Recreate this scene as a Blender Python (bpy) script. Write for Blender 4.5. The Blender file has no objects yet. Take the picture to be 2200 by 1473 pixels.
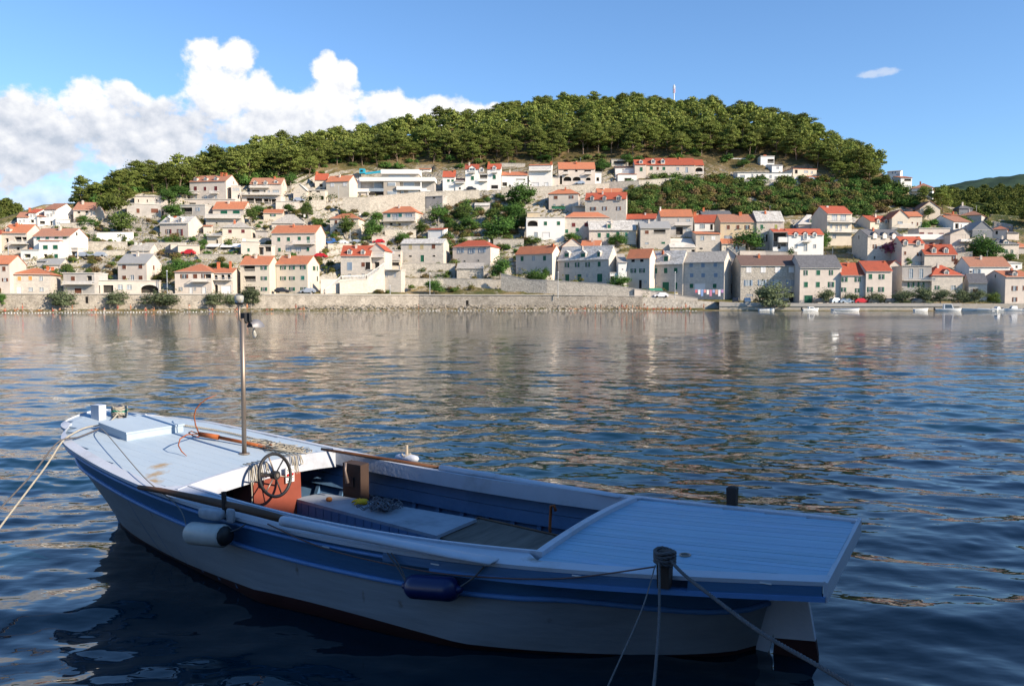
import bpy, math, random
import numpy as np
from mathutils import Vector, Matrix
R = math.radians
random.seed(7)
S = bpy.context.scene
COL = S.collection
# ---------------------------------------------------------------- camera
F = 1800.0; TH = math.atan(88.5 / 1800); H = 2.5
cd = bpy.data.cameras.new('camera'); cam = bpy.data.objects.new('camera', cd); COL.objects.link(cam)
cd.sensor_width = 36; cd.lens = 36 * F / 2200; cd.clip_start = 0.1; cd.clip_end = 20000
cam.location = (0, 0, H); cam.rotation_euler = (R(90) - TH, 0, 0)
S.camera = cam
S.view_settings.view_transform = 'Standard'; S.view_settings.look = 'None'
S.view_settings.exposure = 0.85; S.view_settings.gamma = 1; S.view_settings.use_curve_mapping = False
S.cycles.max_bounces = 6; S.cycles.diffuse_bounces = 2; S.cycles.glossy_bounces = 3
S.cycles.transmission_bounces = 3; S.cycles.transparent_max_bounces = 6
S.cycles.caustics_reflective = False; S.cycles.caustics_refractive = False
S.cycles.sample_clamp_indirect = 4.0
cT, sT = math.cos(TH), math.sin(TH)
def pdir(px, py):
    a = (px - 1100) / F; b = (736.5 - py) / F
    return (a, cT + b * sT, -sT + b * cT)
def azel(px, py): v = Vector(pdir(px, py)).normalized(); return math.atan2(v.x, v.y), math.asin(v.z)
# ---------------------------------------------------------------- sun and sky
EL = R(27); SUN = Vector((0.875 * math.cos(EL), -0.484 * math.cos(EL), math.sin(EL))).normalized()
sl = bpy.data.lights.new('sun', 'SUN'); sl.energy = 4.6; sl.angle = R(0.53); sl.color = (1.0, 0.85, 0.66)
so = bpy.data.objects.new('sun', sl); COL.objects.link(so); so.rotation_euler = SUN.to_track_quat('Z', 'Y').to_euler()
W = bpy.data.worlds.new('World'); S.world = W; W.use_nodes = True
SKY_STRENGTH = 0.10
def world_nodes():
    nt = W.node_tree; N = nt.nodes; Lk = nt.links; N.clear()
    def n(t, **k):
        a = N.new(t)
        for q, v in k.items(): setattr(a, q, v)
        return a
    def val(sock, v):
        if hasattr(v, 'bl_rna') and isinstance(v, bpy.types.NodeSocket): Lk.new(v, sock)
        else: sock.default_value = v
    def m(op, a, b=0.0, c=0.0, clamp=False):
        x = n('ShaderNodeMath', operation=op); x.use_clamp = clamp
        val(x.inputs[0], a); val(x.inputs[1], b)
        if len(x.inputs) > 2: val(x.inputs[2], c)
        return x.outputs[0]
    out = n('ShaderNodeOutputWorld'); bg = n('ShaderNodeBackground'); Lk.new(bg.outputs[0], out.inputs[0])
    sky = n('ShaderNodeTexSky', sky_type='NISHITA'); sky.sun_disc = False
    sky.sun_elevation = EL; sky.sun_rotation = math.atan2(SUN.x, SUN.y)
    sky.air_density = 1.0; sky.dust_density = 0.25; sky.ozone_density = 2.2; sky.altitude = 0
    tc = n('ShaderNodeTexCoord'); sep = n('ShaderNodeSeparateXYZ'); Lk.new(tc.outputs['Generated'], sep.inputs[0])
    x, y, z = sep.outputs
    az = m('ARCTAN2', x, y); el = m('ARCSINE', z)
    def noise(off, scale, detail, rough=0.55, zs=1.0):
        cb = n('ShaderNodeCombineXYZ'); val(cb.inputs[0], m('ADD', az, off[0])); val(cb.inputs[1], m('MULTIPLY', m('ADD', el, off[1]), zs)); cb.inputs[2].default_value = off[2]
        t = n('ShaderNodeTexNoise'); t.inputs['Scale'].default_value = scale; t.inputs['Detail'].default_value = detail; t.inputs['Roughness'].default_value = rough
        Lk.new(cb.outputs[0], t.inputs['Vector']); return t.outputs['Fac']
    def smooth(v, lo, hi):
        r = n('ShaderNodeMapRange', interpolation_type='SMOOTHSTEP'); val(r.inputs[0], v); r.inputs[1].default_value = lo; r.inputs[2].default_value = hi; return r.outputs[0]
    blobs = [(-260, 330, 420, 130), (30, 300, 200, 118), (190, 225, 74, 62), (255, 205, 52, 42), (440, 118, 62, 50), (505, 125, 58, 52), (480, 195, 115, 85), (560, 190, 45, 60),
             (700, 152, 42, 50), (738, 160, 34, 40), (712, 215, 88, 70), (640, 265, 210, 92), (830, 240, 90, 58), (935, 250, 150, 56), (1050, 252, 90, 34), (330, 285, 240, 100)]
    def field(dx, dy):
        best = None
        for (px, py, rx, ry) in blobs:
            A0, E0 = azel(px, py)
            a = m('MULTIPLY', m('SUBTRACT', az, A0), F / rx * (1.0 + (px - 1100) ** 2 / F ** 2))
            b = m('MULTIPLY', m('SUBTRACT', el, E0), F / ry * 1.12)
            f = m('SUBTRACT', 1.0, m('ADD', m('MULTIPLY', a, a), m('MULTIPLY', b, b)))
            f = m('MAXIMUM', f, -2.0)
            best = f if best is None else m('SMOOTH_MAX', best, f, 0.25)
        return best
    fld = field(0, 0)
    n1 = noise((0.3, 0.1, 1.7), 34, 8, 0.58, 1.15); n2 = noise((0.3, 0.1, 4.7), 11, 3)
    def crisp(nn): return m('MULTIPLY', m('SUBTRACT', nn, 0.5), 1.75)
    dens = m('ADD', m('ADD', m('SUBTRACT', fld, 0.24), crisp(n1)), m('MULTIPLY', m('SUBTRACT', n2, 0.5), 0.7))
    edge = smooth(dens, -0.10, 0.34)
    # relief: how much thinner the cloud is towards the sun (right and up)
    n1s = noise((0.3 + 0.0075, 0.1 + 0.0085, 1.7), 34, 6, 0.58, 1.15)
    relief = m('MULTIPLY', m('SUBTRACT', n1, n1s), 1.9)
    top = smooth(m('ADD', el, m('MULTIPLY', m('SUBTRACT', n2, 0.5), 0.08)), 0.165, 0.235)
    n3 = noise((1.3, 0.7, 2.2), 9, 5, 0.6, 1.8)
    lit = m('ADD', m('ADD', m('MULTIPLY', top, 0.72), m('MULTIPLY', m('SUBTRACT', n3, 0.5), 0.7)), m('ADD', relief, 0.36), clamp=True)
    ramp = n('ShaderNodeValToRGB'); Lk.new(lit, ramp.inputs[0]); cr = ramp.color_ramp
    cr.elements[0].position = 0.0; cr.elements[0].color = (0.52, 0.58, 0.68, 1)
    cr.elements[1].position = 1.0; cr.elements[1].color = (1.0, 1.0, 1.0, 1)
    e = cr.elements.new(0.45); e.color = (0.74, 0.77, 0.84, 1)
    # soft low haze cloud at the left, near the horizon
    low = m('MULTIPLY', smooth(m('MULTIPLY', az, -1.0), 0.02, 0.55), smooth(m('SUBTRACT', 0.19, el), 0.0, 0.12))
    low = m('MULTIPLY', low, smooth(noise((2.3, 0.2, 9.1), 14, 6, 0.6, 2.2), 0.22, 0.52))
    alpha = m('MAXIMUM', m('MULTIPLY', edge, smooth(m('ADD', el, m('MULTIPLY', m('SUBTRACT', n3, 0.5), 0.16)), 0.0, 0.08)), m('MULTIPLY', low, 0.9))
    # small wisp at the right
    wA, wE = azel(1888, 157); wa = m('MULTIPLY', m('SUBTRACT', az, wA), F / 42.0); wb = m('MULTIPLY', m('SUBTRACT', el, wE), F / 9.0)
    wf = m('SUBTRACT', 1.0, m('ADD', m('MULTIPLY', wa, wa), m('MULTIPLY', wb, wb)))
    wisp = m('MULTIPLY', smooth(m('ADD', m('MAXIMUM', wf, -3.0), m('MULTIPLY', m('SUBTRACT', noise((0.9, 0.4, 3.1), 60, 5, 0.6, 2.0), 0.5), 2.2)), -0.1, 0.9), 0.55)
    tint = n('ShaderNodeMix', data_type='RGBA', blend_type='MULTIPLY'); tint.inputs[0].default_value = 1.0
    Lk.new(sky.outputs[0], tint.inputs['A']); tz = n('ShaderNodeMix', data_type='RGBA'); val(tz.inputs[0], smooth(el, 0.22, 0.95)); tz.inputs['A'].default_value = (0.74, 0.94, 1.16, 1); tz.inputs['B'].default_value = (0.56, 0.93, 1.16, 1); Lk.new(tz.outputs['Result'], tint.inputs['B'])
    skyc = tint.outputs['Result']
    def cmix(fac, a, b):
        x = n('ShaderNodeMix', data_type='RGBA'); val(x.inputs[0], fac); val(x.inputs['A'], a); val(x.inputs['B'], b); return x.outputs['Result']
    cs = n('ShaderNodeMix', data_type='RGBA', blend_type='MULTIPLY'); cs.inputs[0].default_value = 1.0
    Lk.new(ramp.outputs[0], cs.inputs['A']); k = CLOUD / SKY_STRENGTH; cs.inputs['B'].default_value = (k, k, k, 1)
    c1 = cmix(alpha, skyc, cs.outputs['Result'])
    c2 = cmix(wisp, c1, (0.78 * k, 0.82 * k, 0.9 * k, 1))
    Lk.new(c2, bg.inputs[0]); bg.inputs[1].default_value = SKY_STRENGTH
CLOUD = 0.60
world_nodes()

# ---------------------------------------------------------------- projection helpers (a pixel of the 2200 px photograph -> a place at a real distance)
def at(px, py, Y):
    d = pdir(px, py); t = Y / d[1]; return Vector((d[0] * t, Y, H + d[2] * t))
def atz(px, py, z):
    d = pdir(px, py); t = (z - H) / d[2]; return Vector((d[0] * t, d[1] * t, z))
def pxof(P):
    d = P[1] * cT - (P[2] - H) * sT; return 1100 + F * P[0] / d
def pyof(P):
    z = P[2] - H; d = P[1] * cT - z * sT; return 736.5 - F * (P[1] * sT + z * cT) / d
def zat(py, P):
    """height of pixel row py at the plan position of P"""
    b = (736.5 - py) / F; return H + P[1] * (-sT + b * cT) / (cT + b * sT)

# ---------------------------------------------------------------- object helpers
class MB:
    def __init__(s): s.v = []; s.f = []; s.m = []
    def quad(s, *p, mi=0):
        i = len(s.v); s.v += [tuple(q) for q in p]; s.f.append(tuple(range(i, i + len(p)))); s.m.append(mi); return s
    def box(s, x0, x1, y0, y1, z0, z1, mi=0):
        i = len(s.v)
        s.v += [(x0, y0, z0), (x1, y0, z0), (x1, y1, z0), (x0, y1, z0), (x0, y0, z1), (x1, y0, z1), (x1, y1, z1), (x0, y1, z1)]
        for q in ((0, 3, 2, 1), (4, 5, 6, 7), (0, 1, 5, 4), (1, 2, 6, 5), (2, 3, 7, 6), (3, 0, 4, 7)):
            s.f.append(tuple(i + k for k in q)); s.m.append(mi)
        return s
    def hexa(s, lo, hi, mi=0):
        """eight corners: four lower, four upper, both counter-clockwise from above"""
        i = len(s.v); s.v += [tuple(q) for q in lo] + [tuple(q) for q in hi]; n = len(lo)
        s.f.append(tuple(i + k for k in reversed(range(n)))); s.f.append(tuple(i + n + k for k in range(n))); s.m += [mi, mi]
        for k in range(n):
            j = (k + 1) % n; s.f.append((i + k, i + j, i + n + j, i + n + k)); s.m.append(mi)
        return s
    def tube(s, pts, r, n=6, mi=0, cap=True):
        P = [Vector(p) for p in pts]; rr = r if hasattr(r, '__len__') else [r] * len(P)
        i0 = len(s.v); up = Vector((0, 0, 1)); prev = None
        for k, p in enumerate(P):
            t = (P[min(k + 1, len(P) - 1)] - P[max(k - 1, 0)])
            t = t.normalized() if t.length > 1e-9 else Vector((0, 0, 1))
            a = prev if prev is not None else (up.cross(t) if abs(t.z) < 0.95 else Vector((1, 0, 0)).cross(t))
            a = (a - t * a.dot(t)); a = a.normalized() if a.length > 1e-6 else Vector((1, 0, 0)); b = t.cross(a); prev = a
            for q in range(n):
                an = 2 * math.pi * q / n; s.v.append(tuple(p + (a * math.cos(an) + b * math.sin(an)) * rr[k]))
        for k in range(len(P) - 1):
            for q in range(n):
                a0 = i0 + k * n + q; a1 = i0 + k * n + (q + 1) % n; s.f.append((a0, a1, a1 + n, a0 + n)); s.m.append(mi)
        if cap:
            s.f.append(tuple(i0 + q for q in reversed(range(n)))); s.f.append(tuple(i0 + (len(P) - 1) * n + q for q in range(n))); s.m += [mi, mi]
        return s
    def mesh(s, name, mats, smooth=False):
        me = bpy.data.meshes.new(name); me.from_pydata(s.v, [], s.f)
        for q in (mats if isinstance(mats, (list, tuple)) else [mats]): me.materials.append(q)
        if any(s.m): me.polygons.foreach_set('material_index', s.m)
        if smooth: me.polygons.foreach_set('use_smooth', [True] * len(me.polygons))
        me.update(); return me
    def build(s, name, mats, parent=None, smooth=False, loc=None):
        return link(name, s.mesh(name, mats, smooth), parent, loc)
def link(name, me, parent=None, loc=None, rot=None, scale=None):
    o = bpy.data.objects.new(name, me); COL.objects.link(o)
    if parent is not None: o.parent = parent
    if loc is not None: o.location = loc
    if rot is not None: o.rotation_euler = rot
    if scale is not None: o.scale = scale
    return o
def tag(o, label=None, cat=None, group=None, kind=None):
    if label: o['label'] = label
    if cat: o['category'] = cat
    if group: o['group'] = group
    if kind: o['kind'] = kind
    return o
def thing(name, label, cat, loc=(0, 0, 0), rz=0, group=None):
    o = link(name, None, None, loc, (0, 0, rz)); o.empty_display_size = 0.2
    return tag(o, label, cat, group)
def copy_tree(o, parent=None):
    c = o.copy(); COL.objects.link(c); c.parent = parent
    for ch in o.children: copy_tree(ch, c)
    return c
def npmesh(name, V, Fq, mats, smooth=False, mi=None):
    V = np.asarray(V, np.float32); Fq = np.asarray(Fq, np.int32); me = bpy.data.meshes.new(name)
    me.vertices.add(len(V)); me.vertices.foreach_set('co', V.ravel())
    k = Fq.shape[1]; me.loops.add(Fq.size); me.loops.foreach_set('vertex_index', Fq.ravel())
    me.polygons.add(len(Fq)); me.polygons.foreach_set('loop_start', np.arange(0, Fq.size, k, dtype=np.int32))
    try: me.polygons.foreach_set('loop_total', np.full(len(Fq), k, np.int32))
    except Exception: pass
    for q in (mats if isinstance(mats, (list, tuple)) else [mats]): me.materials.append(q)
    if mi is not None: me.polygons.foreach_set('material_index', np.asarray(mi, np.int32))
    me.polygons.foreach_set('use_smooth', np.full(len(Fq), bool(smooth)))
    me.update(calc_edges=True); me.validate(); return me

# ---------------------------------------------------------------- materials
MATS = {}
def mat(name, col, rough=0.8, var=0.12, scale=3.0, bump=0.0, bscale=30.0, metal=0.0, col2=None, cov=(0.45, 0.62), objvar=0.0, spec=0.3, kind=None, sx=(1, 1, 1)):
    if name in MATS: return MATS[name]
    M = bpy.data.materials.new(name); M.use_nodes = True; nt = M.node_tree; N = nt.nodes; Lk = nt.links
    b = N['Principled BSDF']; b.inputs['Roughness'].default_value = rough; b.inputs['Metallic'].default_value = metal
    b.inputs['Specular IOR Level'].default_value = spec
    tc = N.new('ShaderNodeTexCoord'); mp = N.new('ShaderNodeMapping'); mp.inputs['Scale'].default_value = sx; Lk.new(tc.outputs['Object'], mp.inputs[0])
    oi = N.new('ShaderNodeObjectInfo')
    no = N.new('ShaderNodeTexNoise'); no.inputs['Scale'].default_value = scale; no.inputs['Detail'].default_value = 6; no.inputs['Roughness'].default_value = 0.65
    Lk.new(mp.outputs[0], no.inputs['Vector'])
    mr = N.new('ShaderNodeMapRange'); Lk.new(no.outputs['Fac'], mr.inputs[0]); mr.inputs[1].default_value = 0.25; mr.inputs[2].default_value = 0.75; mr.inputs[3].default_value = 1 - var; mr.inputs[4].default_value = 1 + var
    mx = N.new('ShaderNodeMix'); mx.data_type = 'RGBA'; mx.blend_type = 'MULTIPLY'; mx.inputs[0].default_value = 1.0
    mx.inputs['A'].default_value = (*col, 1); Lk.new(mr.outputs[0], mx.inputs['B']); c = mx.outputs['Result']
    if col2 is not None:
        n2 = N.new('ShaderNodeTexNoise'); n2.inputs['Scale'].default_value = scale * 0.37; n2.inputs['Detail'].default_value = 7; n2.inputs['Roughness'].default_value = 0.7; Lk.new(mp.outputs[0], n2.inputs['Vector'])
        m2 = N.new('ShaderNodeMapRange'); Lk.new(n2.outputs['Fac'], m2.inputs[0]); m2.inputs[1].default_value, m2.inputs[2].default_value = cov
        x2 = N.new('ShaderNodeMix'); x2.data_type = 'RGBA'; Lk.new(m2.outputs[0], x2.inputs[0]); Lk.new(c, x2.inputs['A'])
        x3 = N.new('ShaderNodeMix'); x3.data_type = 'RGBA'; x3.blend_type = 'MULTIPLY'; x3.inputs[0].default_value = 1.0; x3.inputs['A'].default_value = (*col2, 1); Lk.new(mr.outputs[0], x3.inputs['B'])
        Lk.new(x3.outputs['Result'], x2.inputs['B']); c = x2.outputs['Result']
    if objvar:
        r = N.new('ShaderNodeMapRange'); Lk.new(oi.outputs['Random'], r.inputs[0]); r.inputs[3].default_value = 1 - objvar; r.inputs[4].default_value = 1 + objvar
        x4 = N.new('ShaderNodeMix'); x4.data_type = 'RGBA'; x4.blend_type = 'MULTIPLY'; x4.inputs[0].default_value = 1.0; Lk.new(c, x4.inputs['A']); Lk.new(r.outputs[0], x4.inputs['B']); c = x4.outputs['Result']
    hgt = None
    if kind == 'stone':       # coursed masonry
        br = N.new('ShaderNodeTexBrick'); cb = N.new('ShaderNodeCombineXYZ'); sp = N.new('ShaderNodeSeparateXYZ'); Lk.new(tc.outputs['Object'], sp.inputs[0])
        ad = N.new('ShaderNodeMath'); ad.operation = 'ADD'; Lk.new(sp.outputs[0], ad.inputs[0]); Lk.new(sp.outputs[1], ad.inputs[1])
        Lk.new(ad.outputs[0], cb.inputs[0]); Lk.new(sp.outputs[2], cb.inputs[1]); Lk.new(cb.outputs[0], br.inputs['Vector'])
        br.inputs['Scale'].default_value = 1.0; br.inputs['Brick Width'].default_value = 0.62; br.inputs['Row Height'].default_value = 0.30; br.inputs['Mortar Size'].default_value = 0.022; br.inputs['Mortar Smooth'].default_value = 0.3
        br.inputs['Color1'].default_value = (1.08, 1.06, 1.02, 1); br.inputs['Color2'].default_value = (0.84, 0.85, 0.86, 1); br.inputs['Mortar'].default_value = (0.66, 0.65, 0.64, 1)
        x5 = N.new('ShaderNodeMix'); x5.data_type = 'RGBA'; x5.blend_type = 'MULTIPLY'; x5.inputs[0].default_value = 0.75; Lk.new(c, x5.inputs['A']); Lk.new(br.outputs['Color'], x5.inputs['B']); c = x5.outputs['Result']; hgt = None
    if kind == 'rubble':
        vo = N.new('ShaderNodeTexVoronoi'); vo.inputs['Scale'].default_value = 2.6; mp2 = N.new('ShaderNodeMapping'); mp2.inputs['Scale'].default_value = (1, 1, 1.5); Lk.new(tc.outputs['Object'], mp2.inputs[0]); Lk.new(mp2.outputs[0], vo.inputs['Vector'])
        r2 = N.new('ShaderNodeMapRange'); Lk.new(vo.outputs['Color'], r2.inputs[0]); r2.inputs[3].default_value = 0.72; r2.inputs[4].default_value = 1.2
        x5 = N.new('ShaderNodeMix'); x5.data_type = 'RGBA'; x5.blend_type = 'MULTIPLY'; x5.inputs[0].default_value = 1.0; Lk.new(c, x5.inputs['A']); Lk.new(r2.outputs[0], x5.inputs['B']); c = x5.outputs['Result']
        r3 = N.new('ShaderNodeMapRange'); Lk.new(vo.outputs['Distance'], r3.inputs[0]); r3.inputs[1].default_value = 0.0; r3.inputs[2].default_value = 0.75; r3.inputs[3].default_value = 1; r3.inputs[4].default_value = 0; hgt = r3.outputs[0]
    if kind == 'tile':        # rows of roof tiles running down the slope
        wv = N.new('ShaderNodeTexWave'); wv.wave_type = 'BANDS'; wv.bands_direction = 'X'; wv.inputs['Scale'].default_value = 1.35; wv.inputs['Distortion'].default_value = 0.6; wv.inputs['Detail'].default_value = 1; Lk.new(tc.outputs['Object'], wv.inputs['Vector']); hgt = wv.outputs['Fac']
        w2 = N.new('ShaderNodeTexWave'); w2.wave_type = 'BANDS'; w2.bands_direction = 'Y'; w2.inputs['Scale'].default_value = 0.8; w2.inputs['Distortion'].default_value = 2.0; Lk.new(tc.outputs['Object'], w2.inputs['Vector'])
        r4 = N.new('ShaderNodeMapRange'); Lk.new(w2.outputs['Fac'], r4.inputs[0]); r4.inputs[3].default_value = 0.9; r4.inputs[4].default_value = 1.06
        x5 = N.new('ShaderNodeMix'); x5.data_type = 'RGBA'; x5.blend_type = 'MULTIPLY'; x5.inputs[0].default_value = 1.0; Lk.new(c, x5.inputs['A']); Lk.new(r4.outputs[0], x5.inputs['B']); c = x5.outputs['Result']
    Lk.new(c, b.inputs['Base Color'])
    if bump:
        bp = N.new('ShaderNodeBump'); bp.inputs['Strength'].default_value = 1.0; bp.inputs['Distance'].default_value = bump
        if hgt is None:
            nb = N.new('ShaderNodeTexNoise'); nb.inputs['Scale'].default_value = bscale; nb.inputs['Detail'].default_value = 5; Lk.new(mp.outputs[0], nb.inputs['Vector']); hgt = nb.outputs['Fac']
        Lk.new(hgt, bp.inputs['Height']); Lk.new(bp.outputs[0], b.inputs['Normal'])
    MATS[name] = M; return M
WALLM = {
 'p': mat('pale_pink_plaster', (0.60, 0.525, 0.455), 0.9, 0.11, 0.5, objvar=0.05, col2=(0.47, 0.42, 0.38), cov=(0.5, 0.8)),
 'c': mat('cream_plaster', (0.60, 0.535, 0.44), 0.9, 0.10, 0.5, objvar=0.05, col2=(0.54, 0.48, 0.40), cov=(0.52, 0.8)),
 'w': mat('white_paint_wall', (0.78, 0.76, 0.72), 0.85, 0.04, 0.8, col2=(0.68, 0.66, 0.62), cov=(0.55, 0.85)),
 's': mat('coursed_pale_stone', (0.57, 0.52, 0.46), 0.92, 0.12, 1.4, bump=0.02, objvar=0.07, kind='stone', col2=(0.46, 0.42, 0.37), cov=(0.5, 0.75)),
 'r': mat('rubble_stone_wall', (0.46, 0.42, 0.36), 0.95, 0.16, 1.6, bump=0.05, objvar=0.06, kind='rubble', col2=(0.34, 0.31, 0.27), cov=(0.5, 0.75)),
 'g': mat('weathered_concrete', (0.44, 0.41, 0.38), 0.92, 0.12, 0.8, objvar=0.05, col2=(0.32, 0.30, 0.28), cov=(0.48, 0.75)),
 'b': mat('taupe_render', (0.42, 0.37, 0.31), 0.9, 0.04, 0.8),
 'k': mat('dark_slate_wall', (0.20, 0.21, 0.23), 0.9, 0.1, 1.0),
 'y': mat('ochre_render', (0.58, 0.46, 0.30), 0.9, 0.08, 1.0, col2=(0.50, 0.42, 0.32)),
}
def roofm(nm, c, c2=None, **k): return mat(nm, c, 0.85, 0.14, 2.2, bump=0.03, kind='tile', col2=c2, cov=(0.5, 0.78), objvar=0.16, **k)
ROOFM = {
 'o': roofm('orange_clay_tiles', (0.45, 0.165, 0.085), (0.31, 0.135, 0.085)),
 'r': roofm('red_clay_tiles', (0.40, 0.092, 0.05), (0.27, 0.08, 0.05)),
 'n': roofm('old_brown_tiles', (0.36, 0.17, 0.11), (0.26, 0.15, 0.11)),
 'm': roofm('dull_terracotta_tiles', (0.46, 0.17, 0.09), (0.36, 0.16, 0.10)),
 'd': roofm('dark_brown_tiles', (0.15, 0.095, 0.08), (0.11, 0.08, 0.07)),
 'g': mat('grey_stone_slabs', (0.40, 0.37, 0.33), 0.95, 0.2, 2.0, bump=0.05, kind='rubble', objvar=0.05),
 'l': mat('pale_stone_slabs', (0.55, 0.53, 0.50), 0.95, 0.22, 2.0, bump=0.06, kind='rubble', objvar=0.04, col2=(0.38, 0.36, 0.33)),
 'k': mat('dark_slate_roof', (0.13, 0.13, 0.14), 0.8, 0.12, 2.0, bump=0.02, kind='rubble'),
 's': mat('grey_fibre_sheets', (0.30, 0.30, 0.30), 0.85, 0.1, 1.0, bump=0.03, kind='tile'),
 'w': mat('pale_flat_roof', (0.60, 0.57, 0.52), 0.9, 0.08, 0.8, col2=(0.45, 0.42, 0.38)),
}
SHM = {
 'g': mat('green_shutter_paint', (0.015, 0.115, 0.065), 0.6, 0.12, 4, bump=0.01, bscale=1, sx=(1, 1, 14)),
 't': mat('teal_shutter_paint', (0.03, 0.18, 0.15), 0.6, 0.12, 4),
 'b': mat('brown_shutter_paint', (0.16, 0.06, 0.035), 0.6, 0.15, 4),
 'r': mat('dark_red_shutter_paint', (0.15, 0.028, 0.03), 0.6, 0.12, 4),
 'w': mat('white_shutter_paint', (0.74, 0.73, 0.72), 0.6, 0.05, 4),
 'o': mat('orange_shutter_paint', (0.62, 0.30, 0.10), 0.6, 0.08, 4),
 'u': mat('blue_grey_shutter_paint', (0.22, 0.29, 0.38), 0.6, 0.08, 4),
 'y': mat('straw_shutter_paint', (0.46, 0.38, 0.22), 0.7, 0.1, 4),
 'k': mat('dark_opening', (0.018, 0.016, 0.015), 0.9, 0.2, 2),
 'v': mat('olive_shutter_paint', (0.30, 0.33, 0.10), 0.7, 0.1, 4),
}
GLASS = mat('window_glass', (0.05, 0.07, 0.09), 0.08, 0.2, 1.0, spec=0.7)
CURT = mat('curtained_glass', (0.30, 0.34, 0.38), 0.15, 0.25, 2.0, spec=0.6)
TRIM = mat('pale_stone_trim', (0.60, 0.56, 0.50), 0.85, 0.06, 2)
DARKIN = mat('unlit_interior', (0.05, 0.045, 0.04), 0.9, 0.2, 2)
GREYM = mat('galvanised_metal', (0.45, 0.46, 0.47), 0.45, 0.08, 3, metal=0.6)
BRICK = mat('red_chimney_brick', (0.50, 0.15, 0.07), 0.9, 0.12, 4)
RED = mat('rust_red_rail', (0.42, 0.09, 0.04), 0.8, 0.1, 3)
# ---------------------------------------------------------------- the lie of the far shore
def pw(x, xs, ys): return float(np.interp(x, xs, ys))
def Ds(u): return 4500.0 / (pw(u, [-400, 0, 500, 900, 1400, 2200, 2800], [672, 671.5, 669, 667, 667, 668, 668]) - 648)
def pyw(u): return pw(u, [-400, 0, 400, 1200, 1400, 1560, 1700, 2800], [631, 631, 632, 634, 638, 650, 652, 653])
def Dof(u, py): return Ds(u) + 9 + max(0.0, pyw(u) - py) * 0.435
TTX = [-400, 0, 100, 170, 300, 400, 500, 600, 720, 850, 1000, 1150, 1300, 1500, 1620, 1700, 1800, 1880, 1940, 2000, 2100, 2300, 2800]
TTY = [560, 480, 445, 440, 424, 402, 385, 374, 362, 352, 350, 346, 341, 336, 338, 352, 385, 410, 430, 452, 470, 480, 490]
RGX = [-400, 0, 100, 170, 235, 300, 450, 600, 750, 850, 950, 1050, 1130, 1250, 1400, 1500, 1600, 1700, 1780, 1850, 1910, 1960, 2000, 2100, 2300, 2800]
RGY = [555, 474, 444, 436, 420, 402, 372, 339, 318, 303, 277, 270, 258, 247, 248, 253, 269, 291, 325, 352, 386, 414, 436, 462, 474, 486]
def TT(u): return pw(u, TTX, TTY)
def RG(u): return min(pw(u, RGX, RGY), TT(u) - 4)
def ground_base(u, D):
    """terrain height for the column u at depth D, before the plots are levelled"""
    d0 = Ds(u)
    if D < d0: return -0.4 - (d0 - D) * 0.3
    if D < d0 + 5: return 0.02 + (D - d0) * 0.13
    D1 = d0 + 9; p1 = pyw(u); wz = H + (648 - p1) / F * D1
    if D < d0 + 6: return 0.7
    if D < D1: return wz - 0.02
    Dt = Dof(u, TT(u)); pt = TT(u)
    if D < Dt:
        py = p1 - (D - D1) / 0.435; return H + (648 - py) / F * D
    pr = RG(u); Dr = Dt + max(6.0, (pt - pr) * 0.75)
    if D < Dr:
        t = (D - Dt) / (Dr - Dt); py = pt + (pr - pt) * math.sin(t * math.pi / 2) ** 0.9; return H + (648 - py) / F * D
    zr = H + (648 - pr) / F * Dr
    return zr - (D - Dr) * 0.30 - 0.002 * (D - Dr) ** 2
def Dridge(u): return Dof(u, TT(u)) + max(6.0, (TT(u) - RG(u)) * 0.75)
def gz(P):
    """ground height at a plan position"""
    u = 1100 + F * P[0] / P[1]; return ground_base(u, P[1])
FOOT = []   # levelled plots: (origin, ex, ey, width, depth, z)

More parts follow.
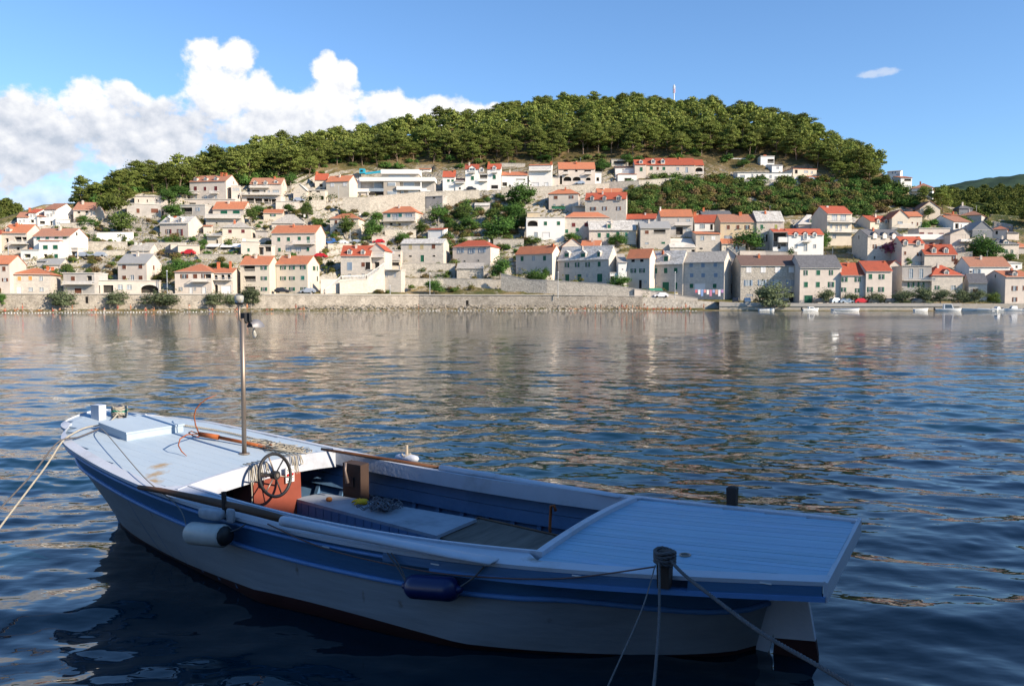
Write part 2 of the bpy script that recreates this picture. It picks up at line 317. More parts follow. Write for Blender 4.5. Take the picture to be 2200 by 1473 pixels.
# ---------------------------------------------------------------- windows, shared by size and kind
WC = {}
def qz(v, s=0.1): return max(s, round(v / s) * s)
def cm(key, fn):
    if key not in WC: WC[key] = fn()
    return WC[key]
def window(parent, st, col, x, z, w, h, y=0.0, third=True, name='window'):
    w = qz(w); h = qz(h); t = 0.07
    def frame():
        m = MB(); m.box(-w/2-t, w/2+t, -.05, .10, h/2, h/2+t+.03); m.box(-w/2-t-.04, w/2+t+.04, -.09, .10, -h/2-t, -h/2)
        m.box(-w/2-t, -w/2, -.05, .10, -h/2, h/2); m.box(w/2, w/2+t, -.05, .10, -h/2, h/2)
        if st in 'on':
            for k in ((0,) if w < 1.7 else (-w/6, w/6)): m.box(k-.035, k+.035, .02, .08, -h/2, h/2, 1)
            m.box(-w/2, w/2, .02, .08, h*.18, h*.18+.05, 1)
        return m.mesh('window_frame', [TRIM, SHM['w']])
    if st == 'a':       # arched opening: spandrels and a dark room behind
        def arch():
            m = MB(); n = 10; pts = [(w/2*math.cos(math.pi*k/n), h/2-w*.3+w*.3*math.sin(math.pi*k/n)) for k in range(n+1)]
            for k in range(n):
                a, b = pts[k], pts[k+1]; m.quad((a[0], -.03, a[1]), (a[0], -.03, h/2+.12), (b[0], -.03, h/2+.12), (b[0], -.03, b[1]))
                m.quad((a[0], -.03, a[1]), (b[0], -.03, b[1]), (b[0], .3, b[1]), (a[0], .3, a[1]))
            m.box(w/2, w/2+.10, -.04, .0, -h/2, h/2+.1); m.box(-w/2-.10, -w/2, -.04, .0, -h/2, h/2+.1); return m.mesh('arch', [TRIM])
        return link('archway', cm(('a', w, h), arch), parent, (x, y, z))
    if st in 'dL':
        def surr():
            m = MB(); e = .06; m.box(-w/2-e, w/2+e, -.04, .06, h/2, h/2+e); m.box(-w/2-e, w/2+e, -.06, .06, -h/2-e, -h/2)
            m.box(-w/2-e, -w/2, -.04, .06, -h/2, h/2); m.box(w/2, w/2+e, -.04, .06, -h/2, h/2)
            if st == 'L':
                m.box(-w/2, w/2, -.02, .02, -h*.14, -h*.14+.06)
                k = -w/2+.2
                while k < w/2: m.box(k-.025, k+.025, -.015, .015, -h/2, -h*.14); k += .28
            return m.mesh('surround', [TRIM])
        return link('opening' if st == 'd' else 'loggia', cm((st, w, h), surr), parent, (x, y, z))
    if st in 'DG':
        def door():
            m = MB(); m.box(-w/2, w/2, .06, .12, -h/2, h/2)
            n = max(2, int(w/.35)) if st == 'D' else max(3, int(h/.4))
            for k in range(1, n):
                if st == 'D': q = -w/2+w*k/n; m.box(q-.015, q+.015, .04, .06, -h/2, h/2, 1)
                else: q = -h/2+h*k/n; m.box(-w/2, w/2, .04, .06, q-.015, q+.015, 1)
            for a in ((-w/2-.12, -w/2), (w/2, w/2+.12)): m.box(a[0], a[1], -.05, .1, -h/2, h/2, 2)
            m.box(-w/2-.12, w/2+.12, -.05, .1, h/2, h/2+.14, 2); return m.mesh('door', [SHM[col], SHM[col], TRIM])
        return link('door' if st == 'D' else 'garage_door', cm((st, w, h, col), door), parent, (x, y, z))
    o = link(name, cm(('f', st in 'on', w, h), frame), parent, (x, y, z))
    def pane(): return MB().box(-w/2, w/2, .09, .11, -h/2, h/2).mesh('pane', [CURT if st == 'n' else GLASS])
    def leaf(k, ww):
        m = MB(); m.box(0 if k > 0 else -ww, ww if k > 0 else 0, -.02, .02, -h/2, h/2); s = 0.12
        q = -h/2+.08
        while q < h/2-.06: m.box((0 if k > 0 else -ww)+.05, (ww if k > 0 else 0)-.05, -.034, -.02, q, q+.05); q += s
        return m.mesh('shutter', [SHM[col]])
    if st == 's':
        link('pane', cm(('p', st, w, h), pane), o)
        for k in (1, -1): link('shutter', cm(('l', -k, w, h, col), lambda: leaf(-k, w/2-.01)), o, (k*w/2, -.03, 0), (0, 0, -k*.04))
    else:
        link('pane', cm(('p', st, w, h), pane), o)
        if st == 'o' or (st == 'n' and col not in 'wk'):
            for k in (1, -1): link('shutter', cm(('l', k, w, h, col), lambda: leaf(k, w/2-.01)), o, (k*(w/2+.03), -.07, 0), (0, 0, k*.22))
    return o

class Crop:
    def __init__(s, x0, y0, k): s.x0, s.y0, s.k = x0, y0, k
    def X(s, v): return s.x0 + v / s.k
    def Y(s, v): return s.y0 + v / s.k

def solve_yaw(P1, d, target):
    lo, hi = -1.25, 1.25
    f = lambda th: pxof(P1 + Vector((-math.sin(th), math.cos(th), 0)) * d) - target
    for _ in range(40):
        mid = (lo + hi) / 2
        if f(mid) > 0: lo = mid
        else: hi = mid
    return (lo + hi) / 2
def solve_w(P1, th, sgn, target):
    lo, hi = 0.5, 60.0
    for _ in range(40):
        mid = (lo + hi) / 2; P = P1 + Vector((math.cos(th), math.sin(th), 0)) * (sgn * mid)
        if (pxof(P) - target) * sgn < 0: lo = mid
        else: hi = mid
    return (lo + hi) / 2

def wall_face(m, w, z0, z1, holes, y=0.0, mi=0):
    """front wall with real openings cut through it; holes = (x0,x1,z0,z1,depth,mat index)"""
    xs = sorted({0.0, w} | {min(max(q, 0), w) for hh in holes for q in hh[:2]}); zs = sorted({z0, z1} | {min(max(q, z0), z1) for hh in holes for q in hh[2:4]})
    for i in range(len(xs)-1):
        for j in range(len(zs)-1):
            cx, cz = (xs[i]+xs[i+1])/2, (zs[j]+zs[j+1])/2
            if any(a < cx < b and c < cz < d for a, b, c, d, _, _ in holes): continue
            m.quad((xs[i], y, zs[j]), (xs[i+1], y, zs[j]), (xs[i+1], y, zs[j+1]), (xs[i], y, zs[j+1]), mi=mi)
    for a, b, c, d, dep, k in holes:
        a, b = max(a, .02), min(b, w-.02)
        m.quad((a, y+dep, c), (b, y+dep, c), (b, y+dep, d), (a, y+dep, d), mi=k)
        m.quad((a, y, c), (b, y, c), (b, y+dep, c), (a, y+dep, c)); m.quad((a, y, d), (a, y+dep, d), (b, y+dep, d), (b, y, d))
        m.quad((a, y, c), (a, y+dep, c), (a, y+dep, d), (a, y, d)); m.quad((b, y, c), (b, y, d), (b, y+dep, d), (b, y+dep, c))

NH = 0
def house(C, x0, x1, yb, ye, yr, g=0, roof='gable', rc='o', wc='p', d=8.0, win='', dorm='', chim='', balc='', lab='', gwin='', cat='house', ext=2.2, D=None, lower=None, yaw=None, name='house', eave=0.35, peak=None):
    global NH; NH += 1
    X0, X1, YB, YE = C.X(x0), C.X(x1), C.Y(yb), C.Y(ye)
    right = g >= 0; uref = X1 if right else X0
    Yd = D or Dof(uref, YB)
    P1 = at(uref, YB, Yd)
    if yaw is not None: th = yaw
    elif g == 0: th = 0.0
    else: th = solve_yaw(P1, d, uref + g / C.k)
    while yaw is None and abs(th) > R(19) and d < 15.5: d += .5; th = solve_yaw(P1, d, uref + g / C.k)
    ex = Vector((math.cos(th), math.sin(th), 0)); ey = Vector((-math.sin(th), math.cos(th), 0))
    w = solve_w(P1, th, -1 if right else 1, X0 if right else X1)
    O = P1 - ex * w if right else P1.copy()
    Pc = P1
    he = zat(YE, Pc) - O.z
    hr = (zat(C.Y(yr), Pc + ey * d / 2) - O.z) if yr is not None else he
    FOOT.append((O.copy(), ex, ey, w, d, O.z))
    T = thing(name, lab or 'pale stone house on the slope', cat, O, th, None)
    sc = Yd / F
    def loc(px, py, y=0.0):
        dr = Vector(pdir(px, py)); o = O + ey * y; n = ey; c = Vector((0, 0, H))
        t = (o - c).dot(n) / dr.dot(n); Q = c + dr * t - O
        return Q.dot(ex), Q.z
    WM = [WALLM[wc], DARKIN, SHM['k'], WALLM[lower] if lower else WALLM[wc]]
    holes = []; specs = []
    for it in [q.strip() for q in win.split('|') if q.strip()]:
        code, rest = it.split(':'); st, col = code[0], (code[1] if len(code) > 1 else 'k')
        for one in rest.split(';'):
            v = [float(q) for q in one.split(',')]
            if len(v) == 4: xc, yc, ww, hh = v; wh = (ww, hh)
            else: xc, yc = v; ww, hh = wh
            lx, lz = loc(C.X(xc), C.Y(yc)); W_ = qz(ww / C.k * sc); H_ = qz(hh / C.k * sc)
            if st in 'oO': W_ = qz(ww / C.k * sc * 0.46)
            lx = min(max(lx, W_/2+.12), w-W_/2-.12)
            if st in 'DG' and lz - H_/2 < .5: lz = max(lz, H_/2 + .02)
            specs.append((st, col, lx, lz, W_, H_))
            dep = {'d': .5, 'L': 1.3, 'a': 1.6}.get(st, .12)
            top = lz+H_/2
            holes.append((lx-W_/2, lx+W_/2, lz-H_/2, top, dep, 1 if st in 'dLa' else 2))
    m = MB(); zb = -ext
    front = roof == 'front'
    zt = he
    wall_face(m, w, zb, zt, [hh for hh in holes if hh[3] < zt - .02])
    if lower:   # lower storey of another stone, 4 cm proud
        pass
    # other walls
    m.quad((w, d, zb), (0, d, zb), (0, d, zt), (w, d, zt))
    if roof == 'gable':
        for X in (0, w): m.quad((X, 0, zb), (X, d, zb), (X, d, zt), (X, d/2, hr), (X, 0, zt)) if X else m.quad((X, d, zb), (X, 0, zb), (X, 0, zt), (X, d/2, hr), (X, d, zt))
    else:
        m.quad((w, 0, zb), (w, d, zb), (w, d, zt), (w, 0, zt)); m.quad((0, d, zb), (0, 0, zb), (0, 0, zt), (0, d, zt))
    if front: m.quad((0, 0, zt), (w, 0, zt), (w/2 if peak is None else loc(C.X(peak), YE)[0], 0, hr)); m.quad((0, d, zt), (w/2, d, hr), (w, d, zt))
    wall = m.build('wall', WM, T)
    RM = [ROOFM.get(rc, ROOFM['o']), TRIM]
    e = eave; r = MB(); th_ = .14
    sl = (hr - he) / (d / 2) if d else 0
    if roof == 'gable':
        g2 = .12
        for s in (1, -1):
            ya, yb_, = (-e, d/2) if s > 0 else (d+e, d/2)
            za = he - sl*e; lo = [(-g2, ya, za), (w+g2, ya, za), (w+g2, yb_, hr), (-g2, yb_, hr)]
            if s < 0: lo = lo[::-1]
            r.hexa([(a, b, c+.01) for a, b, c in lo], [(a, b, c+.01+th_) for a, b, c in lo])
        r.build('roof', RM, T)
    elif roof == 'front':
        pk = w/2 if peak is None else loc(C.X(peak), YE)[0]
        for s in (0, 1):
            xa = -e if s == 0 else w+e; k = (hr-he)/(pk if s == 0 else w-pk); za = he-k*e
            lo = [(xa, -.25, za), (pk, -.25, hr), (pk, d+.2, hr), (xa, d+.2, za)]
            if s == 1: lo = lo[::-1]
            r.hexa([(a, b, c+.01) for a, b, c in lo], [(a, b, c+.01+th_) for a, b, c in lo])
        r.build('roof', RM, T)
    elif roof == 'hip':
        k = min(w/2-.15, d/2*0.85); a, b = k, w-k; za = he-.05
        B = [(-e, -e, za), (w+e, -e, za), (w+e, d+e, za), (-e, d+e, za)]; P, Q = (a, d/2, hr), (b, d/2, hr)
        r.quad(B[0], B[1], Q, P); r.quad(B[1], B[2], Q); r.quad(B[2], B[3], P, Q); r.quad(B[3], B[0], P)
        r.quad(*[(x_, y_, z_-.12) for x_, y_, z_ in B[::-1]])
        for i in range(4):
            c1, c2 = B[i], B[(i+1) % 4]; r.quad((c1[0], c1[1], c1[2]-.12), (c2[0], c2[1], c2[2]-.12), c2, c1)
        r.build('roof', RM, T)
    elif roof == 'flat':
        r.box(-.15, w+.15, -.2, d+.15, he, he+.22); r.build('roof', RM, T)
        hr = he + .22
    elif roof == 'shed':
        lo = [(-.15, -e, he-.05), (w+.15, -e, he-.05), (w+.15, d, hr), (-.15, d, hr)]
        r.hexa([(a, b, c+.01) for a, b, c in lo], [(a, b, c+.14) for a, b, c in lo]); r.build('roof', RM, T)
        q = MB(); q.quad((w, 0, he), (w, d, he), (w, d, hr)); q.quad((0, 0, he), (0, d, hr), (0, d, he)); q.build('gable_wall', WM, T)
    if roof in ('gable', 'hip', 'front') and w > 4 and Yd < 300:
        MB().box(-.05, w+.05, -e-.06 if roof != 'front' else -.08, -e+.06 if roof != 'front' else -.0, he-sl*e*(roof == 'gable')-.06, he-sl*e*(roof == 'gable')+.04).build('gutter' if roof != 'front' else 'cornice', TRIM, T)
    for s_ in specs:
        window(T, *s_)
    for it in [q.strip() for q in gwin.split('|') if q.strip()]:   # windows of the visible side wall: along 0..1, height px row
        code, rest = it.split(':'); st, col = code[0], code[1]
        for one in rest.split(';'):
            t, yc, ww, hh = [float(q) for q in one.split(',')]
            P = Pc + ey * (d * t); z = zat(C.Y(yc), P) - O.z
            o = window(T, st, col, w if right else 0, z, ww, hh); o.location = ((w + .02) if right else -.02, d * t, z); o.rotation_euler = (0, 0, R(90 if right else -90))
            b_ = MB().box(-.04, .04, -ww/2, ww/2, -hh/2, hh/2); b_.build('recess', DARKIN, T, loc=((w + .0) if right else 0, d*t, z))
    def roof_z(y): return he + (hr-he) * min(1, max(0, y/(d/2)))
    for one in [q for q in dorm.split(';') if q.strip()]:
        v = one.split(','); xc, yc, ww, hh = [float(q) for q in v[:4]]; st = v[4].strip() if len(v) > 4 else 'nk'
        yf = .25; lx, lz = loc(C.X(xc), C.Y(yc), yf); yf = .25 if lz - qz(hh/C.k*sc)/2 > he - .15 else -.42; lx, lz = loc(C.X(xc), C.Y(yc), yf); W_ = qz(ww/C.k*sc); H_ = qz(hh/C.k*sc); dw = W_+.5; zt_ = lz+H_/2+.12
        b = MB(); z0 = roof_z(yf)-.1 if yf > 0 else lz-H_/2-.15
        yk = min(d/2, (zt_-he)/max(sl, .05)); pk = zt_+dw*.38; yk2 = min(d/2, (pk-he)/max(sl, .05))
        b.quad((-dw/2, 0, z0), (dw/2, 0, z0), (dw/2, 0, zt_), (0, 0, pk), (-dw/2, 0, zt_))
        ys = 0 if yf > 0 else .42; b.quad((dw/2, 0, z0), (dw/2, ys+.001, z0), (dw/2, yk-yf, zt_), (dw/2, 0, zt_)); b.quad((-dw/2, 0, z0), (-dw/2, 0, zt_), (-dw/2, yk-yf, zt_), (-dw/2, ys+.001, z0)); b.quad((-dw/2, 0, z0), (-dw/2, ys+.001, z0), (dw/2, ys+.001, z0), (dw/2, 0, z0))
        dm = b.build('dormer', [WALLM[wc if wc in 'wcp' else 'p']], T, loc=(lx, yf, 0))
        rr = MB()
        for s in (1, -1):
            lo = [(s*(dw/2+.14), -.15, zt_-.1), (0, -.15, pk), (0, yk2-yf+.3, pk), (s*(dw/2+.14), yk-yf+.25, zt_-.1)]
            if s > 0: lo = lo[::-1]
            rr.hexa(lo, [(p[0], p[1], p[2]+.09) for p in lo])
        rr.build('dormer_roof', [TRIM if rc in 'lg' else RM[0]], dm)
        ww_ = MB(); ww_.box(-W_/2, W_/2, -.03, .0, lz-H_/2, lz+H_/2, 0)
        if st[0] in 'no': ww_.box(-.03, .03, -.05, -.03, lz-H_/2, lz+H_/2, 1); ww_.box(-W_/2, -W_/2+.05, -.05, -.03, lz-H_/2, lz+H_/2, 1); ww_.box(W_/2-.05, W_/2, -.05, -.03, lz-H_/2, lz+H_/2, 1)
        ww_.build('dormer_window', [SHM[st[1]] if st[0] == 's' else (GLASS if st[0] == 'n' else SHM['k']), SHM['w']], dm)
    for one in [q for q in chim.split(';') if q.strip()]:
        v = one.split(','); xc, yt, ww = [float(q) for q in v[:3]]; cc = v[3].strip() if len(v) > 3 else 'o'
        yy = d*.42; lx, lz = loc(C.X(xc), C.Y(yt), yy); cw = max(.45, ww/C.k*sc)
        b = MB(); zl = roof_z(yy)-.4; zt_ = max(lz, zl+.9); b.box(-cw/2, cw/2, -.3, .3, zl, zt_-.25); b.box(-cw/2-.1, cw/2+.1, -.4, .4, zt_-.25, zt_-.12, 1); b.box(-cw/2+.02, cw/2-.02, -.25, .25, zt_-.12, zt_)
        b.build('chimney', [BRICK if cc == 'o' else WALLM['w'], BRICK if cc == 'o' else TRIM], T, loc=(min(max(lx, .4), w-.4), yy, 0))
    if not chim and roof in ('gable', 'hip') and w > 5 and cat == 'house' and (NH * 7) % 10 < 7:
        fx = w * (.28 + .44 * ((NH * 37) % 10) / 10); b = MB(); zl = roof_z(d*.36) - .3; b.box(-.3, .3, -.25, .25, zl, zl + 1.35); b.box(-.38, .38, -.33, .33, zl + 1.35, zl + 1.46, 1); b.box(-.2, .2, -.2, .2, zl + 1.46, zl + 1.66)
        b.build('chimney', [BRICK if NH % 3 == 0 else WALLM['p'], TRIM], T, loc=(fx, d*.36, 0))
        if NH % 2:
            a_ = MB(); za = roof_z(d*.5); a_.tube([(0, 0, za - .2), (0, 0, za + 2.0)], .035, 4)
            for q_ in range(4): a_.box(-.35 + .04*q_, .35 - .04*q_, .16*q_ - .3, .16*q_ - .27, za + 1.85, za + 1.88)
            a_.build('aerial', GREYM, T, loc=(w*.62, d*.5, 0))
    for one in [q for q in balc.split(';') if q.strip()]:
        v = one.split(','); a, b_, yt, ybt = [float(q) for q in v[:4]]; st = v[4].strip() if len(v) > 4 else 'r'
        xa, z1 = loc(C.X(a), C.Y(yt)); xb, z0 = loc(C.X(b_), C.Y(ybt)); dp = 1.3
        bm = MB(); bm.box(xa, xb, -dp, .0, z0-.08, z0+.1)
        bal = bm.build('balcony', TRIM, T)
        rl = MB(); hh = max(.6, z1-z0-.1)
        if st == 'w': rl.box(xa, xb, -dp, -dp+.12, z0+.1, z0+.1+hh); rl.box(xa, xa+.12, -dp+.12, 0, z0+.1, z0+.1+hh); rl.box(xb-.12, xb, -dp+.12, 0, z0+.1, z0+.1+hh)
        else:
            zt_ = z0+.1+hh; rl.box(xa, xb, -dp, -dp+.08, zt_-.08, zt_)
            for X in (xa, xb-.08): rl.box(X, X+.08, -dp+.08, 0, zt_-.08, zt_)
            k = xa
            while k < xb: rl.box(k, k+.07, -dp+.01, -dp+.07, z0+.1, zt_-.08); k += .3
        rl.build('railing', [WALLM['w'] if st == 'w' else SHM['w'] if st == 'r' else GREYM], bal)
    T['w'] = w
    return T, (O, ex, ey, w, d, he, hr, loc)
# ---------------------------------------------------------------- the houses of the town
CA = Crop(0, 400, 5.26); CB = Crop(350, 340, 6.2857); CC = Crop(350, 500, 6.2857); CD = Crop(680, 320, 6.137); CE = Crop(680, 480, 5.5)
CF = Crop(980, 320, 6.137); CG = Crop(1060, 440, 6.111); CH = Crop(1300, 320, 5.5); CI = Crop(1380, 430, 5.892); CJ = Crop(1560, 320, 6.138)
CK = Crop(1720, 420, 5.664); CL = Crop(1880, 400, 5.259); CM = Crop(1500, 180, 3.143)
# far left
house(CA, -70, 115, 1210, 875, 785, 190, win='sb:45,933,38,50|nb:57,1057,34,38|sb:0,1180,30,60', lab='orange-roofed house cut by the left edge, plain white gable end over the shore wall', lower='r')
house(CA, 130, 570, 1210, 995, 925, 120, 'hip', win='so:220,1043,35,46;343,1040|nw:465,1043,35,46|Dw:218,1178,48,72|nw:348,1165,42,48;470,1165', chim='635,945,26;540,905,24', wc='s', lab='two-storey stone house with orange hipped roof and two orange shutters by the shore road', d=9)
house(CA, 720, 1070, 1210, 985, None, 0, 'flat', 'w', 'g', win='sb:825,1043,45,50|db:1010,1038,60,55|Gb:883,1180,80,60', balc='735,1065,1080,1108,r', lab='flat-roofed stone house with brown garage door between the orange hip roof and the arched terrace', d=7)
house(CA, 1072, 1800, 1210, 1072, None, 20, 'flat', 'w', 'p', win='a:1690,1160,185,92|nw:1360,1140,50,52;1462,1140|db:1112,1165,34,86|dk:1225,1160,100,82', lab='long white ground-floor terrace block with one wide dark arch by the shore', d=5)
house(CA, 1335, 1660, 1070, 865, 768, 170, rc='s', wc='p', win='sb:1403,913,44,46;1588,908|sb:1405,1033,46,44;1590,1033|nw:1495,1035,44,64', gwin='sb:.45,920,.8,1.2', lab='grey-roofed house with cream gable standing above the arched white terrace', D=None, d=8)
house(CA, 20, 310, 725, 525, 435, 190, rc='o', win='db:80,612,36,46|Lk:205,600,80,60|Lk:290,600,56,50|dk:70,705,36,30;205,705', dorm='90,500,40,40', balc='135,330,625,655', lab='tall house with orange roof and open loggias above the far left shore houses', d=9)
house(CA, -60, 20, 725, 540, 500, 12, rc='r', wc='p', win='dk:-20,620,30,40', lab='red-roofed house end cut by the picture edge beside the loggia house', d=7)
house(CA, 385, 800, 800, 560, 480, 200, rc='n', wc='w', win='sg:640,577,42,32;732,577|st:535,582,40,30;435,590', gwin='dk:.35,540,.9,.9', lab='long white house with dull brown roof behind the green-shuttered cube', d=9)
house(CA, 445, 680, 806, 622, None, 140, 'flat', 'm', 'w', win='sg:514,690,52,44;627,688|sg:635,790,38,42|dg:505,790,56,46', lab='white cube house with green shutters and a tiled parapet', d=7)
house(CA, 235, 443, 810, 722, None, 0, 'flat', 'w', 'w', win='dr:310,785,70,36', chim='348,720,16', lab='low white annex with a red flue left of the green-shuttered cube', d=5)
house(CA, 722, 880, 806, 700, None, 110, 'flat', 'w', 'p', win='dg:820,772,110,66', lab='small garage with open green door above the terraced car park', d=5, name='garage', cat='garage')
house(CA, 845, 965, 690, 610, 590, 30, 'shed', 'w', 'p', win='dk:880,668,26,30;935,660', lab='little cream outbuilding above the green garage', d=4, name='outbuilding', cat='outbuilding')
house(CA, 500, 690, 922, 880, 822, 100, rc='s', wc='p', gwin='dk:.5,880,.6,.6', lab='low grey-roofed store with white gable below the green-shuttered cube', d=6, name='outbuilding', cat='outbuilding')
house(CA, 415, 530, 905, 848, 820, 0, 'shed', 's', 'g', win='dk:500,862,16,24', lab='grey lean-to store next to the red pipe', d=4, name='outbuilding', cat='outbuilding')
house(CA, 195, 325, 432, 352, 300, 75, rc='n', wc='w', win='nk:225,395,22,26;270,390', chim='345,245,20', lab='low white house with red flue, outermost of the hilltop row at far left', d=9)
house(CA, 325, 420, 432, 300, 262, 150, rc='r', wc='w', win='nk:350,335,20,24;390,330|dk:365,395,34,30', lab='white house with red roof edge and tall gable in the hilltop row at far left', d=11)
house(CA, 425, 520, 436, 345, 300, 20, rc='n', wc='w', win='nk:455,360,24,24|dk:480,410,50,34', lab='narrow white link house in the hilltop row at far left', d=8)
house(CA, 505, 645, 445, 262, 200, 225, rc='n', wc='w', win='nk:540,330,22,26;580,325|dk:580,418,22,44|nk:605,300,20,26', lab='biggest white house of the hilltop row at far left, with a broad bare gable', d=13)
house(CA, 630, 790, 448, 380, None, 16, 'flat', 'w', 'w', win='nw:660,420,40,26', lab='white flat-roofed porch building in front of the broad bare gable', d=4, name='outbuilding', cat='outbuilding')
house(CA, 832, 1075, 405, 268, 188, 110, rc='n', wc='p', win='dk:890,296,34,20;980,292', lab='single house with brown roof and white porch beside the big pine at left', d=9)
house(CA, 1435, 1820, 330, 212, None, 8, 'flat', 'w', 'g', win='sb:1560,278,34,50|sb:1748,278,74,48', lab='bare concrete house body with two brown shutters below the forest at left', d=8)
house(CA, 1520, 1890, 212, 118, 104, 60, 'shed', 'w', 'p', win='dk:1565,165,14,30;1665,165;1770,160;1850,160', lab='pale upper storey set back on the concrete house', d=7)
house(CA, 1480, 1700, 775, 720, 650, 0, rc='g', wc='p', chim='1500,640,22,w;1590,640,24,w', lab='small stone-roofed cottage above the grey-roofed shore house', d=6, name='cottage', cat='cottage')
# left middle
house(CB, -38, 345, 1055, 872, 785, 195, rc='l', wc='p', win='or:75,990,105,62|or:228,1002,110,92', dorm='75,840,34,36;230,840,34,36', chim='165,785,34;80,765,20,w', gwin='sb:.72,1000,.7,1.2', lab='grey stone-roofed house with two dormers and a blank sunlit gable', d=9)
house(CB, 365, 855, 570, 305, 230, 165, rc='n', wc='p', win='sr:440,415,42,66;715,412|sr:570,412,38,50|nw:445,525,40,46;575,525;717,522', dorm='440,292,34,42;575,292,34,42;712,288,34,42', chim='795,195,34;850,198,30', balc='375,490,445,482;650,760,445,478', gwin='sb:.25,415,.8,1.2|dk:.62,330,.5,1', lab='large four-level pink house with three dormers and two red chimneys, highest at left', d=9, ext=4)
house(CB, 925, 1045, 582, 378, None, 15, 'flat', 'w', 'p', win='nw:955,420,22,40;990,420;1020,420|dk:1020,520,20,50', lab='narrow glazed annex leaning on the large pink house', d=5, name='annex', cat='annex')
house(CB, 292, 975, 640, 556, None, 0, 'flat', 'w', 'p', win='dk:400,610,90,20', lab='balustraded terrace block under the large pink house', d=4, name='terrace_block', cat='terrace')
house(CB, 232, 572, 772, 632, None, 130, 'flat', 'w', 'g', win='nu:470,690,26,50|Lu:318,712,160,92', lab='flat-roofed grey house with one shaded blue recess left of the bright orange roof', d=8)
house(CB, 675, 1100, 812, 682, 590, 105, rc='o', wc='p', win='sg:825,730,92,44;992,728', gwin='nw:.75,645,.6,.8', lab='bright orange-roofed house with two wide green shutters over a stone terrace', d=8)
house(CB, 580, 1065, 925, 762, None, 40, 'flat', 'w', 's', win='dk:725,875,26,18;985,865', balc='585,1062,765,815', lab='stone terrace base with balustrade in front of the wide green shutters', d=4, name='terrace_block', cat='terrace')
house(CB, 1178, 1602, 500, 346, 270, 75, rc='n', wc='p', win='Lk:1255,450,100,38|db:1375,448,22,28|nk:1430,445,28,34|nw:1525,445,80,34', dorm='1247,335,30,36;1385,335,30,36;1525,330,34,40', balc='1175,1445,375,402', chim='1510,245,20', gwin='sg:.4,350,.5,1.2', lab='brown-roofed white house with three dormers second highest at left', d=8)
house(CB, 1065, 1592, 640, 500, None, 60, 'flat', 'w', 'p', win='Lk:1180,570,100,70;1290,575;1410,580;1480,585', balc='1068,1590,465,498', lab='terrace block with deep pergola shade below the brown-roofed three-dormer house', d=6, name='terrace_block', cat='terrace')
house(CB, 1762, 1942, 572, 432, 370, 0, 'front', 'w', 'c', win='nk:1832,440,40,38|dk:1835,552,90,44', lab='small cream house with its gable to the water above a dark garage', d=8)
house(CB, 1942, 2190, 575, 435, None, 0, 'flat', 'w', 'c', win='dk:1992,452,34,16;2095,450,50,18|a:1968,545,70,60;2150,540,40,64', lab='low cream wing with ivy arches beside the small cream gable', d=5)
house(CB, 1360, 1622, 832, 740, 695, 20, rc='o', wc='c', win='og:1485,770,90,30', lab='small cream cottage with orange roof and one green-shuttered window', d=6, name='cottage', cat='cottage')
house(CB, 805, 1192, 1082, 935, 868, 60, 'hip', 'g', 'c', win='sr:907,987,46,46;1082,985', lab='bright stone bungalow with grey hipped roof and two crimson shutters', d=8)
house(CB, 596, 804, 1150, 1048, None, 0, 'flat', 'w', 'c', win='dk:730,1125,28,50', balc='600,800,1020,1048', lab='terrace of the crimson-shuttered bungalow', d=5, name='terrace_block', cat='terrace')
house(CB, 1470, 1900, 975, 880, 758, 70, 'hip', 'g', 'p', win='nw:1567,915,36,26;1742,915;1900,910', chim='1930,800,20,w', lab='pyramid-roofed grey house peeping over the big orange roof', d=10)
house(CB, 1470, 2066, 1312, 1005, 908, 135, rc='o', wc='p', win='sg:1567,1095,44,52;1697,1092;1843,1085|sg:1965,1100,40,86|sg:1575,1235,38,50;1960,1228|nk:1697,1232,78,48;1828,1230', balc='1768,2060,1112,1162', lab='big three-storey house with orange roof, long balcony and green shutters', d=11)
house(CB, 1056, 1292, 1312, 1132, None, 20, 'flat', 'w', 'p', win='sg:1157,1238,30,42', chim='1095,1085,40,w', lab='small white flat-roofed house left of the long balcony', d=6)
house(CB, 1292, 1468, 1312, 1178, None, 0, 'flat', 'w', 'p', win='dk:1330,1250,66,100;1425,1225,80,64', lab='open white car port with square posts beside the long balcony house', d=4, name='car_port', cat='car port')
house(CB, 548, 660, 1005, 920, 900, 20, 'shed', 'o', 'p', lab='tiny pink outhouse with orange roof under the stone terrace', d=4, name='outbuilding', cat='outbuilding')
house(CB, 1252, 1400, 1065, 990, None, 20, 'flat', 'k', 'g', lab='dark flat-roofed shed behind the crimson-shuttered bungalow', d=4, name='outbuilding', cat='outbuilding')
house(CB, 205, 480, 1300, 1180, None, 20, 'flat', 'w', 'c', win='Gg:365,1245,70,44', lab='low garage block with a green door beside the parked red hatchback', d=4, name='garage', cat='garage')
house(CB, 105, 205, 1260, 1160, None, 10, 'flat', 'w', 'p', lab='white wall block above the dark parked car at left', d=4, name='outbuilding', cat='outbuilding')
house(CB, 1525, 1830, 690, 592, None, 10, 'flat', 'w', 'p', lab='plain terrace block below the small cream gable', d=5, name='terrace_block', cat='terrace')
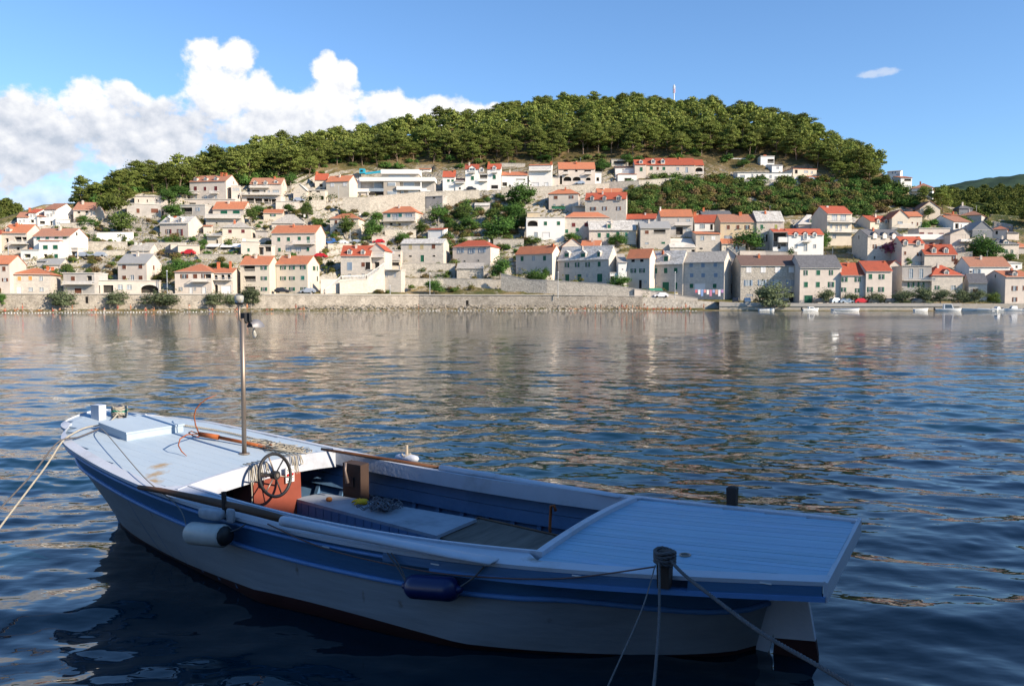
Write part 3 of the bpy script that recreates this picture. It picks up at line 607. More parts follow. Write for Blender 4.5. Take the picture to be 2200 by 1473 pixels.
# shore, left of centre
house(CC, 165, 662, 820, 525, 420, 0, 'hip', 'm', 'p', win='ob:287,587,128,56|sb:437,587,58,60|ob:545,583,56,56|dk:615,585,80,56|nw:240,757,50,48|Dw:380,778,40,88|nw:435,755,30,40|Dw:557,780,50,88', balc='400,640,628,660', lab='wide terracotta-roofed house with brown shutters behind the left olive bushes', d=11)
house(CC, 665, 946, 820, 540, 482, 105, rc='o', wc='p', win='a:715,600,46,60;808,597;890,595|a:717,757,50,112|Gw:855,765,124,104', chim='750,395,36;910,385,26', balc='675,935,618,640,m', lab='orange-roofed house with white garage door and three small arched windows', d=9)
house(CC, 1050, 1442, 820, 428, 318, 130, rc='o', wc='c', win='Lg:1165,480,158,76;1175,620|Lk:1175,755,150,60|og:1360,475,100,50;1362,615;1365,760', lab='left of the twin three-storey shore houses with open green shutters, has stacked loggias', d=9)
house(CC, 1532, 1957, 820, 420, 314, 160, rc='o', wc='c', win='og:1622,472,98,50;1742,472;1890,468|og:1622,614,98,50;1742,614|st:1890,608,48,52|og:1625,760,98,50;1742,760;1897,760', gwin='og:.55,480,1.1,1.2|sg:.8,480,.9,1.4|dk:.8,620,.9,1.4', lab='right of the twin three-storey shore houses, with three columns of green shutters', d=9)
# centre
house(CD, -20, 150, 505, 408, 330, 20, rc='r', wc='c', chim='5,300,28', win='dk:60,480,40,40', lab='pink-roofed house with tall red chimney below the forest', d=7)
house(CD, 130, 432, 640, 422, 352, 110, rc='m', wc='c', win='sw:210,475,50,46;375,465', lab='brick-red-roofed house hung with vines left of the modern villa', d=8)
house(CD, 485, 585, 500, 395, None, 10, 'flat', 'w', 'w', win='dk:520,415,24,28', lab='little white box between the vine house and the modern villa', d=5, name='outbuilding', cat='outbuilding')
house(CD, 1350, 1505, 300, 270, 250, 0, 'shed', 'm', 'w', lab='low white shed with reddish roof behind the modern villa', d=4, name='outbuilding', cat='outbuilding')
house(CD, 1665, 1830, 550, 366, 296, 0, rc='r', wc='w', win='sg:1740,418,32,28;1795,418', chim='1910,280,34', lab='small house with bright red roof right of the modern villa', d=6)
house(CD, 1830, 1955, 555, 430, 380, 0, 'shed', 'd', 'w', win='dk:1890,520,24,30', balc='1835,1950,425,455', lab='balconied white wing beside the bright red roof', d=5)
house(CD, 1435, 1662, 716, 622, None, 80, 'flat', 'w', 'g', win='dk:1550,643,42,20', ext=5, lab='grey cube hut standing in front of the long retaining wall', d=6, name='hut', cat='hut', D=Dof(CD.X(1560), CD.Y(745)) - 5.5)
house(CD, 180, 556, 1130, 915, 850, 75, 'hip', 'o', 'c', win='sb:257,965,34,50;475,958|db:255,1080,34,40', chim='612,850,14,w', lab='square house with orange hipped roof partly hidden by a dark tree', d=8)
house(CD, 880, 1306, 1012, 828, 752, 95, 'hip', 'o', 'p', win='st:955,880,46,50;1105,875|nu:1042,895,50,80|nk:1215,875,96,46|dk:985,990,34,30;1095,995', balc='862,1305,908,952', lab='orange hip-roofed bungalow with teal shutters and a full-width balcony', d=8)
house(CD, 1470, 1680, 1178, 1062, 1038, 50, 'shed', 'r', 'w', win='Gw:1572,1120,170,90', lab='little white building with thin red roof above the grey-roofed stone house', d=5, name='garage', cat='garage')
house(CE, 1000, 1500, 470, 232, 183, 66, rc='l', wc='s', win='sy:1110,275,44,56;1245,275|sb:1383,272,42,54|dk:1110,387,34,18;1388,384|Dg:1250,413,42,78', lab='grey-roofed stone house with straw shutters and a green door', d=9)
house(CE, 288, 640, 640, 378, 265, 0, rc='r', wc='s', win='su:392,505,58,94|sb:553,485,46,50|Dk:715,505,58,98|nw:393,612,34,36;553,612', dorm='390,340,36,40;548,342,32,40', lab='stone house with red roof and two dormers beside the balustrade stair', d=9)
house(CE, 618, 805, 640, 315, 248, 90, 'front', 'r', 'p', win='Lk:715,345,124,58|dk:715,505,56,98|nu:553,612,30,30', peak=710, balc='640,800,375,400', lab='white gabled wing with a loggia under its gable beside the red dormers', d=9)
house(CE, 890, 995, 500, 322, None, 0, 'flat', 'w', 'p', win='sw:905,340,24,40|dk:985,380,22,26', balc='862,995,398,432,m', lab='small white annex with red rail right of the gabled wing', d=5, name='annex', cat='annex')
house(CE, 600, 1000, 810, 550, None, 50, 'flat', 'w', 's', win='nk:825,607,34,48;928,607', balc='850,1000,508,548', lab='stone terrace block with two windows and white balustrade above the sea wall', d=6, name='terrace_block', cat='terrace')
house(CE, 870, 985, 548, 455, None, 10, 'flat', 'w', 'y', win='dk:930,480,90,36', lab='brown summer room on the balustraded terrace', d=4, name='annex', cat='annex')
house(CE, 1610, 2056, 482, 268, 192, 106, 'hip', 'r', 'p', win='nu:1700,320,56,58;1830,322;1955,315|dk:1750,445,26,14;1912,437', chim='2038,350,10,w', lab='house with red hipped roof and three open white shutters', d=9)
house(CE, 1658, 1972, 640, 535, 465, 0, 'shed', 'g', 'r', lab='ruined dry-stone hut with slab roof on the bare terraces', d=6, name='hut', cat='hut')
house(CF, 245, 440, 812, 748, 705, 0, 'shed', 'w', 'p', win='dk:290,735,60,30', lab='half-open pale shelter among the trees under the long wall', d=5, name='hut', cat='hut')
# centre top
house(CF, 120, 300, 545, 265, 205, 0, rc='r', wc='w', win='sg:215,385,40,50', dorm='212,272,66,32;338,278,34,36', balc='165,250,290,320', lab='white house with red roof and balcony dormers left part of the tall white group', d=8)
house(CF, 298, 418, 542, 332, None, 10, 'flat', 'w', 'w', win='Lk:362,368,100,52', balc='300,415,395,430', lab='white bay with one loggia in the middle of the tall white group', d=5)
house(CF, 412, 590, 540, 262, 200, 12, rc='r', wc='w', win='sg:503,370,38,52|Gk:508,502,88,46', dorm='505,255,32,32', chim='415,170,26', balc='470,545,292,318', lab='tall white gabled house with dark garage door, end of the tall white group', d=7)
house(CF, 600, 940, 510, 346, 306, 0, rc='m', wc='w', win='dk:640,465,60,48|dk:850,400,120,10|db:710,492,26,34', lab='low white house with a half-shaded red roof beside the vine house', d=7)
house(CF, 960, 1262, 500, 215, 185, 10, 'shed', 'o', 'w', win='Lk:1110,240,270,44|Gw:1040,478,94,58;1192,468,44,48', balc='962,1258,238,290', chim='1275,170,26', lab='vine-hung white house over two white garage doors', d=7)
house(CF, 1350, 1832, 480, 262, 180, 0, rc='m', wc='p', win='dk:1445,288,54,24;1585,288,32,24;1735,290,84,24|a:1383,410,28,110;1468,395,100,56;1590,395,100,54;1743,397,60,40', balc='1415,1480,305,335;1700,1780,305,338', lab='wide red-roofed house with a row of arches above the white wall', d=8)
house(CF, 1832, 1915, 465, 312, None, 0, 'flat', 'w', 'w', win='a:1868,400,36,46', lab='white porch with one small arch beside the row of arches', d=5, name='annex', cat='annex')
house(CF, 1262, 1350, 480, 380, None, 0, 'flat', 'w', 'p', lab='plain garden wall block between the vine house and the arches', d=4, name='outbuilding', cat='outbuilding')
house(CF, 1222, 1612, 800, 585, 528, 12, 'hip', 'o', 'p', win='sb:1313,640,50,44|ob:1515,635,76,42|nk:1295,742,30,32;1410,740;1505,740', lab='orange hip-roofed house with three brown shutters above a green awning', d=8)
house(CF, 1700, 2240, 965, 655, 572, 15, rc='r', wc='s', win='ob:1803,790,108,50|nb:1955,785,36,50;2140,785', dorm='1792,655,30,42;1955,655,30,42;2145,655,52,42', lab='stone house with red roof and three dormers, ringed by scrub at centre', d=9)
house(CF, 1860, 2195, 640, 570, 524, 0, rc='o', wc='p', lab='second orange roof rising behind the three-dormer stone house', d=7)
house(CF, 1535, 1700, 835, 758, None, 0, 'flat', 'w', 'p', balc='1570,1695,690,755,m', lab='low terrace block left of the three-dormer stone house', d=5, name='terrace_block', cat='terrace')
house(CF, 925, 1432, 1190, 908, None, 0, 'flat', 'w', 'w', win='a:1010,982,130,74|sg:1178,982,42,50;1350,980|nw:1052,1130,44,62|Gw:1187,1132,90,62', lab='flat-roofed white house with one broad arched loggia', d=9)
house(CF, 935, 1108, 905, 838, None, 0, 'flat', 'w', 'y', d=3, D=Dof(1145, 515) + 2, ext=.4, lab='salmon roof-top room on the arched-loggia house', name='annex', cat='annex')
house(CF, 1432, 2008, 1185, 900, 832, 0, 'hip', 'o', 's', win='sr:1548,1000,48,50;1715,998|sg:1453,1085,40,48;1597,1065', lab='long stone house with orange roof joined to the white loggia house', d=8)
house(CG, 1258, 1872, 520, 322, 208, 0, rc='l', wc='s', win='sg:1390,398,40,58;1505,400;1633,385|st:1745,385,34,44', dorm='1520,282,40,48,sg', lab='stone house under pale slab roof with a single green dormer', d=10, eave=.5)
# right of centre, shore
house(CG, 295, 772, 900, 630, 532, 100, rc='o', wc='p', win='sg:378,707,46,64;672,700|nw:528,702,40,60|nw:347,845,38,42;562,850;690,842', chim='780,512,26', lab='red-orange-roofed house with chimney shadow left of the white dormered shore house', d=5.5, yaw=R(-33))
house(CG, 905, 1165, 620, 545, 452, 0, 'front', 'o', 'p', win='nk:1028,530,90,24', lab='small house with its gable to the water behind the white slab roof', d=8)
house(CG, 1150, 1400, 600, 532, 470, 30, rc='o', wc='p', gwin='dk:.5,525,.5,.6', lab='small orange roof just behind the white slab roof', d=7)
house(CG, 845, 1515, 1025, 700, 535, 110, rc='l', wc='s', win='og:965,790,74,62;1100,787;1237,785|sg:1390,778,42,66|Dg:970,960,66,96;1130,962,66,106|nk:1232,930,26,46;1317,915,18,18|Dg:1397,957,76,108', dorm='960,660,58,46,sg;1175,660,58,46,sg;1380,652,32,52,sg', gwin='sw:.5,640,.6,1.2', lab='big stone shore house with whitewashed slab roof and three dormers', d=6.5, yaw=R(-33))
house(CG, 1530, 1662, 1050, 895, None, 0, 'flat', 'w', 'w', win='dk:1560,965,50,54', lab='little white lean-to right of the whitewashed slab roof', d=4, name='annex', cat='annex')
house(CG, 1750, 2048, 1112, 690, 578, 60, rc='o', wc='p', win='sk:1835,732,46,38;1950,730|og:1837,865,92,58;1952,863|Dk:1930,1042,40,112|nk:1998,1012,32,40', lab='narrow three-storey shore house with red-orange roof', d=5, yaw=R(-32))
house(CG, 1640, 1750, 1060, 760, 640, 0, 'shed', 'g', 'w', win='dk:1698,845,14,14', lab='blank white side building left of the narrow three-storey house', d=8, name='annex', cat='annex')
house(CI, 88, 510, 1158, 785, 635, 0, rc='l', wc='s', win='sg:167,893,46,68;296,890;423,890|nk:170,1048,40,24|Gg:296,1092,88,112|Dg:425,1085,38,90', dorm='298,742,50,62,sg', lab='stone shore house with slab roof, one green dormer and a green garage door', d=6, eave=.5, yaw=R(-31))
house(CI, 512, 1032, 1255, 772, 648, 70, rc='g', wc='s', win='su:620,820,48,58;768,820;925,815|su:625,950,46,52;770,950;930,948|sg:622,1085,48,58;917,1085|Dw:728,1110,140,110', lab='grey three-storey stone house with blue-grey shutters and washing below', d=7, yaw=R(-31))
house(CI, 1035, 1190, 1262, 700, 612, 45, 'front', 'g', 'g', win='nk:1145,960,70,60|dk:1130,1120,80,130', lab='dark narrow house in the shaded alley between the two big stone houses', d=12, D=Dof(1560, 640) + 6, peak=1065)
house(CI, 1240, 1985, 1262, 822, 700, 0, rc='d', wc='r', win='sw:1348,880,62,68;1530,880;1712,880;1885,880|nu:1340,1047,70,72;1515,1045;1705,1045;1875,1045|nk:1362,1200,82,30|dk:1915,1225,116,120', lab='long rubble-stone shore house with dark brown roof and white shutters', d=10)
house(CK, -14, 490, 1320, 872, 728, 0, rc='k', wc='p', win='og:62,940,60,60;370,938|sg:215,938,46,60|sg:65,1083,48,62;210,1083|og:370,1083,92,62|Gg:95,1265,104,104', lab='plain three-storey shore house with dark grey roof and green garage door', d=10)
house(CI, 985, 1442, 610, 275, 183, 0, rc='n', wc='y', win='sb:1088,342,38,54;1210,342|ob:1328,342,86,50|nu:1085,470,60,40', chim='1240,150,36', lab='ochre house with striped brown roof in the row under the scrub slope', d=9)
house(CI, 1442, 1790, 610, 262, 143, 0, rc='l', wc='s', win='sg:1512,337,36,54|sv:1692,335,34,50|dk:1575,480,24,90', lab='stone house with pale slab roof at the end of the row under the scrub slope', d=9)
house(CI, 662, 966, 440, 280, 190, -45, rc='r', wc='w', win='nk:760,332,60,50|dk:877,340,32,68', chim='665,150,36', lab='white house with red roof and two roof lights in the upper row', d=8)
house(CI, 675, 985, 645, 430, 390, 0, 'shed', 'm', 's', win='nw:760,480,42,54|sw:898,482,48,44|dk:745,612,40,20', lab='stone house with low red lean-to roof under the roof-light house', d=6)
house(CI, 230, 640, 465, 205, 120, 0, rc='o', wc='g', win='nk:455,252,16,34;580,255,50,32|dk:470,390,88,96|nk:580,375,60,34', balc='410,620,290,322', chim='228,85,14,w', lab='concrete-fronted house with short orange roof and dark porch', d=8)
house(CI, -25, 356, 612, 350, 272, 0, rc='s', wc='s', win='sb:57,405,46,44|Lk:220,400,150,50|nw:57,545,44,24|sg:265,540,48,24', lab='stone house with grey sheet roof and a shaded loggia strip', d=8)
house(CI, 352, 670, 655, 600, 478, 0, 'shed', 'w', 's', win='dk:645,640,40,30', lab='white lean-to roof between the grey sheet roof and the red lean-to', d=7, name='outbuilding', cat='outbuilding')
house(CI, 1005, 1305, 662, 548, 493, 0, rc='o', wc='c', win='nb:1192,597,30,44', lab='small orange-roofed cottage before the fig tree', d=6, name='cottage', cat='cottage')
house(CI, 760, 1130, 260, 192, 138, 0, rc='k', wc='k', chim='775,95,24', lab='long dark slate roof behind the ochre house', d=8)
house(CG, 1605, 2135, 260, 178, 120, 10, rc='r', wc='w', win='nu:1740,195,70,18;2030,203,120,30', chim='1995,105,12,w', lab='long low white house with thin red roof behind the pale slab roof', d=6)
house(CH, 487, 1062, 345, 187, 112, 0, rc='r', wc='p', win='sg:547,228,32,38;695,232|sb:622,230,26,36|nw:858,235,30,36|nw:965,248,28,62', dorm='570,148,34,30;684,148,34,30', chim='878,100,16', balc='500,1060,330,345,m', lab='long red-roofed row house with two dormers on the upper terrace wall', d=8)
house(CH, 350, 485, 345, 182, 130, 0, rc='r', wc='p', win='sg:427,240,34,46', dorm='425,155,30,26', lab='lower left part of the long red-roofed row house', d=7)
house(CH, 1064, 1165, 335, 190, 130, 0, rc='r', wc='p', win='a:1105,245,84,50', balc='1068,1160,275,300', lab='arched loggia end of the long red-roofed row house', d=7)
house(CH, 150, 372, 398, 302, None, 0, 'flat', 'm', 'w', win='Gk:268,368,74,44', lab='white garage block with a terrace left of the red-roofed row house', d=6, name='garage', cat='garage')
house(CH, 120, 345, 310, 222, 195, 0, 'shed', 'd', 'w', win='nk:212,250,20,20', balc='160,340,262,295', lab='white house with dark roof edge above the white garage block', d=5)
house(CH, 75, 272, 200, 128, None, 0, 'flat', 'w', 'c', win='Lk:180,165,150,40', lab='open cream pergola house left of the red-roofed row house', d=5, name='pergola', cat='pergola')
# right
house(CJ, 818, 1282, 1395, 1130, 1056, 0, rc='r', wc='w', win='nw:922,1283,36,46|nw:1048,1300,44,86|nw:1168,1283,36,46', dorm='925,1135,34,40;1048,1150,34,70;1170,1135,34,40', balc='1010,1110,1215,1228,m', lab='bright white house with three dormers and red roof', d=8)
house(CJ, 615, 818, 1390, 1095, 1058, -75, rc='r', wc='w', win='Lu:715,1195,180,180|dk:700,1290,40,52', balc='680,805,1165,1232,w', lab='shaded white wing with a boxed balcony on the bright white house', d=8)
house(CJ, 1327, 1652, 1275, 850, 755, -208, rc='r', wc='c', win='nw:1430,905,70,80;1545,905,74,76|nw:1385,1020,30,48;1458,1040,26,84;1512,1040;1590,1020,30,48|nw:1427,1150,46,52', balc='1345,1680,905,972;1345,1705,1060,1104', chim='1333,755,26,w', lab='tall cream house with two long balconies and red roof', d=12)
house(CJ, 955, 1292, 1065, 992, 868, -70, 'hip', 'w', 'p', dorm='1130,950,34,44,sg', lab='mansard-roofed pale stone house beside the tall cream house', d=9)
house(CJ, 150, 865, 412, 312, 295, -60, 'shed', 's', 'w', win='nk:215,365,60,40|nk:347,350,22,34;480,355,24,40;587,365;655,385;710,385|nk:410,360,18,50|nk:812,398,46,40', lab='long low white house row on the upper terrace', d=7)
house(CJ, 882, 1192, 388, 262, None, -130, 'flat', 'm', 'c', win='nk:1055,302,58,32;1130,310,26,34|dk:925,300,40,50', lab='cream flat-roofed villa with red eaves above the upper car park', d=8)
house(CJ, 455, 635, 210, 100, None, 0, 'flat', 'w', 'w', win='Lk:590,160,80,50', chim='510,80,38', lab='topmost white villa with thick orange chimney', d=6)
house(CJ, 605, 745, 292, 215, 195, -65, 'shed', 's', 'w', win='nk:680,250,30,30', lab='little white house with grey roof under the topmost villa', d=6)
house(CJ, 1095, 1262, 412, 375, 348, 0, 'shed', 'm', 'y', lab='red-roofed open porch over the parked cars', d=4, win='dk:1180,398,130,26', name='car_port', cat='car port')
house(CK, 812, 1226, 790, 490, 412, -192, rc='k', wc='s', win='ob:902,622,60,50;1020,625,92,48;1135,628,86,48|db:900,755,26,34', dorm='908,495,42,46,sw;1027,497,42,46,sw;1140,500,42,46,sw', gwin='dk:.55,508,.5,1.3', lab='stone house with three blind dormers above the red twin roofs', d=9)
house(CK, 1228, 1500, 850, 582, 503, 0, rc='r', wc='p', win='ob:1450,715,78,42|sb:1272,700,26,40|nw:1432,825,78,42', dorm='1280,580,38,44;1435,582,34,44', chim='1455,505,28', lab='salmon house with red roof and two dormers beside the blind dormers', d=8)
house(CK, 845, 1110, 410, 312, 246, -190, rc='r', wc='c', dorm='948,318,28,36;1042,318,28,36', lab='red-roofed house end with two little dormers joined to the gabled villa', d=9)
house(CK, 1110, 1312, 410, 268, 190, 0, 'front', 'o', 'c', win='nk:1212,330,58,30', balc='1185,1368,348,400', lab='cream villa with a pediment gable and glass balcony', d=9, peak=1215)
house(CK, 1312, 1476, 400, 252, 200, 0, rc='o', wc='c', win='sb:1360,335,18,26;1423,347,18,40', lab='orange-roofed right wing of the pediment villa', d=8)
house(CL, 490, 842, 700, 478, None, 0, 'flat', 'w', 'p', win='sr:523,535,56,30;625,540;750,543|sr:640,650,56,30;745,655', balc='300,878,545,605,w', lab='pink flat-roofed house with a very long white balcony', d=8)
house(CL, 556, 925, 905, 768, 660, 0, rc='r', wc='s', win='nb:890,820,26,60', dorm='668,728,36,44;805,732,36,44', lab='stone house with red roof and two dormers under the long white balcony', d=8)
house(CL, 555, 770, 905, 850, 780, 0, 'front', 's', 'g', lab='grey gabled store before the red two-dormer roof', d=7, name='outbuilding', cat='outbuilding')
house(CL, 760, 880, 905, 810, 775, 10, rc='o', wc='w', win='nb:820,852,100,60', lab='glazed white bay with orange roof beside the grey gabled store', d=5, name='annex', cat='annex')
house(CK, 490, 778, 1322, 962, 822, 0, rc='r', wc='p', win='og:535,1022,82,56;693,1022|og:525,1145,68,52;690,1155', lab='lower of the two adjoining red-roofed shore houses with green shutters', d=9)
house(CK, 790, 1106, 1322, 915, 800, 0, rc='r', wc='p', win='sg:850,985,42,60|og:985,988,88,60|og:845,1143,86,58;980,1143', chim='1045,800,24', lab='higher of the two adjoining red-roofed shore houses with green shutters', d=10)
house(CK, 1085, 1215, 880, 845, 795, 0, 'front', 'r', 'p', lab='tiny stone gable behind the flat-roofed shore house', d=5, name='outbuilding', cat='outbuilding')
house(CL, 300, 632, 1275, 905, None, -118, 'flat', 'g', 'g', win='nk:408,985,42,110;523,985|og:405,1115,84,60;520,1112', balc='305,660,1050,1065,m;305,440,1150,1200,m', lab='unfinished flat-roofed grey house behind the shore olives', d=8)
house(CL, 636, 985, 1275, 1006, 890, 0, 'hip', 'r', 's', win='og:700,1145,60,42|nw:885,1145,52,52', dorm='810,985,34,46', lab='stone shore house with red hipped roof and one white dormer', d=9)
house(CL, 1055, 1262, 1290, 1087, 990, -70, rc='k', wc='s', win='sb:1135,1180,60,44', lab='low stone store with dark roof and brown shutter by the boats', d=8)
house(CL, 1465, 1760, 1335, 1022, 955, -245, rc='m', wc='p', win='nb:1577,1153,36,54|nb:1578,1280,30,50|sb:1680,1150,20,54', dorm='1582,1000,36,44', gwin='dk:.45,1015,.6,.9', lab='pink house at the right edge with its tall shaded side wall by the quay', d=12)
house(CL, 1062, 1530, 1030, 905, 803, -170, rc='n', wc='w', win='nu:1150,965,60,60|dk:1015,965,30,20', lab='broad brown-roofed white house above the dark-roofed store', d=10)
house(CL, 885, 1080, 502, 400, 335, -295, rc='n', wc='w', win='dk:925,450,44,56|nk:975,452,12,40;1020,458,16,30', chim='668,330,20', lab='long grey side wall house with white open end, right above the pink balconies', d=14)
house(CL, 1100, 1325, 575, 492, 408, 0, 'front', 's', 'k', lab='grey corrugated barn with rounded gable', d=9, name='barn', cat='barn')
house(CL, 1322, 1490, 590, 482, 448, 10, 'hip', 'm', 'p', win='dk:1375,525,24,40', lab='small white house with brown hipped roof right of the corrugated barn', d=7)
house(CL, 940, 1200, 410, 320, 272, 75, 'hip', 'n', 'g', lab='brown hip-roofed grey house against the dark wood', d=9)
house(CL, 862, 942, 400, 330, 300, 0, 'shed', 'm', 'g', chim='880,285,14', lab='low red-roofed side wing against the dark wood', d=6, name='annex', cat='annex')
house(CL, 505, 735, 335, 252, 182, 0, 'front', 'n', 'c', win='dk:600,300,40,40', lab='small house with brown gable roof at the foot of the rocky slope', d=7)
house(CL, 400, 505, 300, 268, 240, 0, 'shed', 'd', 'g', win='dk:455,285,60,22', lab='dark open shelter left of the brown gable roof', d=4, name='hut', cat='hut')
house(CL, 845, 1065, 760, 540, 488, 0, 'front', 'k', 'p', win='nw:1010,575,26,70', balc='950,1110,600,628,w', peak=1010, lab='tall pale house with grey gable and white corner balcony by the dark trees', d=8)
house(CL, 1340, 1622, 812, 655, 590, 0, 'hip', 'k', 'p', win='og:1410,735,30,44;1480,735,40,44;1547,740,30,44', dorm='1482,640,46,30', lab='pale house with dark hipped roof and three green-shuttered windows behind trees', d=9)
house(CL, 1195, 1400, 690, 640, 568, 0, 'hip', 'k', 'k', lab='dark grey roof left of the three green-shuttered windows', d=8)
house(CL, 1620, 1760, 760, 690, 632, 0, 'hip', 'o', 'g', lab='orange roof cut by the right edge of the picture', d=8)
house(CL, 1490, 1625, 590, 530, 505, 0, 'shed', 'k', 'p', lab='grey flat-topped house near the right edge below the wood', d=6)
house(CL, 950, 1100, 290, 250, 210, 0, 'hip', 'k', 'k', lab='small slate roof highest on the wooded slope at right', d=6)
house(CL, 1440, 1660, 930, 868, 848, 0, 'shed', 'w', 'w', dorm='', win='dk:1600,910,20,24', lab='white wall house behind the broad brown roof', d=6)
house(CM, 1275, 1365, 660, 590, 568, 12, 'shed', 's', 'w', win='nu:1322,600,12,14;1322,640;1350,612,10,12;1348,645', ext=6, lab='tall white house alone at the right end of the pine wood', d=9)
house(CM, 1366, 1442, 722, 635, 618, 0, 'shed', 'm', 'w', win='dk:1415,650,44,14|nk:1425,700,18,20', lab='white arcaded house stepping down from the lone tall house', d=7)
house(CM, 1442, 1580, 752, 698, 668, 12, 'hip', 'n', 'w', win='Lk:1495,706,80,16|dk:1520,750,10,10', balc='1445,1570,712,722', lab='brown-roofed house with open veranda at the right foot of the pine hill', d=7)

# ---------------------------------------------------------------- the modern villa: stacked white slabs
def villa():
    C = CD; D0 = Dof(C.X(1000), C.Y(612)); O = at(C.X(885), C.Y(612), D0)
    T = thing('villa', 'modern flat villa of stacked white slabs on the long stone wall', 'villa', O)
    def bx(nm, m_, x0, x1, y0, y1, ya, yb, z=None):
        a = at(C.X(x0), C.Y(y1), D0 + ya) - O; b = at(C.X(x1), C.Y(y0), D0 + ya) - O
        return MB().box(a.x, b.x, ya, yb, a.z, b.z).build(nm, m_, T)
    Wt, Bt = WALLM['w'], WALLM['b']
    bx('roof_slab', Wt, 848, 1352, 270, 326, 6, 16); bx('wall', Bt, 862, 1345, 325.5, 378, 7.2, 15.5)
    bx('window_strip', CURT, 950, 1232, 348, 372, 7.1, 7.19)
    bx('terrace_slab', Wt, 565, 1560, 372, 425, 0.6, 12); bx('wall', Bt, 885, 1095, 425.5, 612, 0.9, 9)
    bx('wall', Bt, 1096, 1365, 425.5, 600, 2.4, 9); bx('wall', WALLM['g'], 590, 884, 425.5, 522, 3.5, 9); bx('wall', WALLM['g'], 1366, 1555, 425.5, 572, 3.0, 9)
    for (a, b, c, d, y) in ((945, 1040, 445, 485, .8), (1150, 1285, 440, 488, 2.3), (940, 1055, 560, 608, .8), (760, 860, 440, 515, 3.4), (1120, 1145, 555, 595, 1.3)):
        o = bx('window_frame', Wt, a - 5, b + 5, c - 5, d + 5, y - .04, y + .06); p = bx('pane', CURT, a, b, c, d, y - .10, y - .05); p.parent = o
    bx('balcony', Wt, 1052, 1368, 492, 540, 0.0, 3); bx('wall', Bt, 1062, 1368, 540.5, 602, 1.4, 9); bx('garage_door', SHM['w'], 1210, 1350, 548, 600, 1.3, 1.39)
    bx('balcony', Wt, 470, 686, 523, 566, 0.2, 9); bx('railing', CURT, 687, 884, 520, 560, 0.4, .5); bx('wall', WALLM['p'], 472, 672, 566.5, 645, 0.8, 9)
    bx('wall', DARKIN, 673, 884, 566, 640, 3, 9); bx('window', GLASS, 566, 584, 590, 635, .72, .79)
    bx('balcony', Wt, 1369, 1445, 518, 572, 0.9, 6); bx('column', Wt, 1370, 1384, 425, 518, 0.9, 1.3); bx('column', Wt, 672, 684, 566, 640, .5, .9)
    bx('parapet', Wt, 1384, 1500, 545, 578, .3, .6)
    FOOT.append((O + Vector((-14, 0, 0)), Vector((1, 0, 0)), Vector((0, 1, 0)), 37, 15, O.z))
villa()
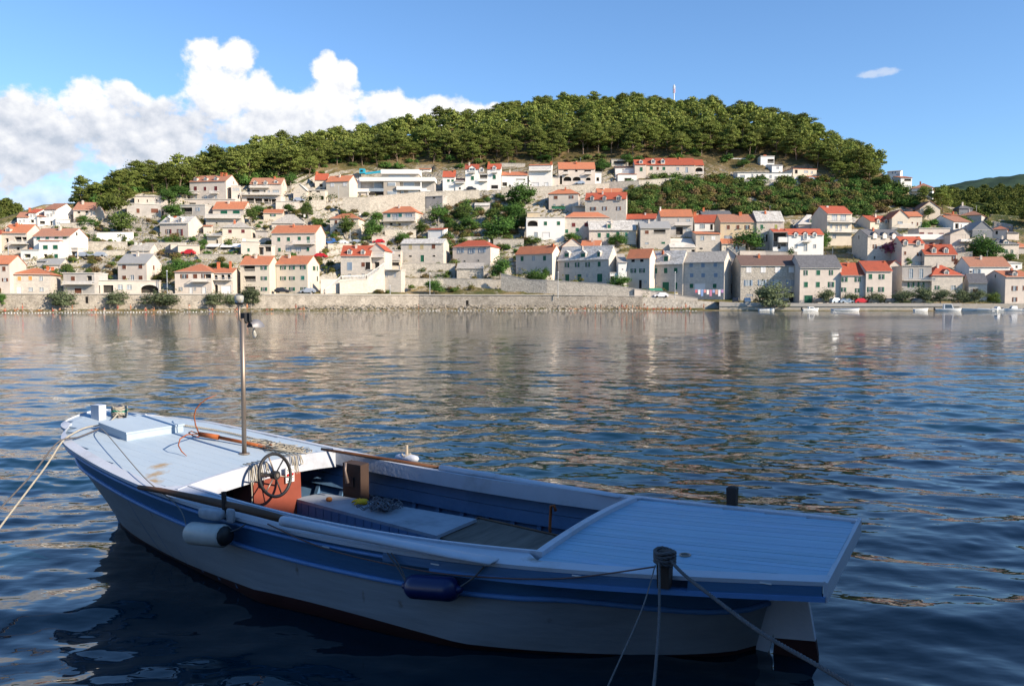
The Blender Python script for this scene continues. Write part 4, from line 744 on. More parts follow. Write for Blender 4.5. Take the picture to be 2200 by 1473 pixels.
# ---------------------------------------------------------------- terrain
def ground_material():
    M = bpy.data.materials.new('dry_slope'); M.use_nodes = True; nt = M.node_tree; N = nt.nodes; Lk = nt.links; b = N['Principled BSDF']; b.inputs['Roughness'].default_value = 0.95; b.inputs['Specular IOR Level'].default_value = 0.15
    tc = N.new('ShaderNodeTexCoord'); geo = N.new('ShaderNodeNewGeometry'); sep = N.new('ShaderNodeSeparateXYZ'); Lk.new(geo.outputs['True Normal'], sep.inputs[0])
    def noise(sc, d=6, r=.65):
        t = N.new('ShaderNodeTexNoise'); t.inputs['Scale'].default_value = sc; t.inputs['Detail'].default_value = d; t.inputs['Roughness'].default_value = r; Lk.new(tc.outputs['Object'], t.inputs['Vector']); return t.outputs['Fac']
    def ramp(f, cols):
        r = N.new('ShaderNodeValToRGB'); Lk.new(f, r.inputs[0]); e = r.color_ramp.elements; e[0].position = cols[0][0]; e[0].color = (*cols[0][1], 1); e[1].position = cols[-1][0]; e[1].color = (*cols[-1][1], 1)
        for p, c in cols[1:-1]: q = e.new(p); q.color = (*c, 1)
        return r.outputs[0]
    soil = ramp(noise(.11, 8), [(.30, (.045, .06, .02)), (.42, (.085, .09, .03)), (.5, (.15, .125, .05)), (.60, (.25, .19, .10)), (.72, (.26, .15, .085))])
    vo = N.new('ShaderNodeTexVoronoi'); vo.inputs['Scale'].default_value = 1.7; Lk.new(tc.outputs['Object'], vo.inputs['Vector'])
    stone = ramp(vo.outputs['Color'], [(.0, (.27, .245, .21)), (.5, (.38, .35, .30)), (1., (.47, .43, .37))])
    st = N.new('ShaderNodeMapRange'); Lk.new(sep.outputs[2], st.inputs[0]); st.inputs[1].default_value = .76; st.inputs[2].default_value = .58
    sn = N.new('ShaderNodeMath'); sn.operation = 'GREATER_THAN'; Lk.new(noise(.5, 8, .7), sn.inputs[0]); sn.inputs[1].default_value = .60
    mx_ = N.new('ShaderNodeMath'); mx_.operation = 'MAXIMUM'; Lk.new(st.outputs[0], mx_.inputs[0])
    s2 = N.new('ShaderNodeMath'); s2.operation = 'MULTIPLY'; Lk.new(sn.outputs[0], s2.inputs[0]); s2.inputs[1].default_value = .8; Lk.new(s2.outputs[0], mx_.inputs[1])
    m = N.new('ShaderNodeMix'); m.data_type = 'RGBA'; Lk.new(mx_.outputs[0], m.inputs[0]); Lk.new(soil, m.inputs['A']); Lk.new(stone, m.inputs['B'])
    f = N.new('ShaderNodeMapRange'); Lk.new(noise(1.6, 6, .7), f.inputs[0]); f.inputs[1].default_value = .3; f.inputs[2].default_value = .7; f.inputs[3].default_value = .7; f.inputs[4].default_value = 1.25
    m2 = N.new('ShaderNodeMix'); m2.data_type = 'RGBA'; m2.blend_type = 'MULTIPLY'; m2.inputs[0].default_value = 1; Lk.new(m.outputs['Result'], m2.inputs['A']); Lk.new(f.outputs[0], m2.inputs['B'])
    Lk.new(m2.outputs['Result'], b.inputs['Base Color'])
    sz = N.new('ShaderNodeSeparateXYZ'); Lk.new(tc.outputs['Object'], sz.inputs[0]); fz = N.new('ShaderNodeMapRange'); Lk.new(sz.outputs[2], fz.inputs[0]); fz.inputs[1].default_value = 52; fz.inputs[2].default_value = 66
    floor_ = ramp(noise(.3, 8), [(.35, (.05, .045, .018)), (.52, (.10, .075, .035)), (.65, (.20, .14, .07))])
    m3 = N.new('ShaderNodeMix'); m3.data_type = 'RGBA'; Lk.new(fz.outputs[0], m3.inputs[0]); Lk.new(m2.outputs['Result'], m3.inputs['A']); Lk.new(floor_, m3.inputs['B']); Lk.new(m3.outputs['Result'], b.inputs['Base Color'])
    bp = N.new('ShaderNodeBump'); bp.inputs['Distance'].default_value = .35; Lk.new(noise(1.1, 8, .7), bp.inputs['Height']); Lk.new(bp.outputs[0], b.inputs['Normal'])
    return M
GROUND = ground_material()
def hash2(i, j): return (math.sin(i * 12.9898 + j * 78.233) * 43758.5453) % 1.0
def terrain():
    us = np.concatenate([np.arange(-2600, -300, 80), np.arange(-300, 2500, 5.0), np.arange(2500, 5000, 80)])
    rows = []
    # rows: shared parameter t, depth depends on the column
    ts = np.concatenate([[-1, 0, .3, .6, .75, .8, .99, 1.0], 1 + np.arange(1, 150) / 149.0, 2 + np.arange(1, 45) / 44.0, [3.15, 3.4, 3.8, 4.5]])
    V = np.zeros((len(ts), len(us), 3))
    for j, u in enumerate(us):
        d0 = Ds(u); D1 = d0 + 9; Dt = Dof(u, TT(u)); Dr = Dridge(u)
        for i, t in enumerate(ts):
            if t < 0: D = d0 - 8
            elif t <= .75: D = d0 + t / .75 * 5.95
            elif t <= .8: D = d0 + 6.05
            elif t <= 1: D = d0 + 6.05 + (t - .8) / .2 * 2.95
            elif t <= 2: D = D1 + (t - 1) * (Dt - D1)
            elif t <= 3: D = Dt + (t - 2) * (Dr - Dt)
            else: D = Dr + (t - 3) * 90
            z = ground_base(u, D); x = (u - 1100) / F * D
            if 1 < t < 2:
                k = 2.3 + .5 * math.sin(u * .01); ph = .9 * math.sin(u * .013 + 1) + .6 * math.sin(u * .031); q = (z + ph) / k; fl = math.floor(q); fr = q - fl
                am = .82 if u < 1330 else .35
                tz = (fl + (max(0, fr - .80) / .20)) * k - ph
                z += (tz - z) * am * min(1, (t - 1) * 12) * min(1, (2 - t) * 12)
            if t >= 1.7: z += .5 * math.sin(x * .11 + 3) * math.sin(D * .13)
            V[i, j] = (x, D, z)
    X = V[..., 0]; Y = V[..., 1]; Z = V[..., 2]
    for (O, ex, ey, w, d, z0) in FOOT:
        a = (X - O.x) * ex.x + (Y - O.y) * ex.y; b = (X - O.x) * ey.x + (Y - O.y) * ey.y
        ins = (a > -1.0) & (a < w + 1.0) & (b > -1.6) & (b < d + .6)
        Z[ins] = np.where(b[ins] < 0.2, np.minimum(Z[ins], z0 - .03), z0 - .03)
        fr = (a > -.6) & (a < w + .6) & (b > -6) & (b <= -1.6) & (Z > z0 - .2)
        Z[fr] = z0 - .2
    n, m = len(ts), len(us)
    idx = np.arange(n * m).reshape(n, m); Fq = np.stack([idx[:-1, :-1], idx[:-1, 1:], idx[1:, 1:], idx[1:, :-1]], -1).reshape(-1, 4)
    me = npmesh('hillside', V.reshape(-1, 3), Fq, GROUND, True); o = link('hillside', me); tag(o, 'dry terraced hillside rising from the shore to the pine wood', kind='structure')
terrain()
# far wooded hills behind the right and left ends
SCRUB = mat('distant_scrub', (0.05, 0.075, 0.022), 1.0, 0.5, 0.06, col2=(0.085, 0.10, 0.035), bump=2.5, bscale=.16, spec=.05)
FARHILL = mat('distant_hill', (0.035, 0.06, 0.04), 1.0, 0.25, 0.01, bump=6, bscale=.02, spec=.05)
def hill(name, label, cols, m_, D0, D1, y0, seed, amp):
    us = np.linspace(cols[0][0], cols[-1][0], 120); n = 60; V = np.zeros((n + 14, 120, 3)); rng = np.random.RandomState(seed); ph = rng.rand(8, 3) * 6
    for j, u in enumerate(us):
        yt = pw(u, [c[0] for c in cols], [c[1] for c in cols]); yb = y0
        for i in range(n + 14):
            if i < n: t = i / (n - 1); D = D0 + (D1 - D0) * t; py = yb + (yt - yb) * math.sin(t * math.pi / 2); z = H + (648 - py) / F * D
            else: D = D1 + (i - n + 1) * 40; z = H + (648 - yt) / F * D1 - (i - n + 1) * 14
            x = (u - 1100) / F * D; z += amp * sum(math.sin(x * .02 * (k + 1) + ph[k, 0]) * math.sin(D * .017 * (k + 1) + ph[k, 1]) / (k + 1) for k in range(6)) * min(1, i / 12)
            V[i, j] = (x, D, z)
    N_ = n + 14; idx = np.arange(N_ * 120).reshape(N_, 120); Fq = np.stack([idx[:-1, :-1], idx[:-1, 1:], idx[1:, 1:], idx[1:, :-1]], -1).reshape(-1, 4)
    o = link(name, npmesh(name, V.reshape(-1, 3), Fq, m_, smooth=True)); tag(o, label, kind='structure'); return o
HR = [(1700, 490), (1850, 455), (1930, 430), (2000, 420), (2080, 417), (2150, 414), (2200, 418), (2300, 415), (2700, 430), (3200, 450)]
hill('hill', 'wooded hill behind the right end of the town', HR, SCRUB, 430, 760, 500, 3, 2.5)
HL = [(-900, 400), (-300, 420), (-60, 434), (0, 442), (30, 450), (60, 466), (110, 480), (200, 520)]
hill('hill', 'green hill behind the left end of the town', HL, SCRUB, 330, 520, 540, 5, 2.0)
hill('hill', 'bluish far hill at the right horizon', [(1950, 415), (2060, 395), (2110, 388), (2180, 379), (2260, 376), (2500, 385), (3200, 420)], FARHILL, 1500, 2300, 470, 8, 4)

# ---------------------------------------------------------------- sea wall, promenade, retaining walls
SEAW = mat('sea_wall_masonry', (0.38, 0.34, 0.29), 0.95, 0.34, .5, bump=0.06, kind='rubble', col2=(0.28, 0.25, 0.21), cov=(.42, .7))
PROM = mat('promenade_concrete', (0.42, 0.39, 0.35), 0.9, 0.1, 0.5)
ROADM = mat('asphalt_road', (0.06, 0.06, 0.06), 0.9, 0.1, 1)
def ribbon(us, dfront, ztop, zbot, th_):
    """a wall along the shore: list of world points on the front line"""
    m = MB(); P = []
    for u in us:
        D = Ds(u) + dfront; x = (u - 1100) / F * D; P.append((x, D, ztop(u), zbot))
    for (a, b) in zip(P[:-1], P[1:]):
        m.quad((a[0], a[1], a[3]), (b[0], b[1], b[3]), (b[0], b[1], b[2]), (a[0], a[1], a[2]))
        m.quad((a[0], a[1], a[2]), (b[0], b[1], b[2]), (b[0], b[1] + th_, b[2]), (a[0], a[1] + th_, a[2]))
    return m
def promz(u): return H + (648 - pyw(u)) / F * (Ds(u) + 9)
t = thing('sea_wall', 'long masonry sea wall along the bathing shore', 'wall')
ribbon(np.arange(-400, 1385, 20), 5.9, lambda u: promz(u) + (.02), -1, 3.4).build('wall_face', [SEAW], t)
ribbon(np.arange(-400, 1385, 20), 5.7, lambda u: promz(u) + .14, 4.3, .55).build('coping', [PROM], t)
for (x, y) in ((186, 644), (1004, 651)):
    P = at(x, y, Ds(x) + 5.85); MB().box(-.35, .35, 0, .1, -.8, .8).build('drain_opening', SHM['k'], t, loc=P)
t = thing('quay_wall', 'pale stone quay wall under the parked cars at right', 'wall')
ribbon(np.arange(1545, 2860, 20), 1.2, lambda u: promz(u) + .05, -1, 7.9).build('wall_face', [mat('quay_stone', (0.44, 0.40, 0.34), .95, .14, 1, bump=.04, kind='stone')], t)
ribbon(np.arange(1545, 2080, 20), 1.0, lambda u: promz(u) + .16, 1.2, .6).build('coping', [PROM], t)
WMAT = {'r': WALLM['r'], 's': WALLM['s'], 'p': WALLM['p'], 'w': WALLM['w']}
def rwall(C, pts, m_, label, off=0.0, th_=.6, cat='wall', name='retaining_wall'):
    """pts: (x, top y, bottom y) along the wall in crop pixels"""
    W_ = []
    for x, yt, yb in pts:
        u, b_ = C.X(x), C.Y(yb); D = Dof(u, b_) + off; P = at(u, b_, D); W_.append((P.x, P.y, P.z, zat(C.Y(yt), P)))
    O = Vector(W_[0][:3]); T = thing(name, label, cat, O); m = MB(); k_ = MB()
    for a, b in zip(W_[:-1], W_[1:]):
        A = (a[0]-O.x, a[1]-O.y); B = (b[0]-O.x, b[1]-O.y)
        lo = [(A[0], A[1], a[2]-O.z-2.5), (B[0], B[1], b[2]-O.z-2.5), (B[0], B[1]+th_, b[2]-O.z-2.5), (A[0], A[1]+th_, a[2]-O.z-2.5)]
        hi = [(A[0], A[1], a[3]-O.z), (B[0], B[1], b[3]-O.z), (B[0], B[1]+th_, b[3]-O.z), (A[0], A[1]+th_, a[3]-O.z)]
        m.hexa(lo, hi)
        k_.hexa([(q[0], q[1]+s, q[2]+.003) for q, s in zip(hi, (-.08, -.08, .08, .08))], [(q[0], q[1]+s, q[2]+.16) for q, s in zip(hi, (-.08, -.08, .08, .08))])
    m.build('masonry', [WMAT[m_]], T); k_.build('coping', [PROM], T); return T
rwall(CD, [(345, 640, 800), (700, 640, 810), (1000, 605, 790), (1430, 565, 770)], 'r', 'long high stone retaining wall below the modern villa', -3)
rwall(CD, [(1430, 565, 735), (1700, 560, 720), (2148, 545, 665)], 'r', 'stone retaining wall from the grey cube hut to the tall white group', -3)
rwall(CF, [(600, 510, 610), (980, 500, 590), (1250, 495, 570), (1700, 475, 530), (2148, 445, 480)], 'r', 'stone retaining wall under the vine-hung house and the arches', -2)
rwall(CH, [(0, 395, 440), (400, 375, 470), (830, 345, 420)], 'r', 'stone wall below the red-roofed row house with green awnings', -2)
rwall(CH, [(870, 365, 385), (1200, 355, 372), (1500, 352, 372)], 'p', 'thin white garden wall above the scrub', -1, .4)
rwall(CF, [(585, 190, 290), (910, 195, 290)], 'r', 'pale stone wall behind the tall white group', 3)
rwall(CJ, [(238, 408, 480), (600, 412, 485), (790, 428, 470)], 's', 'stone base wall under the long low white row', -1)
rwall(CJ, [(860, 415, 440), (1290, 448, 470), (1660, 462, 495)], 'p', 'white parapet of the upper car park', -1, .4)
rwall(CJ, [(-60, 118, 132), (320, 128, 142)], 'w', 'white guard wall of the road above the scrub, left length', 0, .3)
rwall(CJ, [(880, 165, 180), (1330, 208, 222)], 'w', 'white guard wall of the road above the scrub, right length', 0, .3)
rwall(CA, [(1000, 632, 690), (1430, 632, 700)], 'r', 'terrace wall right of the cream outbuilding', 0)
rwall(CA, [(880, 735, 790), (1400, 728, 790)], 'r', 'terrace wall behind the two cars at left', 1)
rwall(CA, [(1095, 528, 600), (1500, 520, 590)], 'w', 'white wall overgrown with climbing plants left of the dormered stone house', 0)
rwall(CA, [(680, 425, 480), (940, 412, 480), (1060, 415, 480)], 'r', 'old stone wall under the bigger white hilltop house', 0)
rwall(CA, [(1640, 640, 700), (2100, 640, 720)], 'r', 'terrace wall below the vine pergola', 0)
rwall(CB, [(480, 1300, 1345), (1050, 1305, 1400)], 'r', 'road-side wall below the low white car park', 0)
rwall(CB, [(1120, 1085, 1130), (1440, 1080, 1130)], 'p', 'white awning wall behind the small flat house', 0)
rwall(CB, [(2000, 570, 660), (2200, 570, 650)], 'r', 'rough wall below the ivy arches', 0)
rwall(CD, [(150, 1255, 1300), (700, 1250, 1290), (920, 1240, 1290)], 'r', 'wall of the middle road carrying the parked cars', 0)
rwall(CD, [(730, 1160, 1230), (900, 1150, 1230), (1060, 1160, 1230)], 'r', 'pale garden wall beside the red car', 0)
rwall(CD, [(900, 1065, 1150), (1310, 1070, 1150)], 'r', 'garden wall below the teal-shuttered bungalow', 0)
rwall(CE, [(1005, 652, 720), (1500, 655, 725), (1900, 658, 740), (2180, 665, 740)], 'r', 'terrace wall above the dry grass by the tall lamp', 0)
rwall(CE, [(1010, 475, 560), (1260, 470, 580), (1640, 480, 575)], 'r', 'stone wall under the straw-shuttered house', 0)
rwall(CE, [(1275, 580, 645), (1520, 580, 645)], 'r', 'short rubble wall below the ruined hut', 0)
rwall(CE, [(50, 655, 820), (280, 655, 810)], 'p', 'plain wall behind the foot of the balustrade stair', 0)
rwall(CE, [(275, 690, 830), (600, 660, 820)], 's', 'stone garden wall under the balustrade stair', 0)
rwall(CG, [(0, 455, 560), (400, 455, 560)], 'r', 'pale terrace wall left of the red-orange roof', 0)
rwall(CG, [(100, 905, 1100), (480, 985, 1130), (700, 990, 1150), (1500, 1045, 1190), (1900, 1110, 1210), (2200, 1150, 1215)], 'r', 'sloping stone ramp wall under the dormered shore house', -1)
rwall(CI, [(-100, 1125, 1250), (110, 1150, 1250), (700, 1240, 1290)], 'p', 'white-capped ramp wall in front of the green garage door', -1.6, .4)
rwall(CI, [(1235, 640, 700), (1560, 645, 700), (1960, 660, 720)], 'p', 'white garden wall above the long brown roof', 0)
rwall(CE, [(1560, 195, 230), (1830, 160, 210), (2180, 170, 220)], 'r', 'low pale wall above the red hipped roof', 0)
rwall(CL, [(930, 760, 830), (1100, 740, 830)], 'r', 'dark stone wall by the trees at right', 0)
# stair with white balustrade beside the red-dormer house
def stair():
    a = at(CE.X(105), CE.Y(815), Dof(CE.X(105), CE.Y(815)) - 2); b = at(CE.X(800), CE.Y(500), a.y + 5)
    pts = [(105, 815, 0), (290, 660, 1), (590, 650, 1.5), (800, 505, 2.5)]
    W_ = [at(CE.X(x), CE.Y(y), Dof(CE.X(x), 631) + .6 + o) for x, y, o in pts]; T = thing('stair', 'stone stair with white balustrade climbing left of the gabled wing', 'stair', W_[0])
    m = MB(); r = MB(); s = MB()
    for p, q in zip(W_[:-1], W_[1:]):
        p = p - W_[0]; q = q - W_[0]
        m.hexa([(p.x, p.y, -3), (q.x, q.y, -3), (q.x, q.y + 1.6, -3), (p.x, p.y + 1.6, -3)], [(p.x, p.y, p.z), (q.x, q.y, q.z), (q.x, q.y + 1.6, q.z), (p.x, p.y + 1.6, p.z)])
        n = int((q - p).length / .38)
        for k in range(n + 1):
            c = p.lerp(q, k / n); s.box(c.x - .07, c.x + .07, c.y - .1, c.y + .02, c.z - .05, c.z + .85)
        r.hexa([(p.x, p.y - .14, p.z + .85), (q.x, q.y - .14, q.z + .85), (q.x, q.y + .06, q.z + .85), (p.x, p.y + .06, p.z + .85)], [(p.x, p.y - .14, p.z + 1.0), (q.x, q.y - .14, q.z + 1.0), (q.x, q.y + .06, q.z + 1.0), (p.x, p.y + .06, p.z + 1.0)])
    m.build('flight', WALLM['s'], T); r.build('handrail', WALLM['w'], T); tag(s.build('baluster_row', WALLM['w'], T), kind='stuff')
stair()
# ---------------------------------------------------------------- vegetation
def leafm(name, c, c2, sc=.35, ov=.22):
    M = mat(name, c, 0.85, 0.38, sc, col2=c2, cov=(.42, .66), objvar=ov, spec=.12); nt = M.node_tree; b = nt.nodes['Principled BSDF']
    tr = nt.nodes.new('ShaderNodeBsdfTranslucent'); ms = nt.nodes.new('ShaderNodeMixShader'); ms.inputs[0].default_value = .22
    src = b.inputs['Base Color'].links[0].from_socket; nt.links.new(src, tr.inputs[0]); nt.links.new(b.outputs[0], ms.inputs[1]); nt.links.new(tr.outputs[0], ms.inputs[2])
    nt.links.new(ms.outputs[0], nt.nodes['Material Output'].inputs[0]); return M
PINE = leafm('pine_needles', (0.14, 0.18, 0.04), (0.20, 0.215, 0.06), .5, .32)
PINEB = leafm('brown_pine_needles', (0.20, 0.10, 0.06), (0.15, 0.09, 0.05))
BARK = mat('pine_bark', (0.22, 0.16, 0.12), .95, .2, 3); BARK2 = mat('grey_bark', (0.28, 0.25, 0.21), .95, .2, 3)
BUSHG = leafm('shrub_leaves', (0.09, 0.14, 0.035), (0.15, 0.18, 0.055), .6)
BUSHY = leafm('yellowing_shrub_leaves', (0.13, 0.135, 0.035), (0.18, 0.15, 0.06), .6)
BUSHB = leafm('brown_shrub_leaves', (0.19, 0.13, 0.065), (0.14, 0.12, 0.05), .6)
FIG = leafm('fig_leaves', (0.07, 0.15, 0.035), (0.12, 0.19, 0.045), .8)
OLIVE = leafm('tamarisk_leaves', (0.13, 0.165, 0.085), (0.19, 0.205, 0.12), .8)
DARKL = leafm('ivy_leaves', (0.04, 0.085, 0.02), (0.075, 0.12, 0.03), .8)
FLOW = leafm('bougainvillea_flowers', (0.38, 0.11, 0.20), (0.28, 0.12, 0.16), 1.5)
def leafcloud(lobes, per, size, rng, upb=.35, fill=.35):
    """leaf-sized quads over and through a set of ellipsoid lobes (cx,cy,cz,rx,ry,rz)"""
    V = []; 
    for (cx, cy, cz, rx, ry, rz) in lobes:
        n = int(per * (rx * ry + rx * rz + ry * rz) / 3 / .9) + 6
        d = rng.randn(n, 3); d /= np.linalg.norm(d, axis=1)[:, None]; d[:, 2] = d[:, 2] * (1 - upb) + upb * np.abs(d[:, 2]); rad = 1 - fill * rng.rand(n) ** 1.5 + .24 * rng.randn(n)
        c = np.array([cx, cy, cz]) + d * np.array([rx, ry, rz]) * rad[:, None]
        nn = d / np.array([rx, ry, rz]) * .9; nn /= np.linalg.norm(nn, axis=1)[:, None]; nn += rng.randn(n, 3) * .55; nn /= np.linalg.norm(nn, axis=1)[:, None]
        t = np.cross(nn, rng.randn(n, 3)); t /= np.linalg.norm(t, axis=1)[:, None]; bt = np.cross(nn, t); s = size * (.6 + .8 * rng.rand(n))[:, None]
        V.append(np.stack([c - t * s - bt * s * .55, c + t * s - bt * s * .55, c + t * s * .6 + bt * s * .55, c - t * s * .6 + bt * s * .55], 1))
    V = np.concatenate(V).reshape(-1, 3); return V, np.arange(len(V)).reshape(-1, 4)
def pine_variant(seed, h=11.5, dens=1.0):
    rng = np.random.RandomState(seed); lean = rng.randn(2) * .9; lobes = []; tr = MB()
    ht = h * (.36 + .12 * rng.rand()); top = np.array([lean[0], lean[1], h * .78])
    base = [(0, 0, -1.5), (lean[0]*.2, lean[1]*.2, ht*.4), (lean[0]*.55, lean[1]*.55, ht), tuple(top)]
    tr.tube(base, [.24, .19, .14, .05], 5)
    nl = 15 + rng.randint(5)
    for k in range(nl):
        a = k * 2.4 + rng.rand() * .8; t = (k + .5) / nl; rr = (1 - t ** 2.2) ** .5 * (3.0 + 1.0 * rng.rand()) * min(1, .55 + 1.6 * t) if t < .97 else .3; z = h * ((.27 if seed % 4 else .40) + (.66 if seed % 4 else .54) * t)
        cx, cy = lean[0] * z / h + math.cos(a) * rr, lean[1] * z / h + math.sin(a) * rr; s = 1.15 + .6 * rng.rand()
        lobes.append((cx, cy, z, s * (.9 + .5 * rng.rand()), s * (.9 + .5 * rng.rand()), s * (.5 + .35 * rng.rand())))
        if k % 2 == 0 and t < .8: tr.tube([(lean[0]*.5*z/h, lean[1]*.5*z/h, z - 1.6 - .8*rng.rand()), (cx*.55, cy*.55, z-.8), (cx*.9, cy*.9, z-.2)], [.09, .06, .03], 4)
    lobes.append((lean[0], lean[1], h * .95, 1.4, 1.4, .8)); lobes.append((lean[0]*.8, lean[1]*.8, h*.72, 1.8, 1.8, 1.5))
    V, Fq = leafcloud(lobes, 74 * dens, .24 / dens ** .5, rng, .4, .35)
    return npmesh('pine_crown', V, Fq, PINE), tr.mesh('pine_trunk', BARK)
PV = [pine_variant(100 + k) for k in range(9)]
def bush_variant(seed, m_, n=7, size=.17, tall=1.0, per=60):
    rng = np.random.RandomState(seed); lobes = [(0, 0, .45 * tall, .75, .75, .6 * tall)]
    for k in range(n):
        a = rng.rand() * 6.28; r = .62 * rng.rand() ** .5; z = (.30 + .55 * rng.rand() * (1 - r * .6)) * tall; s = .26 + .2 * rng.rand(); lobes.append((math.cos(a) * r, math.sin(a) * r, z, s, s, s * .85 * tall ** .5))
    V, Fq = leafcloud(lobes, per * 7.0, size * .55, rng, .3, .35); return npmesh('shrub', V, Fq, m_)
BV = {k: [bush_variant(200 + 10 * i + j, m_) for j in range(4)] for i, (k, m_) in enumerate((('g', BUSHG), ('y', BUSHY), ('b', BUSHB), ('f', FIG), ('i', DARKL)))}
def tree_variant(seed, m_, low=True):
    """a unit broadleaf tree: total height 1, crown radius about .5"""
    rng = np.random.RandomState(seed); lobes = [(0, 0, .50, .38, .38, .40)] if low else [(0, 0, .62, .36, .36, .28)]
    for k in range(19 if low else 13):
        a = rng.rand() * 6.28; r = .36 * rng.rand() ** .5; lobes.append((math.cos(a) * r, math.sin(a) * r, (.14 if low else .42) + (.70 if low else .42) * rng.rand() * (1 - r), .13 + .08 * rng.rand(), .13 + .08 * rng.rand(), .10 + .06 * rng.rand()))
    V, Fq = leafcloud(lobes, 4200, .025, rng, .3, .4)
    t = MB(); t.tube([(0, 0, -.15), (.02, 0, .2), (0, .02, .55)], [.035, .028, .012], 6)
    for k in range(4): a = k * 1.6 + rng.rand(); t.tube([(.01, 0, .18 + .04 * k), (.14 * math.cos(a), .14 * math.sin(a), .42), (.26 * math.cos(a), .26 * math.sin(a), .6)], [.018, .012, .005], 4)
    return npmesh('tree_crown', V, Fq, m_), t.mesh('tree_trunk', BARK2)
TV = {k: [tree_variant(300 + 10 * i + j, m_, k != 'p') for j in range(3)] for i, (k, m_) in enumerate((('f', FIG), ('o', OLIVE), ('g', BUSHG), ('p', PINE)))}
def plant_tree(kind, P, h, label, cat='tree', group=None, name='tree', wide=1.0, i=[0]):
    i[0] += 1; c, t = TV[kind][i[0] % 3]; T = thing(name, label, cat, P, random.random() * 6.28, group); T.scale = (h * wide, h * wide, h)
    link('crown', c, T); link('trunk', t, T); return T
def plant_bush(kind, P, rx, rz, label, cat='shrub', group=None, name='shrub'):
    o = link(name, random.choice(BV[kind]), None, P, (0, 0, random.random() * 6.28), (rx, rx, rz)); return tag(o, label, cat, group)

# footprints test
def in_foot(x, y, mgn=1.0):
    for (O, ex, ey, w, d, z0) in FOOT:
        a = (x - O.x) * ex.x + (y - O.y) * ex.y; b = (x - O.x) * ey.x + (y - O.y) * ey.y
        if -mgn < a < w + mgn and -mgn < b < d + mgn: return True
    return False
HOUSES = [o for o in COL.objects if o.parent is None and o.get('category') in ('house', 'villa')]
def near_house(P):
    u = pxof(P); best = None
    for o in HOUSES:
        q = o.location + Vector((o.get('w', 20) * .5, 0, 0)); d = abs(pxof(q) - u) + .6 * abs(pyof(q) - pyof(P))
        if best is None or d < best[0]: best = (d, o)
    return best[1]['label']
# the pine wood
rng = np.random.RandomState(5); cand = []
for u in np.arange(178, 2060, 3.0):
    Dt, Dr = Dof(u, TT(u)), Dridge(u)
    for _ in range(15):
        D = Dt + (-7 if u < 700 else -2) + rng.rand() * (Dr - Dt + 14); uu = u + rng.rand() * 5; cand.append(((uu - 1100) / F * D, D, uu, (D - Dt) / max(1, Dr - Dt)))
rng.shuffle(cand); sel = []; cell = {}
def okd(x, y, r):
    i, j = int(x // 8), int(y // 8)
    for a in (-1, 0, 1):
        for b in (-1, 0, 1):
            for (p, q) in cell.get((i + a, j + b), ()):
                if (p - x) ** 2 + (q - y) ** 2 < r * r: return False
    return True
for (x, y, u, t) in cand:
    r = (4.2 if t < .3 else 4.5) if t < 1.02 else 6.0
    if t < .04 and 850 < u < 1640 and rng.rand() < .6: continue
    if 1893 < u < 1975 and y < Dof(u, 385) + 6: continue
    if okd(x, y, r) and not in_foot(x, y, 2.5): cell.setdefault((int(x // 8), int(y // 8)), []).append((x, y)); sel.append((x, y, u, t))
def vis(s):   # rough size and visibility in the picture
    return (2.0 if s[3] < .22 else 1.6 if .72 < s[3] < 1.06 else 1.0 if s[3] < 1.06 else .2) * (380 / s[1]) + .15 * rng.rand()
sel.sort(key=lambda s: -vis(s)); NIND = 295
REST = []
POSN = ('at the lower wood edge', 'in the lower wood', 'in mid wood', 'high in the wood', 'on the wooded skyline')
marks = [(170, 'above the far left hilltop row'), (330, 'above the concrete house'), (450, 'above the large pink house'), (570, 'above the brown-roofed three-dormer house'), (680, 'above the small cream gable'), (780, 'left of the modern villa'), (870, 'above the modern villa'),
         (960, 'right of the modern villa'), (1050, 'above the tall white group'), (1150, 'above the vine-hung house'), (1240, 'above the row of arches'), (1340, 'above the green vine hedge'), (1450, 'below the transmission mast'), (1560, 'above the road guard wall'), (1660, 'above the topmost white villa'),
         (1750, 'above the upper car park'), (1830, 'above the rocky slope'), (1900, 'beside the lone tall white house'), (1990, 'behind the lone tall white house')]
LOOK = ('broad', 'dense', 'leaning', 'rounded', 'ragged', 'flat-topped', 'loose-crowned', 'tall', 'dark')
for k, (x, y, u, t) in enumerate(sel):
    z = ground_base(u, y); sc = .58 + .42 * rng.rand() ** 1.2
    if t > .85: sc *= .86
    if t < .2: sc *= 1.1
    if u < 250 or u > 1850: sc *= .8
    v = rng.randint(9)
    if k < NIND:
        P = 0 if t < .12 else 1 if t < .3 else 2 if t < .6 else 3 if t < .85 else 4
        mk = min(marks, key=lambda q: abs(q[0] - u))[1]
        brown = abs(u - 652) < 14 and .1 < t < .5
        T = thing('pine_tree', ('browned pine ' if brown else LOOK[v] + ' pine ') + POSN[P] + ' ' + mk, 'pine tree', (x, y, z), rng.rand() * 6.28, 'pines of the hill wood'); T.scale = (sc * (.95 + .35 * rng.rand()), sc * (.95 + .35 * rng.rand()), sc * (.9 + .2 * rng.rand()))
        link('crown', PV[v][0], T); link('trunk', PV[v][1], T)
    else: REST.append((x, y, z, sc, v, rng.rand() * 6.28))
